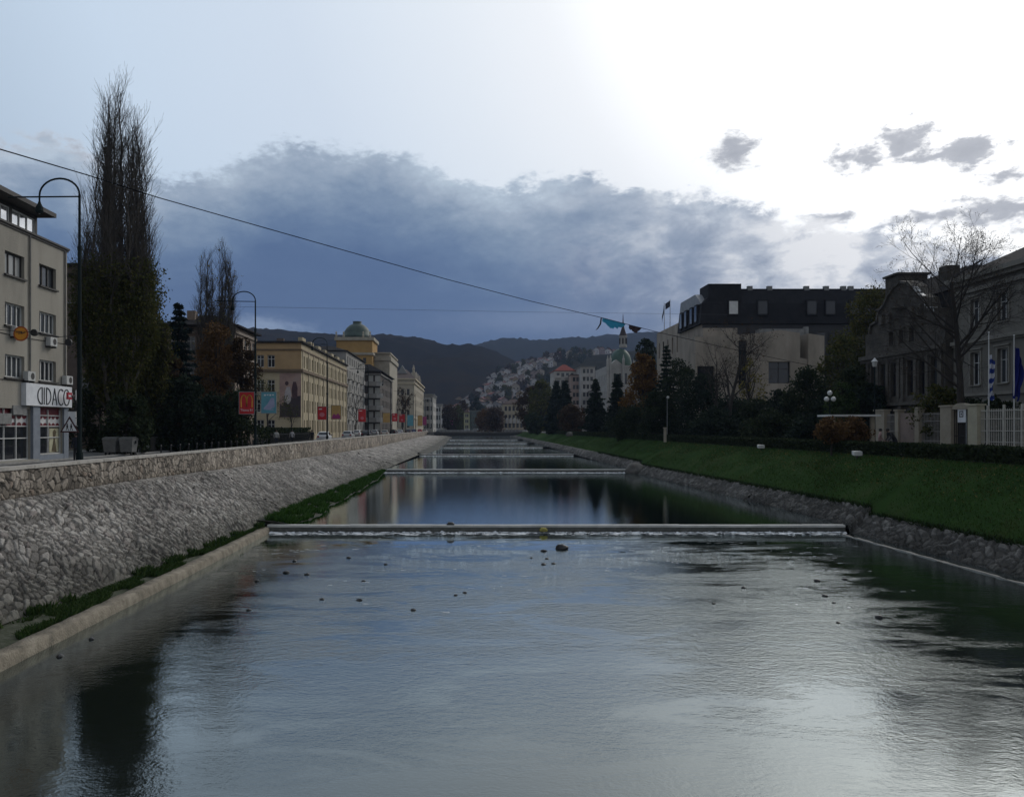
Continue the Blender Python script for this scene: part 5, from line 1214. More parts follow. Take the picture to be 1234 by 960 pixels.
def clump_points(rs, centers, n, rad, squash=.8):
    ci = rs.integers(0, len(centers), n); c = np.asarray(centers)[ci]
    d = rs.normal(size=(n, 3)); d /= np.linalg.norm(d, axis=1)[:, None]; r_ = rs.random(n)**.45
    rr_ = np.asarray(rad)[ci] if hasattr(rad, '__len__') else rad
    q = c+d*(r_*rr_)[:, None]*np.array([1, 1, squash]); return q, d

def poplar(name, lab, base, H, wid, seed, leafy, lm, group=None, nst=9, bare_from=.55, barkm=None, stems_low=.06):
    t = thing(name, lab, 'tree', base, group); g = Grow(seed); R_ = g.r; b = Vector(base)
    g.mb.tube([b-ZV*.2, b+ZV*H*.06, b+ZV*H*.14], [H*.022, H*.017, H*.015], 9)
    for i in range(nst):
        an = R_.uniform(0, 2*math.pi); off = (.25+.75*math.sqrt((i+.5)/nst))*wid*.5
        h0 = H*R_.uniform(stems_low, .26); top = H*(R_.uniform(.80, 1.0) if i < nst*.5 else R_.uniform(.45, .88)) if i else H
        off = off*(.80+1.1*(1-top/H)) if i else off*.2
        k = 12; pts = []
        for j in range(k+1):
            f = j/k; rr_ = off*(1-math.exp(-3.2*f))*(1.1-.42*f)
            pts.append(b+Vector((math.cos(an)*rr_+R_.gauss(0, .10), math.sin(an)*rr_+R_.gauss(0, .10), h0+(top-h0)*f)))
        r0 = H*.0062*R_.uniform(.7, 1.1)*(1.7 if i % 5 == 0 else .8); rad = [r0*(1-.93*j/k)+.012 for j in range(k+1)]
        g.mb.tube(pts, rad, 5, cap=False)
        for j in range(1, k+1):
            for q in range(6 if j > 2 else 3):
                f = R_.random(); p = pts[j-1].lerp(pts[j], f); a2 = R_.uniform(0, 2*math.pi); tilt = R_.uniform(.25, .55)
                d = Vector((math.cos(a2)*math.sin(tilt), math.sin(a2)*math.sin(tilt), math.cos(tilt)))
                g.branch(p, d, H*R_.uniform(.045, .09), rad[j]*.35+.006, .007, 1, 2, up=.20, wob=.08, kids=(5, 7), spread=(.3, .6), ratio=(.45, .7))
    g.mb.build('trunk', barkm or bark, t)
    rs = np.random.default_rng(seed); tp = np.array([p for p, _ in g.tips]); td = np.array([d for _, d in g.tips])
    f = (tp[:, 2]-b.z)/H; pr = np.clip((bare_from-f)/.16, 0, 1); keep = rs.random(len(tp)) < np.maximum(pr, .015 if bare_from < .4 else 0)
    c = tp[keep]; per = leafy//max(1, len(c))+1
    pts = np.repeat(c, per, 0)+rs.normal(0, .28, (len(c)*per, 3)); pts = pts[:leafy] if len(pts) > leafy else pts
    leaves('crown', pts, None, .14, lm, t, rs)
    return t
def bare(name, lab, base, H, seed, spreadw, barkm=None, group=None, lm=None, nleaf=0, maxlev=4, kids=(4, 6), trunk_r=None, fork=.35, up=.06, ls=.13, spread=(.45, .95), nl=11):
    t = thing(name, lab, 'tree', base, group); g = Grow(seed)
    tr = trunk_r or H*.016
    g.mb.tube([Vector(base)-ZV*.2, Vector(base)+ZV*.4], [tr*1.5, tr], 8)
    g.branch(Vector(base)+ZV*.3, Vector((g.r.gauss(0, .03), g.r.gauss(0, .03), 1)).normalized(), H*.72, tr, tr*.35, 0, maxlev, up=up, wob=.05, kids=kids, spread=spread, ratio=(spreadw, spreadw*1.35), n=nl, startf=fork)
    g.mb.build('trunk', barkm or bark, t)
    if nleaf:
        rs = np.random.default_rng(seed); tp = np.array([p for p, _ in g.tips]); c = tp[rs.integers(0, len(tp), nleaf)]
        leaves('crown', c+rs.normal(0, .18, (nleaf, 3)), None, ls, lm, t, rs)
    return t
def broad(name, lab, base, H, W, seed, lm, nleaf=9000, low=.2, ls=.22, group=None, barkm=None, cat='tree', nclump=26, shape=1.0, gap=.30):
    """tapered trunk with limbs; leaves gathered in uneven clumps round the limb ends"""
    t = thing(name, lab, cat, base, group); g = Grow(seed); R_ = g.r; b = Vector(base); rs = np.random.default_rng(seed)
    tr = max(.06, H*.017); topz = H*.8
    trunk = [b-ZV*.2]+[b+Vector((R_.gauss(0, H*.012), R_.gauss(0, H*.012), topz*f)) for f in (.1, .3, .55, .8, 1)]
    g.mb.tube(trunk, [tr*1.4, tr*1.1, tr*.9, tr*.65, tr*.4, tr*.15], 7)
    cs, rd_ = [], []
    for i in range(nclump):
        f = low+(1-low)*(i+.5)/nclump; an = i*2.4+R_.uniform(-.6, .6)
        env = math.sin(math.pi*min(1, max(.12, (f-low)/(1-low)*.86+.10)))**.7*shape
        rr_ = W*.5*env*R_.uniform(.35, .85); c = b+Vector((math.cos(an)*rr_, math.sin(an)*rr_, H*f*R_.uniform(.94, 1.0)-W*.06))
        cs.append(tuple(c)); rd_.append(W*R_.uniform(.12, .24)*(.75+.5*env))
        k = min(4, int(f*5)); st = trunk[1]+(trunk[-1]-trunk[1])*max(0, f-.25)
        mid = st.lerp(c, .5)+Vector((0, 0, -.04*H)); g.mb.tube([st, mid, c], [tr*.4, tr*.25, .015], 4, cap=False)
    g.mb.build('trunk', barkm or bark, t)
    q, d = clump_points(rs, cs, nleaf, rd_, .85)
    nz_ = np.array([mnoise.noise(Vector((p[0]*.9, p[1]*.9, p[2]*.9+seed))) for p in q[::1]]); q, d = q[nz_ > gap-.5], d[nz_ > gap-.5]
    leaves('crown', q, d*.5, ls, lm, t, rs)
    return t
def conifer(name, lab, base, H, W, seed, lm, n=9000, group=None, low=.06):
    t = thing(name, lab, 'tree', base, group); rs = np.random.default_rng(seed); R_ = random.Random(seed); b = Vector(base)
    m_ = MB(); m_.tube([b-ZV*.2, b+ZV*H*.5, b+ZV*H*.98], [H*.016, H*.010, .02], 6)
    pts, dr = [], []; tiers = int(H*1.7); tot = 0
    for i in range(tiers):
        f = low+(1-low)*(i/tiers); z = H*f; Lb = W*.5*(1-f)**.85*R_.uniform(.8, 1.15)+.12; nb = 7 if f < .7 else 5
        for j in range(nb):
            an = 2*math.pi*(j+R_.random()*.7)/nb+i*.9; Lj = Lb*R_.uniform(.7, 1.12); dz = -.18*Lj+ (.35*Lj if f > .75 else 0)
            e = b+Vector((math.cos(an)*Lj, math.sin(an)*Lj, z+dz)); s0 = b+ZV*z
            mid = s0.lerp(e, .6)+ZV*(-.07*Lj); m_.tube([s0, mid, e+ZV*.08*Lj], [.035*(1-f)+.015, .02, .006], 3, cap=False)
            k = max(5, int(n/(tiers*nb)*(Lj/(W*.30)))); u_ = rs.random(k)**.7
            for u in u_:
                p = s0.lerp(mid, u/.6) if u < .6 else mid.lerp(e, (u-.6)/.4)
                pts.append((p.x+rs.normal(0, .06+.05*Lj), p.y+rs.normal(0, .06+.05*Lj), p.z+rs.normal(-.06, .07))); dr.append((math.cos(an)*.9, math.sin(an)*.9, -.5))
    m_.build('trunk', bark, t)
    leaves('crown', np.array(pts), np.array(dr), (.24 if H < 15 else .36)*(1.5 if b.y > 150 else 1.0), lm, t, rs, asp=2.4, droop=.1)
    return t
def hedge(name, lab, fx, y0, y1, z0, h, w, seed, lm, n, ls=.10, cat='hedge', along='y'):
    t = thing(name, lab, cat, (fx((y0+y1)/2), (y0+y1)/2, z0)); rs = np.random.default_rng(seed)
    y = y0+(rs.random(n)**(1.5 if y1-y0 > 60 else 1.0))*(y1-y0)
    a = rs.uniform(-1, 1, n); z = rs.random(n)
    side = rs.random(n) < .6; a = np.where(side, np.sign(a)*(1-np.abs(rs.normal(0, .08, n))), a); z = np.where(side, z, 1-np.abs(rs.normal(0, .06, n)))
    wv = np.array([mnoise.noise(Vector((0, q*.6, seed))) for q in y])*.12+np.array([mnoise.noise(Vector((3, q*2.2, seed))) for q in y])*.08
    x = np.array([fx(q) for q in y])+a*w*.5*(1+wv); zz_ = z0+z*h*(1+wv)
    ni = n//3; yi = y[:ni]; xi = np.array([fx(q) for q in yi])+rs.uniform(-.42, .42, ni)*w; zi = z0+rs.random(ni)*h*.85
    leaves('foliage', np.concatenate([np.stack([x, y, zz_], 1), np.stack([xi, yi, zi], 1)]), None, ls, lm, t, rs)
    k = max(3, int((y1-y0)/6))
    for i in range(k):
        m_ = MB(); q = y0+(y1-y0)*(i+.5)/k; m_.tube([(fx(q), q, z0-.1), (fx(q)+.05, q+.2, z0+h*.5), (fx(q)-.1, q+.1, z0+h*.9)], [.05, .035, .01], 4)
        m_.tube([(fx(q), q, z0+.1), (fx(q)+w*.3, q+.6, z0+h*.7)], [.03, .01], 4); m_.tube([(fx(q), q, z0+.1), (fx(q)-w*.3, q-.6, z0+h*.7)], [.03, .01], 4); m_.build('stem', bark, t)
    return t
def at(px, Y, z): return ((px-CX)*Y/F, Y, z)
def hz(py, Y, z): return EYE-(py-CY)*Y/F-z
olive = leaf_mat('leaf_olive', (.036, .042, .014), (.062, .066, .020), (.10, .086, .026))
dolive = leaf_mat('leaf_dark_olive', (.036, .044, .014), (.060, .068, .020), (.105, .092, .030))
dgreen = leaf_mat('leaf_dark_green', (.016, .024, .012), (.026, .038, .018), (.046, .056, .026), trans=.15)
needle = leaf_mat('needle', (.012, .020, .013), (.020, .031, .020), (.034, .046, .028), trans=.08)
bluen = leaf_mat('needle_blue', (.010, .018, .017), (.016, .027, .024), (.026, .038, .033), trans=.05)
rust = leaf_mat('leaf_rust', (.065, .038, .020), (.10, .058, .026), (.145, .085, .034))
orange = leaf_mat('leaf_orange', (.085, .044, .014), (.15, .078, .020), (.22, .125, .030))
redl = leaf_mat('leaf_red', (.10, .030, .014), (.17, .055, .018), (.25, .10, .026))
yello = leaf_mat('leaf_yellow', (.07, .062, .018), (.13, .115, .028), (.21, .17, .04))
brownl = leaf_mat('leaf_brown', (.034, .022, .014), (.052, .034, .020), (.080, .052, .026))
greenl = leaf_mat('leaf_green', (.018, .034, .012), (.032, .056, .018), (.060, .085, .028))

# ---- left bank
poplar('poplar_tree', 'tall bare-topped poplar with olive lower leaves, beside the grey shop building', at(143, 62, GL), hz(112, 62, GL), 5.9, 21, 90000, dolive, nst=40, bare_from=.54, barkm=bark_p)
poplar('poplar_tree', 'leafy olive poplar crowding the right side of the tall bare-topped one', at(172, 66, GL), hz(345, 66, GL), 4.6, 22, 24000, olive, nst=10, bare_from=1.05)
twin = 'bare twin poplars with a few yellow leaves'
poplar('poplar_tree', 'slim bare poplar, left of a pair rising above the brownish corner house', at(249, 85, GL), hz(312, 85, GL), 2.6, 23, 500, yello, twin, nst=13, bare_from=.3, barkm=bark_l)
poplar('poplar_tree', 'slim bare poplar with yellow leaf tips, right of a pair above the brownish corner house', at(272, 86, GL), hz(306, 86, GL), 3.0, 24, 1400, yello, twin, nst=17, bare_from=.3, barkm=bark_l)
conifer('spruce_tree', 'narrow blue-green spruce between the leafy poplar and the brownish corner house', at(216, 74, GL), hz(362, 74, GL), 5.2, 25, bluen, 11000)
broad('autumn_tree', 'brown-leaved autumn tree in front of the brownish corner house', at(262, 80, GL), hz(388, 80, GL), 5.6, 26, rust, 15000, low=.12, ls=.17)
broad('autumn_tree', 'brown-olive autumn tree just left of the lamp post with the blue banner', at(291, 78, GL), hz(402, 78, GL), 3.6, 27, brownl, 8000, low=.2, ls=.17)
for i, (px, Y, py, w, lm_, lab) in enumerate([
    (120, 66, 440, 5.0, dgreen, 'dark evergreen bush right behind the nearest lamp post'), (152, 60, 470, 4.0, dgreen, 'dark evergreen bush behind the two rubbish skips'),
    (190, 68, 450, 5.2, dgreen, 'dark evergreen bush right of the leafy poplar foot'), (224, 68, 455, 4.8, needle, 'black-green yew in front of the spruce foot'),
    (254, 70, 475, 4.6, needle, 'wide black-green yew behind the row of bollards'), (282, 71, 470, 4.2, dgreen, 'dark evergreen bush left of the red banner'),
    (205, 72, 420, 3.6, brownl, 'brown bush between the leafy poplar and the spruce')]):
    broad('evergreen_bush' if lm_ is not brownl else 'brown_bush', lab, at(px, Y, GL), hz(py, Y, GL), w, 30+i, lm_, 9000, low=.02, ls=.17, group='dark bushes of the left street garden', cat='bush', nclump=24)
bare('bare_tree', 'small dark bare tree before the end wall of the yellow building', at(322, 112, GL), 9.5, 41, .42, nleaf=900, lm=dolive, maxlev=3)
bare('bare_tree', 'small bare tree beside the mural on the yellow building', at(352, 118, GL), 6.0, 42, .42, nleaf=200, lm=dolive, maxlev=3)
bare('bare_tree', 'bare street tree in front of the grey flats', at(428, 168, GL), 9.5, 43, .40, maxlev=3)
bare('bare_tree', 'bare brown street tree before the cream palace', at(485, 262, GL), 15, 44, .40, nleaf=700, lm=brownl, maxlev=3, ls=.3)
hedge('hedge', 'clipped black-green hedge behind iron railings below the mural', lambda y: -23.6, 92, 118, GL, 1.9, 1.6, 45, dgreen, 7000, .16)
# ---- trees at the bend
for i, (px, Y, py, w, lm_, lab) in enumerate([
    (541, 440, 486, 12, brownl, 'brown tree at the end of the left quay, against the last pale building'), (550, 470, 489, 11, dolive, 'olive-brown tree at the bend, left of the yellow-green house'),
    (557, 500, 480, 10, brownl, 'thin brown tree rising behind the yellow-green house'), (585, 400, 492, 12, rust, 'reddish brown tree right of the slim glass building'),
    (597, 380, 490, 11, brownl, 'brown tree in front of the low pink arched house'), (574, 520, 478, 9, needle, 'dark pointed tree behind the slim glass building'),
    (638, 300, 462, 11, brownl, 'big olive-brown tree right of the beige flat-topped building'), (651, 285, 456, 12, dolive, 'tall olive tree left of the white apartment block'),
    (662, 290, 476, 9, brownl, 'brown tree under the left edge of the red-roofed flats'), (643, 262, 497, 6, dgreen, 'low dark bush near the right end of the footbridge')]):
    broad('river_tree', lab, at(px, Y, GR), hz(py, Y, GR), w, 60+i, lm_, 4200, low=.12, ls=.55, group='trees at the river bend', nclump=22)
# ---- right bank, from far to near
sp = 'dark spruces along the right bank'
conifer('spruce_tree', 'dark spruce before the left half of the red-roofed flats', at(670, 235, GR), hz(458, 235, GR), 8, 71, needle, 8000, sp)
conifer('spruce_tree', 'slightly lower dark spruce in front of the red-roofed flats', at(681, 226, GR), hz(458, 226, GR), 8, 72, needle, 8000, sp)
conifer('spruce_tree', 'full dark spruce left of the pinnacled academy', at(718, 182, GR), hz(455, 182, GR), 7.4, 73, needle, 10000, sp)
conifer('spruce_tree', 'dark spruce straight below the green dome', at(744, 168, GR), hz(449, 168, GR), 6.4, 74, needle, 10000, sp)
broad('autumn_tree', 'low red-brown tree at the top of the lawn, between the spruces', at(690, 205, GR), hz(488, 205, GR), 8, 75, brownl, 5000, low=.1, ls=.36)
broad('autumn_tree', 'orange-brown autumn tree right of the domed academy', at(776, 140, GR), hz(423, 140, GR), 7.0, 76, orange, 14000, low=.12, ls=.26)
broad('pine_tree', 'dark pine crown rising behind the orange-brown tree', at(779, 176, GR), hz(403, 176, GR), 6.5, 77, needle, 9000, low=.4, ls=.30)
ev = 'dark evergreens along the right promenade'
for i, (px, Y, py, w, kind, lab) in enumerate([
    (803, 126, 414, 6.2, 'c', 'tall dark evergreen against the pale side wing of the mansard building'), (822, 116, 432, 6.6, 'b', 'dark rounded evergreen at the corner of the mansard building'),
    (846, 110, 448, 7.2, 'b', 'dark evergreen before the left stone block'), (762, 132, 490, 7.0, 'b', 'low dark bush under the orange-brown tree'),
    (884, 104, 478, 7.4, 'b', 'low dark evergreen beneath the bare tree with the yellowish neighbour'), (912, 99, 482, 7.0, 'b', 'low dark evergreen right of the bare tree foot'),
    (943, 95, 470, 6.6, 'b', 'dark evergreen below the window of the stone block'), (974, 92, 442, 6.8, 'b', 'dark bushy conifer covering the lower right of the stone blocks'),
    (1002, 88, 476, 6.0, 'b', 'dark evergreen behind the globe lamp'), (1033, 84, 440, 6.0, 'b', 'tall dark evergreen left of the ornate building'),
    (1052, 80, 462, 4.6, 'b', 'dark evergreen touching the left edge of the ornate building'), (790, 118, 470, 5.4, 'b', 'dark evergreen left of the thin white lamp pole'),
    (862, 96, 492, 6.6, 'b', 'low dark shrub mass behind the lawn floodlight, left one'), (928, 88, 498, 6.4, 'b', 'low dark shrub mass behind the left white floodlight'), (982, 80, 500, 5.4, 'b', 'low dark shrub mass left of the orange bush')]):
    p_ = at(px, Y, GR)
    if kind == 'c': conifer('evergreen_tree', lab, p_, hz(py, Y, GR), w, 80+i, needle, 9000, ev)
    else: broad('evergreen_tree', lab, p_, hz(py, Y, GR), w, 80+i, dgreen if i % 2 else needle, 12000, low=.02, ls=.20, group=ev, nclump=34)
bare('bare_tree', 'bare tree standing in front of the beige stone blocks', at(876, 98, GR), hz(374, 98, GR), 101, .42, maxlev=4, kids=(4, 6), trunk_r=.30, nl=14, lm=brownl, nleaf=500, ls=.14, fork=.3)
bare('bare_tree', 'second thinner bare tree before the left stone block', at(862, 101, GR), hz(400, 101, GR), 102, .42, maxlev=4, kids=(3, 5), trunk_r=.19, fork=.3)
broad('young_tree', 'small yellowish tree beside the dark slot of the left stone block', at(903, 106, GR), hz(428, 106, GR), 4.2, 103, yello, 1500, low=.35, ls=.2, gap=.5)
broad('willow_tree', 'tall olive-green tree leaning between mansard and ornate buildings', at(1052, 98, GR), hz(346, 98, GR), 9.0, 104, olive, 14000, low=.3, ls=.22, nclump=30)
broad('willow_tree', 'olive tree with thin crown left of the taller olive one', at(1018, 96, GR), hz(402, 96, GR), 7.0, 105, dolive, 7000, low=.35, ls=.22)
broad('shrub', 'pale green shrub behind the white pergola roof', at(1016, 76, GR), hz(460, 76, GR), 3.6, 106, greenl, 4500, low=.2, ls=.17, cat='shrub')
broad('shrub', 'orange-leaved shrub under the white pergola roof', at(1002, 58, GR), hz(502, 58, GR), 2.4, 107, rust, 2000, low=.42, ls=.14, cat='shrub', gap=.2)
broad('shrub', 'rusty orange shrub right of the white pergola post', at(1026, 60, GR), hz(503, 60, GR), 2.8, 108, rust, 2600, low=.42, ls=.14, cat='shrub', gap=.2)
bare('bare_tree', 'large bare tree with wide branching crown in front of the classical building', at(1160, 56, GR), hz(266, 56, GR), 117, .44, maxlev=4, kids=(5, 8), trunk_r=.29, fork=.36, lm=brownl, nleaf=900, up=.05, ls=.08, spread=(.5, 1.0), nl=17)
broad('shrub', 'olive shrub topping the fence left of the embassy gate', at(1132, 60, GR), hz(462, 60, GR), 4.4, 110, dolive, 4500, low=.25, ls=.16, cat='shrub')
broad('shrub', 'dark shrub behind the white railing, left of the blue flag', at(1208, 56, GR), hz(476, 56, GR), 4.2, 111, dgreen, 5000, low=.2, ls=.16, cat='shrub')
broad('shrub', 'dark shrub behind the gate beside the striped flag', at(1178, 58, GR), hz(480, 58, GR), 3.6, 112, dgreen, 4000, low=.2, ls=.16, cat='shrub')
hedge('hedge', 'low dark hedge along the top edge of the right lawn', lambda y: float(xh(y))+.55, 16, 230, GR-.05, .85, 1.0, 113, dgreen, 60000, .15)

# garden trees between the hillside houses: three kinds, copied about the slope
protos = []
for i, lm_ in enumerate((brownl, dgreen, olive)):
    protos.append(broad('garden_tree', ('brown', 'dark green', 'olive')[i]+' garden tree among the hillside houses', (0, 0, 0), 9, 7.5, 200+i, lm_, 900, low=.12, ls=.8, group='garden trees among the hillside houses', nclump=14))
r9 = random.Random(5)
for i in range(120):
    p_ = protos[i % 3]; o = p_ if i < 3 else copy_tree(p_); y = r9.uniform(HY0+20, HY1-20); k9 = (y-HY0)/(HY1-HY0)
    px = r9.uniform(546+40*k9, 650+95*k9); x = (px-CX)*y/F; o.location = (x, y, town_z(x, y)-.5); o.rotation_euler.z = r9.uniform(0, 6); s9 = r9.uniform(.7, 1.5); o.scale = (s9, s9, s9*r9.uniform(.9, 1.3))
# ================================================================== street things
pole_m = mat('dark_green_pole', (.014, .022, .022), (.009, .014, .015), scale=3, rough=.8, bump=.15, spec=.12)
galv = mat('galvanised', (.26, .27, .27), (.18, .19, .19), scale=4, rough=.5, metal=.3)
white_p = mat('white_paint', (.60, .60, .58), (.46, .46, .44), scale=3, rough=.55)
lampg = mat('lamp_glass', (.50, .50, .48), (.42, .42, .4), rough=.3)
# ---- lamp posts with a hooped head and a tram-wire arm
LAMP_X = -17.3
t = thing('street_lamp', 'nearest tall hooped street lamp, in front of the grey shop building', 'street lamp', (0, 0, 0), 'hooped street lamps along the left street')
m = MB(); m.tube([(0, 0, 0), (0, 0, .9)], [.17, .15], 10); m.tube([(0, 0, .9), (0, 0, 6.2)], [.105, .10], 8); m.tube([(0, 0, 6.2), (0, 0, 10.0)], [.085, .08], 8); m.tube([(0, 0, 10.0), (0, 0, 12.4)], [.062, .055], 8); m.tube([(0, 0, 6.1), (0, 0, 6.3)], [.125, .125], 8); m.tube([(0, 0, 9.9), (0, 0, 10.1)], [.10, .10], 8)
m.build('post', pole_m, t)
m = MB(); m.tube([(-.92+.92*math.cos(a), 0, 12.4+.74*math.sin(a)) for a in np.linspace(0, math.pi, 15)]+[(-1.84, 0, 12.12)], .045, 6); m.build('hoop', pole_m, t)
m = MB(); m.tube([(0, 0, 12.32), (-3.3, 0, 12.34)], .035, 6); m.build('cross_arm', pole_m, t)
m = MB(); m.lathe((-1.84, 0, 11.7), [(.1, -.12), (.17, 0), (.15, .18), (.07, .34), (.05, .42)], 10); lh = m.build('lamp_head', pole_m, t)
m = MB(); m.lathe((-1.84, 0, 11.57), [(.03, 0), (.09, .05), (.098, .06)], 10); m.build('lamp_glass', lampg, lh)
labs = {66: 'hooped street lamp carrying a red M banner and a blue one', 100: 'hooped street lamp with red and yellow banners before the yellow building', 142: 'hooped street lamp with a single red banner by the grey flats',
        184: 'hooped street lamp in front of the balcony flats, yellow banner beside it', 228: 'thin street lamp before the bare tree of the cream palace', 275: 'thin street lamp before the long side of the cream palace',
        340: 'thin street lamp at the far corner of the cream palace', 430: 'farthest street lamp, by the white columned building'}
for i, Y in enumerate((36, 66, 100, 142, 184, 228, 275, 340, 430)):
    o = t if i == 0 else copy_tree(t)
    o.location = (LAMP_X, Y, GL); o.rotation_euler.z = random.uniform(-.06, .06)
    if i: o['label'] = labs[Y]
# ---- banners clamped to the lamp posts, facing along the street
def banner(x0, x1, z0, z1, Y, col_, lab, art=None):
    t = thing('banner', lab, 'banner', ((x0+x1)/2, Y-.1, z0), 'advertising banners on the street lamps')
    fr = fr_((x0, Y-.1, 0), (1, 0, 0), (0, -1, 0)); w = x1-x0
    m = MB(); m.fbox(fr, 0, w, -.03, .03, z0, z1); pnl = m.build('panel', col_, t)
    m = MB(); e = .05
    m.fbox(fr, -e, w+e, -.045, .045, z1+.002, z1+e); m.fbox(fr, -e, w+e, -.045, .045, z0-e, z0-.002); m.fbox(fr, -e, -.002, -.045, .045, z0, z1); m.fbox(fr, w+.002, w+e, -.045, .045, z0, z1)
    far = -.15 if x0 > LAMP_X else w
    for z in (z0+.2, z1-.2): m.fbox(fr, *((x0*0-(x0-LAMP_X), 0) if x0 > LAMP_X else (w, LAMP_X-x0)), -.02, .02, z, z+.05)
    m.build('frame', galv, t)
    if art: art(fr, w, z0, z1, pnl)
    return t
red = mat('banner_red', (.50, .022, .026), (.42, .018, .022), scale=2, rough=.5); yellow = mat('banner_gold', (.75, .42, .06), (.66, .36, .05), scale=4, rough=.5)
blueb = mat('banner_blue', (.10, .29, .36), (.075, .22, .29), scale=1.5, rough=.5, c3=(.13, .35, .40)); lilac = mat('banner_lilac', (.32, .34, .48), (.25, .27, .40), scale=3, rough=.5)
goldb = mat('banner_yellow', (.46, .30, .10), (.38, .22, .08), scale=1.2, rough=.5); magenta = mat('banner_magenta', (.33, .045, .17), (.26, .03, .13), scale=2, rough=.5); wht = mat('banner_white', (.68, .66, .66), (.6, .58, .58), scale=4)
def art_m(fr, w, z0, z1, p):
    m = MB(); c = w/2; zb_ = z0+.55; hh_ = .98
    for sg in (-1, 1):
        pts = [(c+sg*(.46-.02), zb_)]+[(c+sg*(.235+.225*math.cos(a)), zb_+.5+(hh_-.5)*math.sin(a)) for a in np.linspace(.15, math.pi-.35, 9)]+[(c, zb_+.08)]
        stroke(m, fr, pts, .085, .031, .04)
    m.build('emblem', yellow, p)
    text_mesh('Titova 81', .27, fr, c, z0+.3, .032, wht, p)
def art_blue(fr, w, z0, z1, p):
    m = MB(); m.prism(fr, [(.15, z0+.35), (.5, z0+.75), (.8, z0+1.25), (1.05, z0+1.2), (1.1, z0+.5), (.7, z0+.3)], .031, .036); m.prism(fr, [(.2, z0+.28), (1.0, z0+.22), (1.0, z0+.3), (.2, z0+.34)], .031, .036)
    m.build('picture', lilac, p)
    m = MB()
    for k_ in range(4): m.fbox(fr, .22+.22*k_, .36+.22*k_, .031, .036, z0+1.4+.04*(k_ % 2), z0+1.52)
    m.build('picture', wht, p)
def art_red(fr, w, z0, z1, p):
    m = MB(); m.fbox(fr, .15, w*.5, .031, .036, z1-.35, z1-.22); m.build('picture', wht, p)
    m = MB(); m.prism(fr, [(w*.5+.32*math.cos(a), z0+.62+.28*math.sin(a)) for a in np.linspace(0, 6.0, 12)], .031, .036); m.build('picture', mat('banner_pink', (.58, .20, .23), (.5, .12, .15), scale=5), p)
def art_gold(fr, w, z0, z1, p):
    m = MB(); m.prism(fr, [(.08, z0+.06), (w-.08, z0+.06), (w-.08, z0+.4), (w*.7, z0+.75), (w*.5, z0+.5), (w*.25, z0+.7), (.08, z0+.3)], .031, .036); m.build('picture', magenta, p)
def bat(px0, px1, py0, py1, Y): k_ = Y/F; return ((px0-CX)*k_, (px1-CX)*k_, EYE-(py1-CY)*k_, EYE-(py0-CY)*k_)
def B_(px0, px1, py0, py1, Y, c, lab, art=None):
    x0, x1, z0, z1 = bat(px0, px1, py0, py1, Y); return banner(x0, x1, z0, z1, Y, c, lab, art)
B_(289, 306.6, 472.5, 498.5, 66, red, 'red banner with a golden M, left side of the second lamp', art_m)
B_(315.5, 333, 472.5, 497.5, 66, blueb, 'light blue banner with a pale picture, right side of the second lamp', art_blue)
B_(383, 393.6, 490, 505.5, 100, red, 'red banner with a pink disc, left of the third lamp', art_red)
B_(399.5, 411, 488.5, 505, 100, goldb, 'yellow banner with magenta foot, right of the third lamp', art_gold)
B_(432, 441, 493, 508, 142, red, 'small red banner alone by the grey flats', art_red)
B_(461.5, 470, 497.5, 509, 184, goldb, 'small plain yellow banner beside the balcony flats')
B_(472.6, 479, 498, 507.5, 184, red, 'small red banner right of the plain yellow one', art_red)
B_(481, 488, 499, 508.5, 228, red, 'tiny red banner below the bare tree of the cream palace', art_red)
B_(491, 498, 500, 513, 275, blueb, 'tiny grey-blue banner low before the cream palace')
B_(503.5, 509, 500.5, 513, 275, goldb, 'tiny pale yellow banner right of the grey-blue one')
B_(509.5, 514, 502, 512, 330, magenta, 'tiny magenta banner at the far end of the cream palace')
B_(521, 527, 504, 511, 430, red, 'tiny red banner before the white columned building')
B_(530, 533, 504, 511, 430, wht, 'tiny white banner between two red specks far along the quay')
B_(542, 546, 505.5, 512, 440, magenta, 'farthest pinkish banner near the river bend')

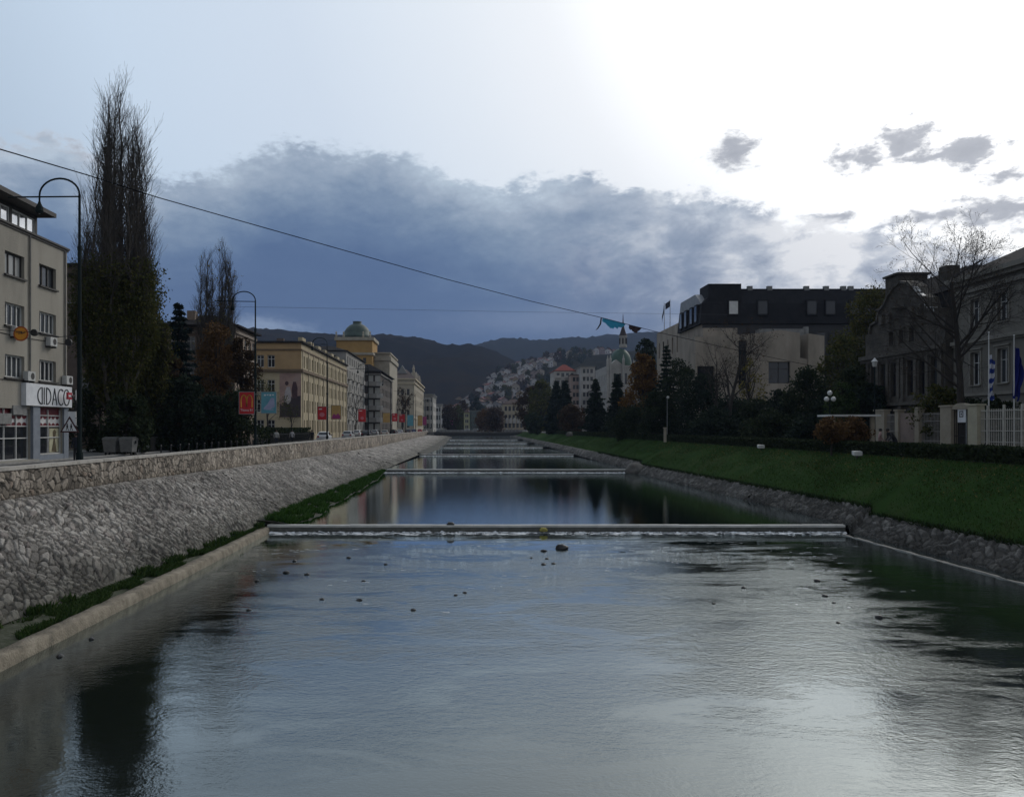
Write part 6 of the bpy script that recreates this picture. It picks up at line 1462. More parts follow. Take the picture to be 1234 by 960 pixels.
# ---- cars
def car_proto():
    t = thing('parked_car', 'white hatchback seen from behind, nearest car on the left street', 'car', (0, 0, 0), 'cars on the left street')
    body_m = mat('car_white', (.62, .62, .61), (.58, .58, .57), rough=.3, spec=.5)
    def loft(mb, secs, mi=0):
        """secs: (y, half-width, [(x fraction, z)...]) cross-sections joined in order"""
        i0 = len(mb.v); n = len(secs[0][2])
        for y, w, pr in secs: mb.v += [(x*w, y, z) for x, z in pr]
        for a in range(len(secs)-1):
            for j in range(n): mb.f.append((i0+a*n+j, i0+a*n+(j+1) % n, i0+(a+1)*n+(j+1) % n, i0+(a+1)*n+j)); mb.m.append(mi)
        mb.f.append(tuple(i0+j for j in range(n))); mb.m.append(mi); mb.f.append(tuple(i0+(len(secs)-1)*n+j for j in reversed(range(n)))); mb.m.append(mi)
    def sec(top, bot): return [(-.92, bot), (-1.0, bot+.12), (-1.0, top-.22), (-.94, top-.04), (-.8, top), (.8, top), (.94, top-.04), (1.0, top-.22), (1.0, bot+.12), (.92, bot)]
    m = MB(); loft(m, [(-2.02, .76, sec(.82, .34)), (-1.94, .83, sec(.93, .26)), (-1.3, .86, sec(.98, .20)), (.3, .87, sec(.97, .20)), (1.1, .86, sec(.92, .2)), (1.7, .82, sec(.80, .22)), (1.98, .68, sec(.66, .3))])
    body = m.build('body', body_m, t, smooth=False)
    def csec(top): return [(-.93, .93), (-.72, top-.06), (-.62, top), (.62, top), (.72, top-.06), (.93, .93)]
    m = MB(); loft(m, [(-1.82, .84, [(-.93, .92), (-.90, .96), (-.86, .97), (.86, .97), (.90, .96), (.93, .92)]), (-1.42, .86, csec(1.40)), (-.6, .87, csec(1.47)), (.25, .87, csec(1.43)), (1.05, .85, [(-.93, .90), (-.90, .93), (-.86, .94), (.86, .94), (.90, .93), (.93, .90)])]); m.build('cabin', body_m, t)
    gm_ = MB()
    gm_.poly([(-.60, -1.772, 1.03), (.60, -1.772, 1.03), (.50, -1.475, 1.35), (-.50, -1.475, 1.35)]); gm_.build('rear_window', glass, t)
    gm_ = MB(); gm_.poly([(-.58, .985, 1.0), (.58, .985, 1.0), (.50, .36, 1.38), (-.50, .36, 1.38)]); gm_.build('windscreen', glass, t)
    for s_ in (-1, 1):
        gm_ = MB(); gm_.poly([(s_*.80, -1.45, 1.0), (s_*.80, .75, .98), (s_*.655, .2, 1.36), (s_*.655, -1.25, 1.36)]); gm_.build('side_window', glass, t)
    for x, y in ((-.76, -1.25), (.76, -1.25), (-.76, 1.25), (.76, 1.25)):
        m = MB(); fr = fr_((x-.11, y, 0), (0, 1, 0), (1, 0, 0)); m.prism(fr, [(.31*math.cos(a), .31+.31*math.sin(a)) for a in np.linspace(0, 2*math.pi, 17)[:-1]], 0, .22); wv = m.build('wheel', mat('tyre', (.02, .02, .02), rough=.9), t)
        m = MB(); fr = fr_((x, y, 0), (0, 1, 0), (1 if x > 0 else -1, 0, 0)); m.prism(fr, [(.2*math.cos(a), .31+.2*math.sin(a)) for a in np.linspace(0, 2*math.pi, 11)[:-1]], .10, .116); m.build('rim', galv, wv)
    for s_ in (-1, 1):
        m = MB(); m.box(s_*.60-.13, -2.03, .70, s_*.60+.13, -1.95, .90); m.build('tail_light', mat('tail_red', (.30, .01, .012), (.24, .01, .01), rough=.2), t)
        m = MB(); m.box(s_*.50-.13, 1.88, .55, s_*.50+.13, 1.95, .68); m.build('headlight', lampg, t)
        m = MB(); m.box(s_*.92-.09, .55, .95, s_*.92+.09, .68, 1.08); m.build('mirror', black, t)
    m = MB(); m.box(-.24, -2.045, .48, .24, -2.025, .58); m.build('number_plate', white_p, t)
    m = MB(); m.box(-.78, -2.06, .32, .78, -1.96, .44); m.build('bumper', mat('bumper_grey', (.10, .10, .10), (.08, .08, .08)), t)
    return t
car0 = car_proto()
paint = {k_: mat('car_'+k_, c, tuple(q*.92 for q in c), rough=.3, spec=.5) for k_, c in {'white': (.62, .62, .61), 'silver': (.36, .36, .35), 'dark': (.03, .03, .033), 'red': (.32, .025, .025), 'beige': (.44, .42, .37), 'blue': (.05, .07, .14)}.items()}
cars = [(391, 108, 'white', None), (420, 131, 'silver', 'silver hatchback driving behind the white one, before the grey flats'), (442, 152, 'dark', 'dark car third along the street wall'), (464, 182, 'beige', 'pale beige car fourth along the street wall, by the lamp with the yellow banner'),
        (482, 222, 'white', 'small white car below the bare tree of the cream palace'), (492.5, 250, 'dark', 'small dark car just past the white one below the bare tree'), (506, 300, 'red', 'tiny reddish car before the cream palace'), (512, 338, 'silver', 'tiny silver car at the far corner of the cream palace'),
        (519, 385, 'dark', 'tiny dark car before the white columned building'), (525, 420, 'white', 'tiny white car near the end of the quay'), (532, 470, 'silver', 'farthest tiny silver car on the left street'),
        (431.5, 165, 'white', 'white car parked under the bare street tree of the grey flats'), (452, 196, 'silver', 'silver car before the balcony flats, between dark and beige cars'), (474, 236, 'dark', 'dark car just left of the small white one below the cream palace tree'), (499, 290, 'blue', 'tiny blue car before the middle of the cream palace')]
for i, (px, Y, c, lab) in enumerate(cars):
    o = car0 if i == 0 else copy_tree(car0)
    o.location = at(px, Y, GL+.006); o.rotation_euler.z = R(random.uniform(-3, 5))
    if i:
        o['label'] = lab
        for ch in o.children:
            if ch.name.split('.')[0] in ('body', 'cabin'): ch.material_slots[0].link = 'OBJECT'; ch.material_slots[0].material = paint[c]
for px, Y, c, lab, rz in ((562, 428, 'white', 'white car crossing at the river bend, left one', 90), (572, 430, 'silver', 'silver car crossing at the river bend before the brown trees', 90)):
    o = copy_tree(car0); o.location = at(px, Y, 3.92); o.rotation_euler.z = R(rz); o['label'] = lab; o['group'] = 'cars crossing at the bend'
    for ch in o.children:
        if ch.name.split('.')[0] in ('body', 'cabin'): ch.material_slots[0].link = 'OBJECT'; ch.material_slots[0].material = paint[c]

# ---- people: one skinned body, posed by joint
def person(loc, rz, lab, top, legs, hair, pose='walk', scale=1.0, group=None, skin=(.30, .20, .15), parts_hair=True):
    sw = {'walk': .22, 'stand': .05, 'bend': .10}[pose]; lean = .42 if pose == 'bend' else .04
    J = {'pel': (0, 0, .95), 'sp': (0, lean*.35, 1.15), 'ch': (0, lean*.8, 1.36), 'nk': (0, lean*1.12, 1.50-lean*.16), 'hd': (0, lean*1.2+.02, 1.58-lean*.18), 'tp': (0, lean*1.25+.02, 1.71-lean*.2)}
    E = [('pel', 'sp'), ('sp', 'ch'), ('ch', 'nk'), ('nk', 'hd'), ('hd', 'tp')]; rad = {'pel': .15, 'sp': .135, 'ch': .155, 'nk': .058, 'hd': .10, 'tp': .075}
    for s_, n_ in ((-1, 'l'), (1, 'r')):
        f = sw*s_
        J.update({'hp'+n_: (s_*.095, 0, .90), 'kn'+n_: (s_*.10, f*.6+.02, .49), 'an'+n_: (s_*.10, f*1.25-(.08 if f < 0 else 0), .09+(.05 if f < -.1 else 0)), 'to'+n_: (s_*.115, f*1.25+.15-(.06 if f < 0 else 0), .045),
                  'sh'+n_: (s_*.19, lean*.95, 1.40-lean*.1), 'el'+n_: (s_*.25, lean*.95-f*.5-.02, 1.13-lean*.05), 'wr'+n_: (s_*.24, lean*1.1-f*.7+.1, .90), 'hn'+n_: (s_*.235, lean*1.1-f*.75+.13, .80)})
        E += [('pel', 'hp'+n_), ('hp'+n_, 'kn'+n_), ('kn'+n_, 'an'+n_), ('an'+n_, 'to'+n_), ('ch', 'sh'+n_), ('sh'+n_, 'el'+n_), ('el'+n_, 'wr'+n_), ('wr'+n_, 'hn'+n_)]
        rad.update({'hp'+n_: .105, 'kn'+n_: .068, 'an'+n_: .05, 'to'+n_: .04, 'sh'+n_: .075, 'el'+n_: .052, 'wr'+n_: .036, 'hn'+n_: .03})
    keys = list(J); me = bpy.data.meshes.new('body'); me.from_pydata([J[k_] for k_ in keys], [(keys.index(a), keys.index(b)) for a, b in E], [])
    o = bpy.data.objects.new('body', me); col.objects.link(o)
    md = o.modifiers.new('skin', 'SKIN'); md.use_smooth_shade = True; o.modifiers.new('sub', 'SUBSURF').levels = 1
    for k_, v in zip(keys, me.skin_vertices[0].data): v.radius = (rad[k_], rad[k_]*.85); v.use_root = (k_ == 'pel')
    me2 = bpy.data.meshes.new_from_object(o.evaluated_get(bpy.context.evaluated_depsgraph_get())); bpy.data.objects.remove(o)
    ms = [mat('cloth_%.2f%.2f%.2f' % top, top, rough=.85), mat('cloth_%.2f%.2f%.2f' % legs, legs, rough=.85), mat('skin', skin, rough=.6), mat('shoe', (.03, .028, .026))]
    me2.materials.clear()
    for q in ms: me2.materials.append(q)
    for p in me2.polygons:
        c = p.center; hz_ = J['nk'][2]
        if c.z > hz_ and abs(c.x) < .14: p.material_index = 2
        elif c.z < .88 and abs(c.x) > .19: p.material_index = 2
        elif c.z < .10: p.material_index = 3
        elif c.z < .90 and abs(c.x) < .20: p.material_index = 1
    root = link('person', me2, None, Vector(loc)); root.rotation_euler.z = rz; root.scale = (scale,)*3; tag(root, lab, 'person', group)
    h = MB(); c = Vector(J['hd']).lerp(Vector(J['tp']), .62)
    h.lathe((0, 0, 0), [(.005, .105), (.06, .09), (.092, .05), (.102, .0), (.10, -.05), (.085, -.10)], 12)
    h.v = [(x+c.x, y*1.05+c.y-.022, z+c.z) for x, y, z in h.v]
    ho = h.build('hair', mat('hair_%.2f' % hair[0], hair, rough=.7), None); ho.parent = root
    f = MB(); hy, hzz = J['hd'][1], (J['hd'][2]+J['tp'][2])/2
    f.box(-.012, hy+.085, hzz-.045, .012, hy+.122, hzz+.0); f.build('nose', ms[2], None).parent = root
    f = MB(); f.box(-.045, hy+.088, hzz-.002, -.022, hy+.104, hzz+.012); f.box(.022, hy+.088, hzz-.002, .045, hy+.104, hzz+.012); f.build('eyes', mat('shoe', (.03, .028, .026)), None).parent = root
    return root
dk, nv_, gr, wh_, pk = (.02, .02, .022), (.02, .025, .04), (.10, .10, .10), (.45, .44, .42), (.30, .20, .18)
lp = 'people on the left street'
person(at(92.5, 44, GL), R(170), 'person in dark clothes beside the nearest lamp post, at the shop corner', nv_, dk, (.02, .015, .012), 'stand', group=lp)
person(at(309, 86, GL), R(20), 'person in a pale grey top walking below the red M banner', (.26, .25, .25), nv_, (.03, .02, .015), 'walk', group=lp)
person(at(299.5, 84, GL), R(160), 'person in dark clothes left of the one in pale grey', dk, dk, (.02, .015, .012), 'walk', group=lp)
person(at(333, 88, GL), R(200), 'person in a white jacket right of the second lamp', wh_, nv_, (.04, .025, .015), 'walk', group=lp)
person(at(352, 92, GL), R(30), 'person in a light top near the hedge end', (.34, .33, .34), dk, (.02, .015, .012), 'walk', group=lp)
person(at(376, 92, GL), R(185), 'person dressed all in black left of the white hatchback', dk, dk, (.015, .012, .01), 'stand', group=lp)
person(at(1060, 54, GR), R(250), 'person in a pale pink coat on the right promenade by the fence', pk, dk, (.02, .015, .012), 'walk', group='people on the right promenade')
person(at(1079, 53, GR), R(95), 'bending person in black behind the hedge on the right promenade', dk, dk, (.02, .015, .012), 'bend', 1.05, group='people on the right promenade')

# ---- dumpsters, bollards, park wall, railings
skm = mat('skip_metal', (.20, .20, .19), (.13, .13, .125), scale=2, rough=.6, bump=.2)
def skip(px, lab):
    Y = 58.0; x, y, z = at(px, Y, GL); t = thing('rubbish_skip', lab, 'rubbish skip', (x, y, z), 'rubbish skips on the left street')
    m = MB(); a = [(-.40, -.42, .25), (.40, -.42, .25), (.40, .42, .25), (-.40, .42, .25)]; b_ = [(-.48, -.52, 1.12), (.48, -.52, 1.12), (.48, .52, 1.12), (-.48, .52, 1.12)]
    for i in range(4): m.poly([a[i], a[(i+1) % 4], b_[(i+1) % 4], b_[i]])
    m.poly(a[::-1]); m.v = [(p[0]+x, p[1]+y, p[2]+z) for p in m.v]; m.box(x-.5, y-.56, z+1.12, x+.5, y+.56, z+1.17); bd = m.build('container', skm, t)
    m = MB(); m.prism(fr_((x-.49, y-.54, z), (0, 1, 0), (1, 0, 0)), [(0, 1.172), (.1, 1.27), (.54, 1.33), (.98, 1.27), (1.08, 1.172)], 0, .98); m.build('lid', mat('skip_lid', (.10, .10, .095), (.07, .07, .066)), bd)
    for sx in (-1, 1):
        m = MB(); m.box(x+sx*.52-.03, y-.06, z+.85, x+sx*.52+.03, y+.06, z+1.05); m.build('lifting_lug', black, bd)
        for sy in (-1, 1): m = MB(); m.tube([(x+sx*.32-.03, y+sy*.3, z+.12), (x+sx*.32+.03, y+sy*.3, z+.12)], .11, 10); m.build('wheel', black, t)
skip(135, 'grey metal rubbish skip, left of the pair behind the street wall'); skip(155, 'grey metal rubbish skip, right of the pair behind the street wall')
m0 = None
for i in range(17):
    Y = 46.8+1.55*i
    if m0 is None:
        m = MB(); m.lathe((0, 0, 0), [(.07, 0), (.07, .06), (.045, .08), (.045, .86), (.06, .88), (.06, .93), (.03, .99)], 8); m0 = m.build('bollard', black, None, (0, 0, 0)); o = m0
        tag(o, 'thin black bollard standing in the row behind the left street wall', 'bollard', 'bollards behind the street wall')
    else: o = m0.copy(); col.objects.link(o)
    o.location = (-17.75, Y, GL)
m = MB(); m.box(-25.9, 66, GL, -25.6, 88, GL+1.15); m.box(-26.0, 66, GL+1.153, -25.5, 88, GL+1.25)
tag(m.build('garden_wall', mat('dark_garden_wall', (.07, .066, .06), (.045, .043, .04), scale=1.5, bump=.4), None, (-25.7, 77, GL)), 'long low dark garden wall behind the bollards', 'wall')
t = thing('iron_railing', 'black iron railing with spikes in front of the clipped hedge', 'railing', (-22.4, 105, GL)); m = MB()
for i in range(90): m.box(-22.42, 92+i*.29, GL+.1, -22.38, 92.03+i*.29, GL+1.35)
m.build('bars', black, t); m = MB(); m.box(-22.43, 92, GL+.2, -22.37, 118, GL+.26); m.box(-22.43, 92, GL+1.15, -22.37, 118, GL+1.2); m.build('rail', black, t)
# signs at the nearest lamp
x, y = LAMP_X, 36.0
t = thing('warning_sign', 'white triangular warning sign with dark border and two walking children', 'traffic sign', (x-.35, y-.2, 5.8)); fr = fr_((x-.35, y-.2, 0), (1, 0, 0), (0, -1, 0)); z = 6.03
m = MB(); m.prism(fr, [(-.43, z-.25), (.43, z-.25), (0, z+.48)], -.012, 0); pl = m.build('plate', mat('sign_border', (.06, .02, .022), (.045, .018, .018)), t)
m = MB(); m.prism(fr, [(-.32, z-.185), (.32, z-.185), (0, z+.35)], .001, .005); m.build('white_field', lt, pl)
m = MB()
for a in (-.1, .08):
    m.prism(fr, [(a-.045, z-.02), (a+.045, z-.02), (a+.035, z+.09), (a-.035, z+.09)], .006, .009); stroke(m, fr, [(a-.01, z-.02), (a-.05, z-.15)], .028, .006, .009); stroke(m, fr, [(a+.01, z-.02), (a+.06, z-.15)], .028, .006, .009); m.prism(fr, [(a+.03*math.cos(q*.9), z+.125+.03*math.sin(q*.9)) for q in range(7)], .006, .009)
m.build('children_symbol', black, pl)
m = MB(); m.fbox(fr, -.05, .35, -.05, -.02, z+.02, z+.06); m.build('bracket', galv, t)
t = thing('light_box', 'narrow white upright light box fixed beside the nearest lamp post', 'sign', (x-.25, y, 6.1)); fr = fr_((x-.42, y-.05, 0), (1, 0, 0), (0, -1, 0))
m = MB(); m.fbox(fr, 0, .26, -.1, .1, 6.1, 6.72); m.build('box', lt, t); m = MB(); m.fbox(fr, -.02, .28, -.12, .12, 6.723, 6.77); m.build('top_cap', black, t)
m = MB(); stroke(m, fr, [(.08, 6.2), (.13, 6.3), (.18, 6.2)], .03, .101, .106); m.build('mark', black, t); m = MB(); m.fbox(fr, .26, .36, -.02, .02, 6.4, 6.44); m.build('bracket', galv, t)
t = thing('aerial', 'pale forked aerial sticking out at the end of the shop sign', 'aerial', (-25.8, 52.5, 7.9)); m = MB()
p = P(86, 477, 51); m.tube([P(84, 476.5, 52.3), P(92, 476.5, 51)], .035, 6); m.tube([P(91.5, 470, 51), P(91.5, 482, 51)], .04, 6); m.tube([P(87, 473.5, 51.6), P(87, 479.5, 51.6)], .04, 6); m.build('mast', white_p, t)
# wire with hanging disc sign and two dark lamps across the street
wz = lambda px, py: P(px, py, 36.0)
m = MB(); m.tube([P(-80, 396, 36), wz(0, 397.5), wz(25, 399), wz(41, 400.5), wz(70, 406), wz(82, 405), wz(94, 404.5)], .014, 4)
tag(m.build('span_wire', black, None, wz(40, 400)), 'thin span wire from the nearest lamp post across to the shop building', 'wire')
c = wz(25, 402); t = thing('disc_sign', 'round orange sign with red rim hanging from the span wire', 'sign', c); fr = fr_(c, (1, 0, 0), (0, -1, 0))
circ = lambda r_, n=28: [(r_*math.cos(2*math.pi*i/n), r_*math.sin(2*math.pi*i/n)) for i in range(n)]
m = MB(); m.prism(fr, circ(.335), -.02, 0); rm = m.build('plate', mat('sign_rust_red', (.36, .075, .018), (.30, .06, .015), rough=.5), t)
m = MB(); m.prism(fr, circ(.27), .001, .006); m.build('orange_field', mat('sign_orange', (.62, .26, .022), (.55, .21, .02), scale=3, rough=.5), rm)
m = MB(); stroke(m, fr, [(-.22, .06), (.05, .07), (.05, 0), (.2, .06)], .04, .007, .012); stroke(m, fr, [(-.1, .0), (.02, .02)], .03, .007, .012); m.build('black_mark', black, rm)
for px, py, lab in ((41.3, 400.8, 'round black lamp hanging right of the orange disc sign'), (82.5, 412.5, 'round black lamp hanging low beside the nearest lamp post')):
    c = wz(px, py); m = MB(); m.prism(fr_(c, (1, 0, 0), (0, -1, 0)), circ(.155, 18), -.06, .05); m.tube([c+ZV*.14, wz(px, 401 if px < 60 else 405)], .015, 5); tag(m.build('hanging_lamp', black, None, c), lab, 'lamp', 'black lamps on the span wire')
# ---- heavy cable over the river with the torn blue cloth
cab = [(-160, 142, 26), (0, 180, 34), (105, 211, 40), (190, 238, 45), (310, 272, 52), (430, 306, 60), (540, 337, 67), (640, 363, 74), (722, 382, 80), (790, 399.5, 86), (870, 418, 93), (960, 437, 101), (1006, 446, 105)]
m = MB(); m.tube([P(*q) for q in cab], .030, 5); tag(m.build('overhead_cable', mat('cable_black', (.012, .012, .013), (.008, .008, .009), rough=1, spec=0), None, P(540, 337, 67)), 'black overhead cable sagging across the whole river from left to right', 'cable')
def rag(name, px0, px1, m_, lab, drop, seed, nx=22, nz=9):
    r_ = np.random.default_rng(seed); V = np.zeros((nx, nz, 3)); cpx = [q[0] for q in cab]; 
    for i in range(nx):
        px = px0+(px1-px0)*i/(nx-1); py = np.interp(px, cpx, [q[1] for q in cab]); Yc = np.interp(px, cpx, [q[2] for q in cab]); u = i/(nx-1)
        dl = drop*(math.sin(math.pi*min(1, u*1.15+.08))**.6)*(.75+.5*r_.random())
        for j in range(nz):
            f = j/(nz-1); V[i, j] = P(px, py, Yc)+Vector((r_.normal(0, .02), (.10*math.sin(u*19+f*2)+r_.normal(0, .03))*(.3+f), -.02-dl*f))
    return tag(np_mesh(name, V.reshape(-1, 3), grid_faces(nx, nz), m_, origin=V[nx//2, 0], smooth=True), lab, 'cloth')
clo = leaf_mat('blue_cloth', (.03, .22, .34), (.04, .26, .40), (.05, .30, .44), trans=.45)
rag('torn_cloth', 726, 760, clo, 'torn turquoise cloth draped over the cable above the river', .68, 3)
rag('torn_cloth', 758, 776, leaf_mat('dark_cloth', (.03, .022, .022), (.045, .03, .03), (.06, .04, .04), trans=.2), 'dark ragged cloth strip hanging right of the turquoise one', .6, 5, 14, 6)
m = MB(); q = P(724.5, 383, 80.2); m.tube([q, q+Vector((-.08, 0, -.6)), q+Vector((-.35, 0, -1.05)), q+Vector((-.55, 0, -1.2))], [.07, .09, .06, .02], 5); tag(m.build('cord_end', black, None, q), 'frayed dark cord end dangling left of the turquoise cloth', 'cord')
m = MB(); m.tube([P(262, 369, 66), P(480, 373, 78), P(640, 376, 88), P(880, 379, 104)], .012, 4); tag(m.build('thin_wire', mat('wire_grey', (.06, .065, .075)), None, P(480, 373, 78)), 'very thin straight wire high above the river', 'wire')
# ---- footbridge and bend bridge
brm = mat('bridge_concrete', (.15, .145, .135), (.095, .092, .086), scale=.8, rough=.9, bump=.3)
t = thing('footbridge', 'flat dark footbridge with thin railing crossing behind the last weir', 'bridge', (10, 330, 3)); m = MB(); m.box(-13.2, 328, 2.7, 33, 332, 3.85); m.build('deck', mat('bridge_dark', (.05, .05, .048), (.035, .035, .034), scale=1), t)
m = MB(); m.box(-13.2, 327.6, 3.853, 33, 332.4, 4.05); m.build('deck_edge', brm, t)
m = MB()
for i in range(32): m.box(-13+i*1.48, 327.75, 4.05, -12.92+i*1.48, 327.83, 5.0)
m.box(-13.2, 327.74, 5.0, 33, 327.84, 5.08); m.box(-13.2, 327.76, 4.5, 33, 327.82, 4.54); m.build('railing', darkf, t)
m = MB(); m.box(-16, 327, .5, -13.203, 333, 4.05); m.box(33.003, 327, 1, 36, 333, 4.05); m.build('abutment', brm, t)
t = thing('road_bridge', 'broad grey road bridge closing the river at the bend', 'bridge', (5, 436, 3)); m = MB(); m.box(-14, 424, 2.6, 40, 446, 3.9); m.build('deck', brm, t)
m = MB(); m.box(-14, 423.6, 3.903, 40, 423.9, 4.7); m.build('parapet', mat('parapet_grey', (.24, .235, .225), (.18, .176, .168), scale=1), t)
for i, (px, c, lab) in enumerate(((611, wh_, 'tiny person in white at the left of a cluster by the footbridge'), (615, (.3, .28, .27), 'tiny person in pale grey near the cluster centre by the footbridge'), (618.5, wh_, 'tiny person in white at the cluster centre by the footbridge'), (623, (.34, .3, .28), 'tiny person in cream at the right of the cluster by the footbridge'), (651, wh_, 'tiny person in white alone below the olive tree at the footbridge end'))):
    person(at(px, 330 if i < 4 else 300, 4.05 if i < 4 else GR), R(60*i), lab, c, gr, (.03, .02, .015), 'walk', 1.05, 'tiny people by the footbridge')

# ---- right promenade things
# fence of beige piers, railings and gate
XF = 34.0
pier = mat('pier_render', (.34, .30, .23), (.26, .225, .17), scale=1, rough=.9, bump=.3); pier2 = mat('pier_cream', (.44, .41, .30), (.35, .32, .235), scale=1, rough=.9)
rail = mat('railing_cream', (.46, .44, .38), (.36, .34, .3), scale=3, rough=.6)
t = thing('embassy_fence', 'beige pier fence with cream railings in front of the old buildings', 'fence', (XF, 56, GR)); ya = lambda px: YofX(px, XF)
yb = {'w0': ya(1290), 'w1': ya(1183)}
def pr(pa, pb, h, m_, nm='pier'):
    m = MB(); y0, y1 = ya(pb), ya(pa); m.box(XF-.25, y0, GR, XF+.25, y1, GR+h); m.box(XF-.33, y0-.06, GR+h+.003, XF+.33, y1+.06, GR+h+.12); m.build(nm, m_, t)
pr(1057.5, 1069, 3.15, pier); pr(1082, 1086, 3.1, pier); pr(1106, 1111, 3.2, pier); pr(1137, 1150, 3.25, pier); pr(1170.5, 1182, 3.25, pier2)
m = MB(); m.box(XF-.12, ya(1105.8), GR, XF+.12, ya(1086.2), GR+2.9); m.build('solid_panel', mat('pinkish_panel', (.25, .19, .16), (.19, .145, .12), scale=1.2, bump=.3), t)
def bars(pa, pb, z0, z1, sp, m_, th=.035):
    y0, y1 = ya(pb)+.02, ya(pa)-.02; m = MB(); m.box(XF-.2, y0, GR, XF+.2, y1, GR+z0-.1); m.build('base_wall', pier, t); m = MB(); n = int((y1-y0)/sp)
    for i in range(n+1): y = y0+(y1-y0)*i/max(n, 1); m.box(XF-th/2, y-th/2, GR+z0-.1, XF+th/2, y+th/2, GR+z1)
    m.build('bars', m_, t); m = MB()
    for z in (z0+.1, z0+(z1-z0)*.36, z0+(z1-z0)*.70, z1-.15): m.box(XF-.045, y0, GR+z, XF+.045, y1, GR+z+.05)
    m.build('rail', m_, t)
bars(1069.2, 1081.8, .7, 2.9, .17, mat('rail_grey', (.28, .26, .24), (.2, .19, .175))); bars(1111.2, 1136.8, .7, 2.9, .17, MATS['rail_grey'])
bars(1182.3, 1300, .75, 3.0, .17, rail); m = MB()
for px in (1190.5, 1210, 1232, 1262): y = ya(px); m.box(XF-.06, y-.05, GR+.6, XF+.06, y+.05, GR+3.25)
m.build('fence_post', rail, t)
y0, y1 = ya(1170.3), ya(1150.2); m = MB(); fr = frL(XF, y0); Lg = y1-y0
m.prism(fr, [(0, GR+3.05), (Lg, GR+3.05)]+[(Lg/2+Lg/2*math.cos(a), GR+3.05+.42*math.sin(a)) for a in np.linspace(0, math.pi, 11)][1:-1], .2, -.2); m.build('gate_arch', pier, t)
m = MB(); n = 9
for i in range(n+1): m.fbox(fr, Lg*i/n-.02, Lg*i/n+.02, -.02, .02, GR+.1, GR+3.04)
m.fbox(fr, 0, Lg, -.03, .03, GR+1.2, GR+1.26); m.build('gate', darkf, t)
m = MB(); m.fbox(fr, Lg*.28, Lg*.82, -.10, -.06, GR+.1, GR+2.0); m.build('door', darkf, t)
t2 = thing('plaque', 'white embassy plaque with small square emblem over the gate', 'sign', (XF-.3, y0+Lg*.5, GR+2.2)); m = MB(); m.fbox(fr, Lg*.2, Lg*.68, .1, .14, GR+2.15, GR+3.1); pq = m.build('board', lt, t2)
m = MB(); a = Lg*.46
for q in ((-.22, .22, .14, .21), (-.22, .22, -.21, -.14), (-.22, -.15, -.14, .14), (.15, .22, -.14, .14), (-.07, .07, -.06, .06)): m.fbox(fr, a+q[0], a+q[1], .141, .148, GR+2.72+q[2], GR+2.72+q[3])
m.build('emblem', black, pq); m = MB(); m.fbox(fr, Lg*.1, Lg*.14, .15, .2, GR, GR+2.6); m.build('support_post', galv, t2)
# flags hang limp from poles behind the railing
def flag(px, Y, py0, py1, pole_top, lab, stripes, wpx, seed):
    t = thing('flag', lab, 'flag', at(px, Y, GR), 'flags behind the embassy fence'); x = (px-CX)*Y/F; k_ = Y/F; zt_, zb_ = EYE-(py0-CY)*k_, EYE-(py1-CY)*k_
    m = MB(); m.tube([(x, Y, GR), (x, Y, EYE-(pole_top-CY)*k_)], [.05, .03], 8); m.lathe((x, Y, EYE-(pole_top-CY)*k_), [(.05, 0), (.06, .05), (.01, .1)], 8); m.build('pole', white_p, t)
    r_ = np.random.default_rng(seed); nx, nz = 18, 46; V = np.zeros((nz, nx, 3)); C = []
    for i in range(nz):
        f = i/(nz-1); wd = wpx*k_*(.35+.65*math.sin(math.pi*(.12+.70*f)))*(.85+.3*abs(math.sin(f*7+seed)))
        for j in range(nx):
            g_ = j/(nx-1); V[i, j] = (x+.05+g_*wd-.12*f, Y+.16*math.sin(g_*11+f*5+seed)*(.4+g_), zt_-(zt_-zb_)*f-.22*math.sin(g_*9+f*6)*g_-.35*g_*(1-f))
    o = np_mesh('cloth', V.reshape(-1, 3), grid_faces(nz, nx), stripes[0], t, smooth=True); o.data.materials.append(stripes[1])
    mi = []
    for i in range(nz-1):
        for j in range(nx-1): mi.append(1 if len(stripes) > 1 and stripes[1] is not stripes[0] and int((i/nz)*9+(j/nx)*1.6) % 2 else 0)
    o.data.polygons.foreach_set('material_index', mi); o.data.update(); return t
fb = leaf_mat('flag_blue', (.014, .018, .12), (.016, .022, .15), (.02, .026, .17), trans=.3); fw_ = leaf_mat('flag_white', (.50, .52, .58), (.54, .56, .62), (.58, .60, .66), trans=.3); fb2 = leaf_mat('flag_stripe', (.03, .05, .20), (.035, .06, .24), (.04, .07, .27), trans=.3)
flag(1191.6, 52.5, 426, 479, 401, 'limp flag with blue and white stripes on a white pole behind the railing', (fw_, fb2), 6.5, 1)
flag(1222, 52.5, 418, 480, 405, 'limp plain dark blue flag on a white pole at the right edge', (fb, fb), 8.5, 4)
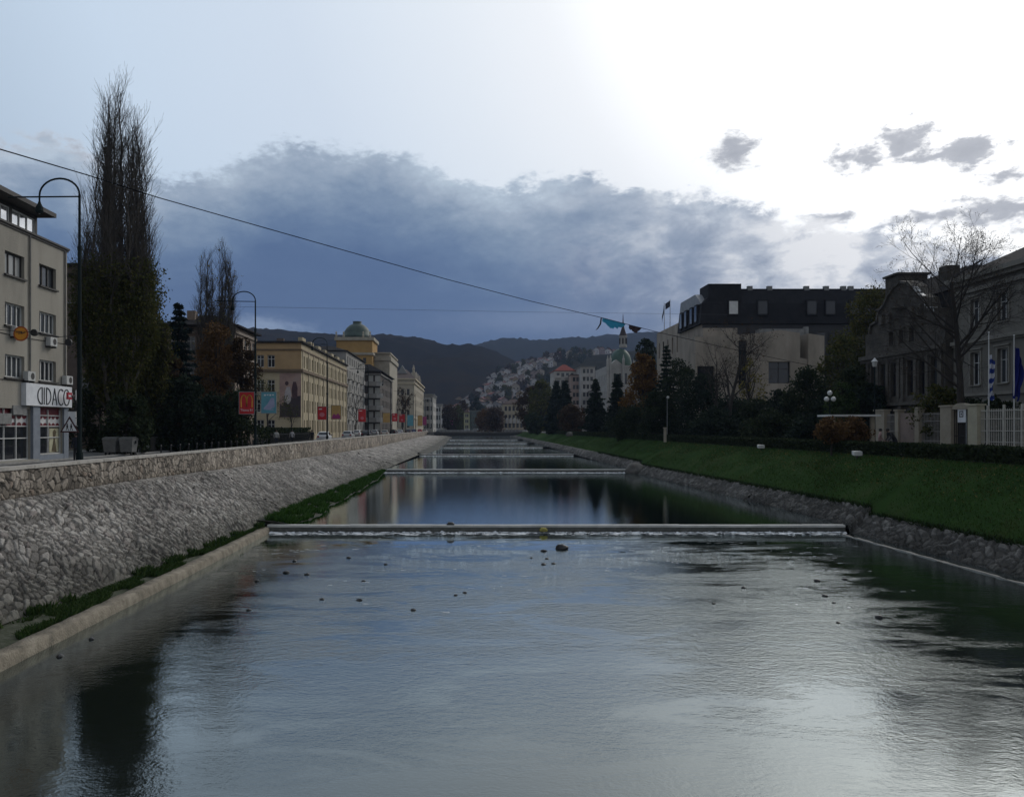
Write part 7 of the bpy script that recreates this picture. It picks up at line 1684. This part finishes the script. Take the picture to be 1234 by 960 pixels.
# two flags on the mansard building's wing
for px, lab in ((800.5, 'dark flag on the left roof pole of the mansard building wing'), (807.5, 'dark flag on the right roof pole of the mansard building wing')):
    Y = 157.0; x = (px-CX)*Y/F; k_ = Y/F; t = thing('roof_flag', lab, 'flag', (x, Y, 24.8), 'flags on the mansard building wing'); top = EYE-((361 if px > 804 else 365)-CY)*k_
    m = MB(); m.tube([(x, Y, 24.8), (x, Y, top)], [.07, .05], 6); m.build('pole', galv, t); V = np.zeros((12, 6, 3))
    for i in range(12):
        for j in range(6): V[i, j] = (x-i*(.085 if px > 804 else .04), Y+.12*math.sin(i*.8+j*.4), top-.15-.24*j-(.06 if px > 804 else .24)*i)
    np_mesh('cloth', V.reshape(-1, 3), grid_faces(12, 6), leaf_mat('flag_dark', (.02, .025, .05), (.03, .035, .05), (.04, .04, .04), trans=.2), t, smooth=True)
# globe lamp, lantern, pergola, small lamp pole, floodlights, bin
Y = 66.0; x, y, z = at(1000, Y, GR); t = thing('globe_lamp', 'park lamp with a cluster of white globes above the pergola', 'street lamp', (x, y, z)); zt_ = EYE-(484-CY)*Y/F
m = MB(); m.tube([(x, y, z), (x, y, zt_+.2)], [.08, .05], 8); m.tube([(x-.27, y, zt_+.05), (x+.27, y, zt_+.05)], .025, 5); m.build('post', pole_m, t)
for dx, dz in ((-.27, .22), (.30, .22), (.0, .72)): m = MB(); m.ball((x+dx, y, zt_+dz), .2, 14); m.build('globe', mat('globe_white', (.62, .62, .60), (.56, .56, .54), rough=.3), t, smooth=True)
Y = 64.0; x, y, z = at(1054, Y, GR); t = thing('lantern', 'small white lantern on a pole before the dark evergreens by the ornate building', 'street lamp', (x, y, z)); zt_ = EYE-(441-CY)*Y/F
m = MB(); m.tube([(x, y, z), (x, y, zt_-.05)], [.07, .045], 8); m.build('post', pole_m, t); m = MB(); m.lathe((x, y, zt_), [(.16, -.05), (.2, .2), (.23, .35)], 6); m.build('lamp_glass', lampg, t); m = MB(); m.lathe((x, y, zt_+.352), [(.3, 0), (.12, .18), (.03, .3)], 6); m.build('cap', white_p, t)
Y = 61.0; t = thing('pergola', 'thin white flat-roofed pergola on posts among orange shrubs', 'pergola', at(1026, Y, GR)); x0, x1 = (996-CX)*Y/F, (1057-CX)*Y/F; zt_ = EYE-(499.5-CY)*Y/F
m = MB(); m.box(x0, Y-.6, zt_-.14, x1, Y+1.6, zt_); m.build('roof', white_p, t)
for q in (x0+.45, (x0+x1)/2, x1-.4): m = MB(); m.box(q-.13, Y-.2, GR, q+.13, Y+.06, zt_-.143); m.build('post', pier, t)
Y = 112.0; x, y, z = at(804, Y, GR); t = thing('park_lamp', 'thin pale lamp pole standing alone before the dark evergreens', 'street lamp', (x, y, z)); zt_ = EYE-(480-CY)*Y/F; m = MB(); m.tube([(x, y, z), (x, y, zt_)], [.06, .04], 6); m.build('post', galv, t); m = MB(); m.ball((x+.1, y, zt_+.15), .2, 10); m.build('lamp_head', lampg, t, smooth=True)
Y = 100.0; x, y, z = at(801.5, Y, GR); m = MB(); m.box(x-.14, y-.14, z, x+.14, y+.14, z+1.7); m.box(x-.2, y-.2, z+1.703, x+.2, y+.2, z+1.82); tag(m.build('stone_post', pier, None, (x, y, z)), 'short pale stone post at the hedge, beside the thin lamp pole', 'post')
for px, py, X_, lab in ((917, 537, 26.2, 'white floodlight box on the lawn edge, left one'), (1033, 543, 26.3, 'white floodlight box on the lawn edge, right one')):
    Y = YofX(px, X_); z = float(slope_z(np.array([X_]), np.array([Y]))[0]); t = thing('floodlight', lab, 'floodlight', (X_, Y, z), 'floodlights on the lawn'); m = MB(); m.prism(fr_((X_-.28, Y-.15, z), (0, 1, 0), (1, 0, 0)), [(0, .18), (.34, .26), (.34, .5), (0, .46)], 0, .56); m.build('housing', white_p, t)
    m = MB(); m.box(X_-.05, Y-.02, z-.1, X_+.05, Y+.08, z+.22); m.build('stand', darkf, t)
# bench-side litter bin near spruces
for px, Y, lab in ((686, 175, 'pale stone block on the lawn top between the low red-brown tree and spruce'), (661, 240, 'pale rounded boulder at the river wall before the far spruces')):
    x, y, z = at(px, Y, GR); tag(rock_mb(int(px), .7, .6, .7, (x, y, z+.2)).build('pale_boulder', dryrock, None, (x, y, z), True), lab, 'boulder')
# the air itself
m = MB(); m.box(-2600, -260, -3.0, 2600, 2760, 460)
hzm, nt, bs = nt_new('haze_air'); nt.nodes.remove(bs); vp = nd(nt, 'ShaderNodeVolumePrincipled'); vp.inputs['Color'].default_value = (.50, .66, 1, 1); vp.inputs['Density'].default_value = .0001; vp.inputs['Anisotropy'].default_value = .1
nt.links.new(vp.outputs[0], nt.nodes['Material Output'].inputs['Volume'])
HAZE = True
if HAZE: tag(m.build('haze', hzm), 'thin blue evening haze over the valley', None, None, 'stuff')
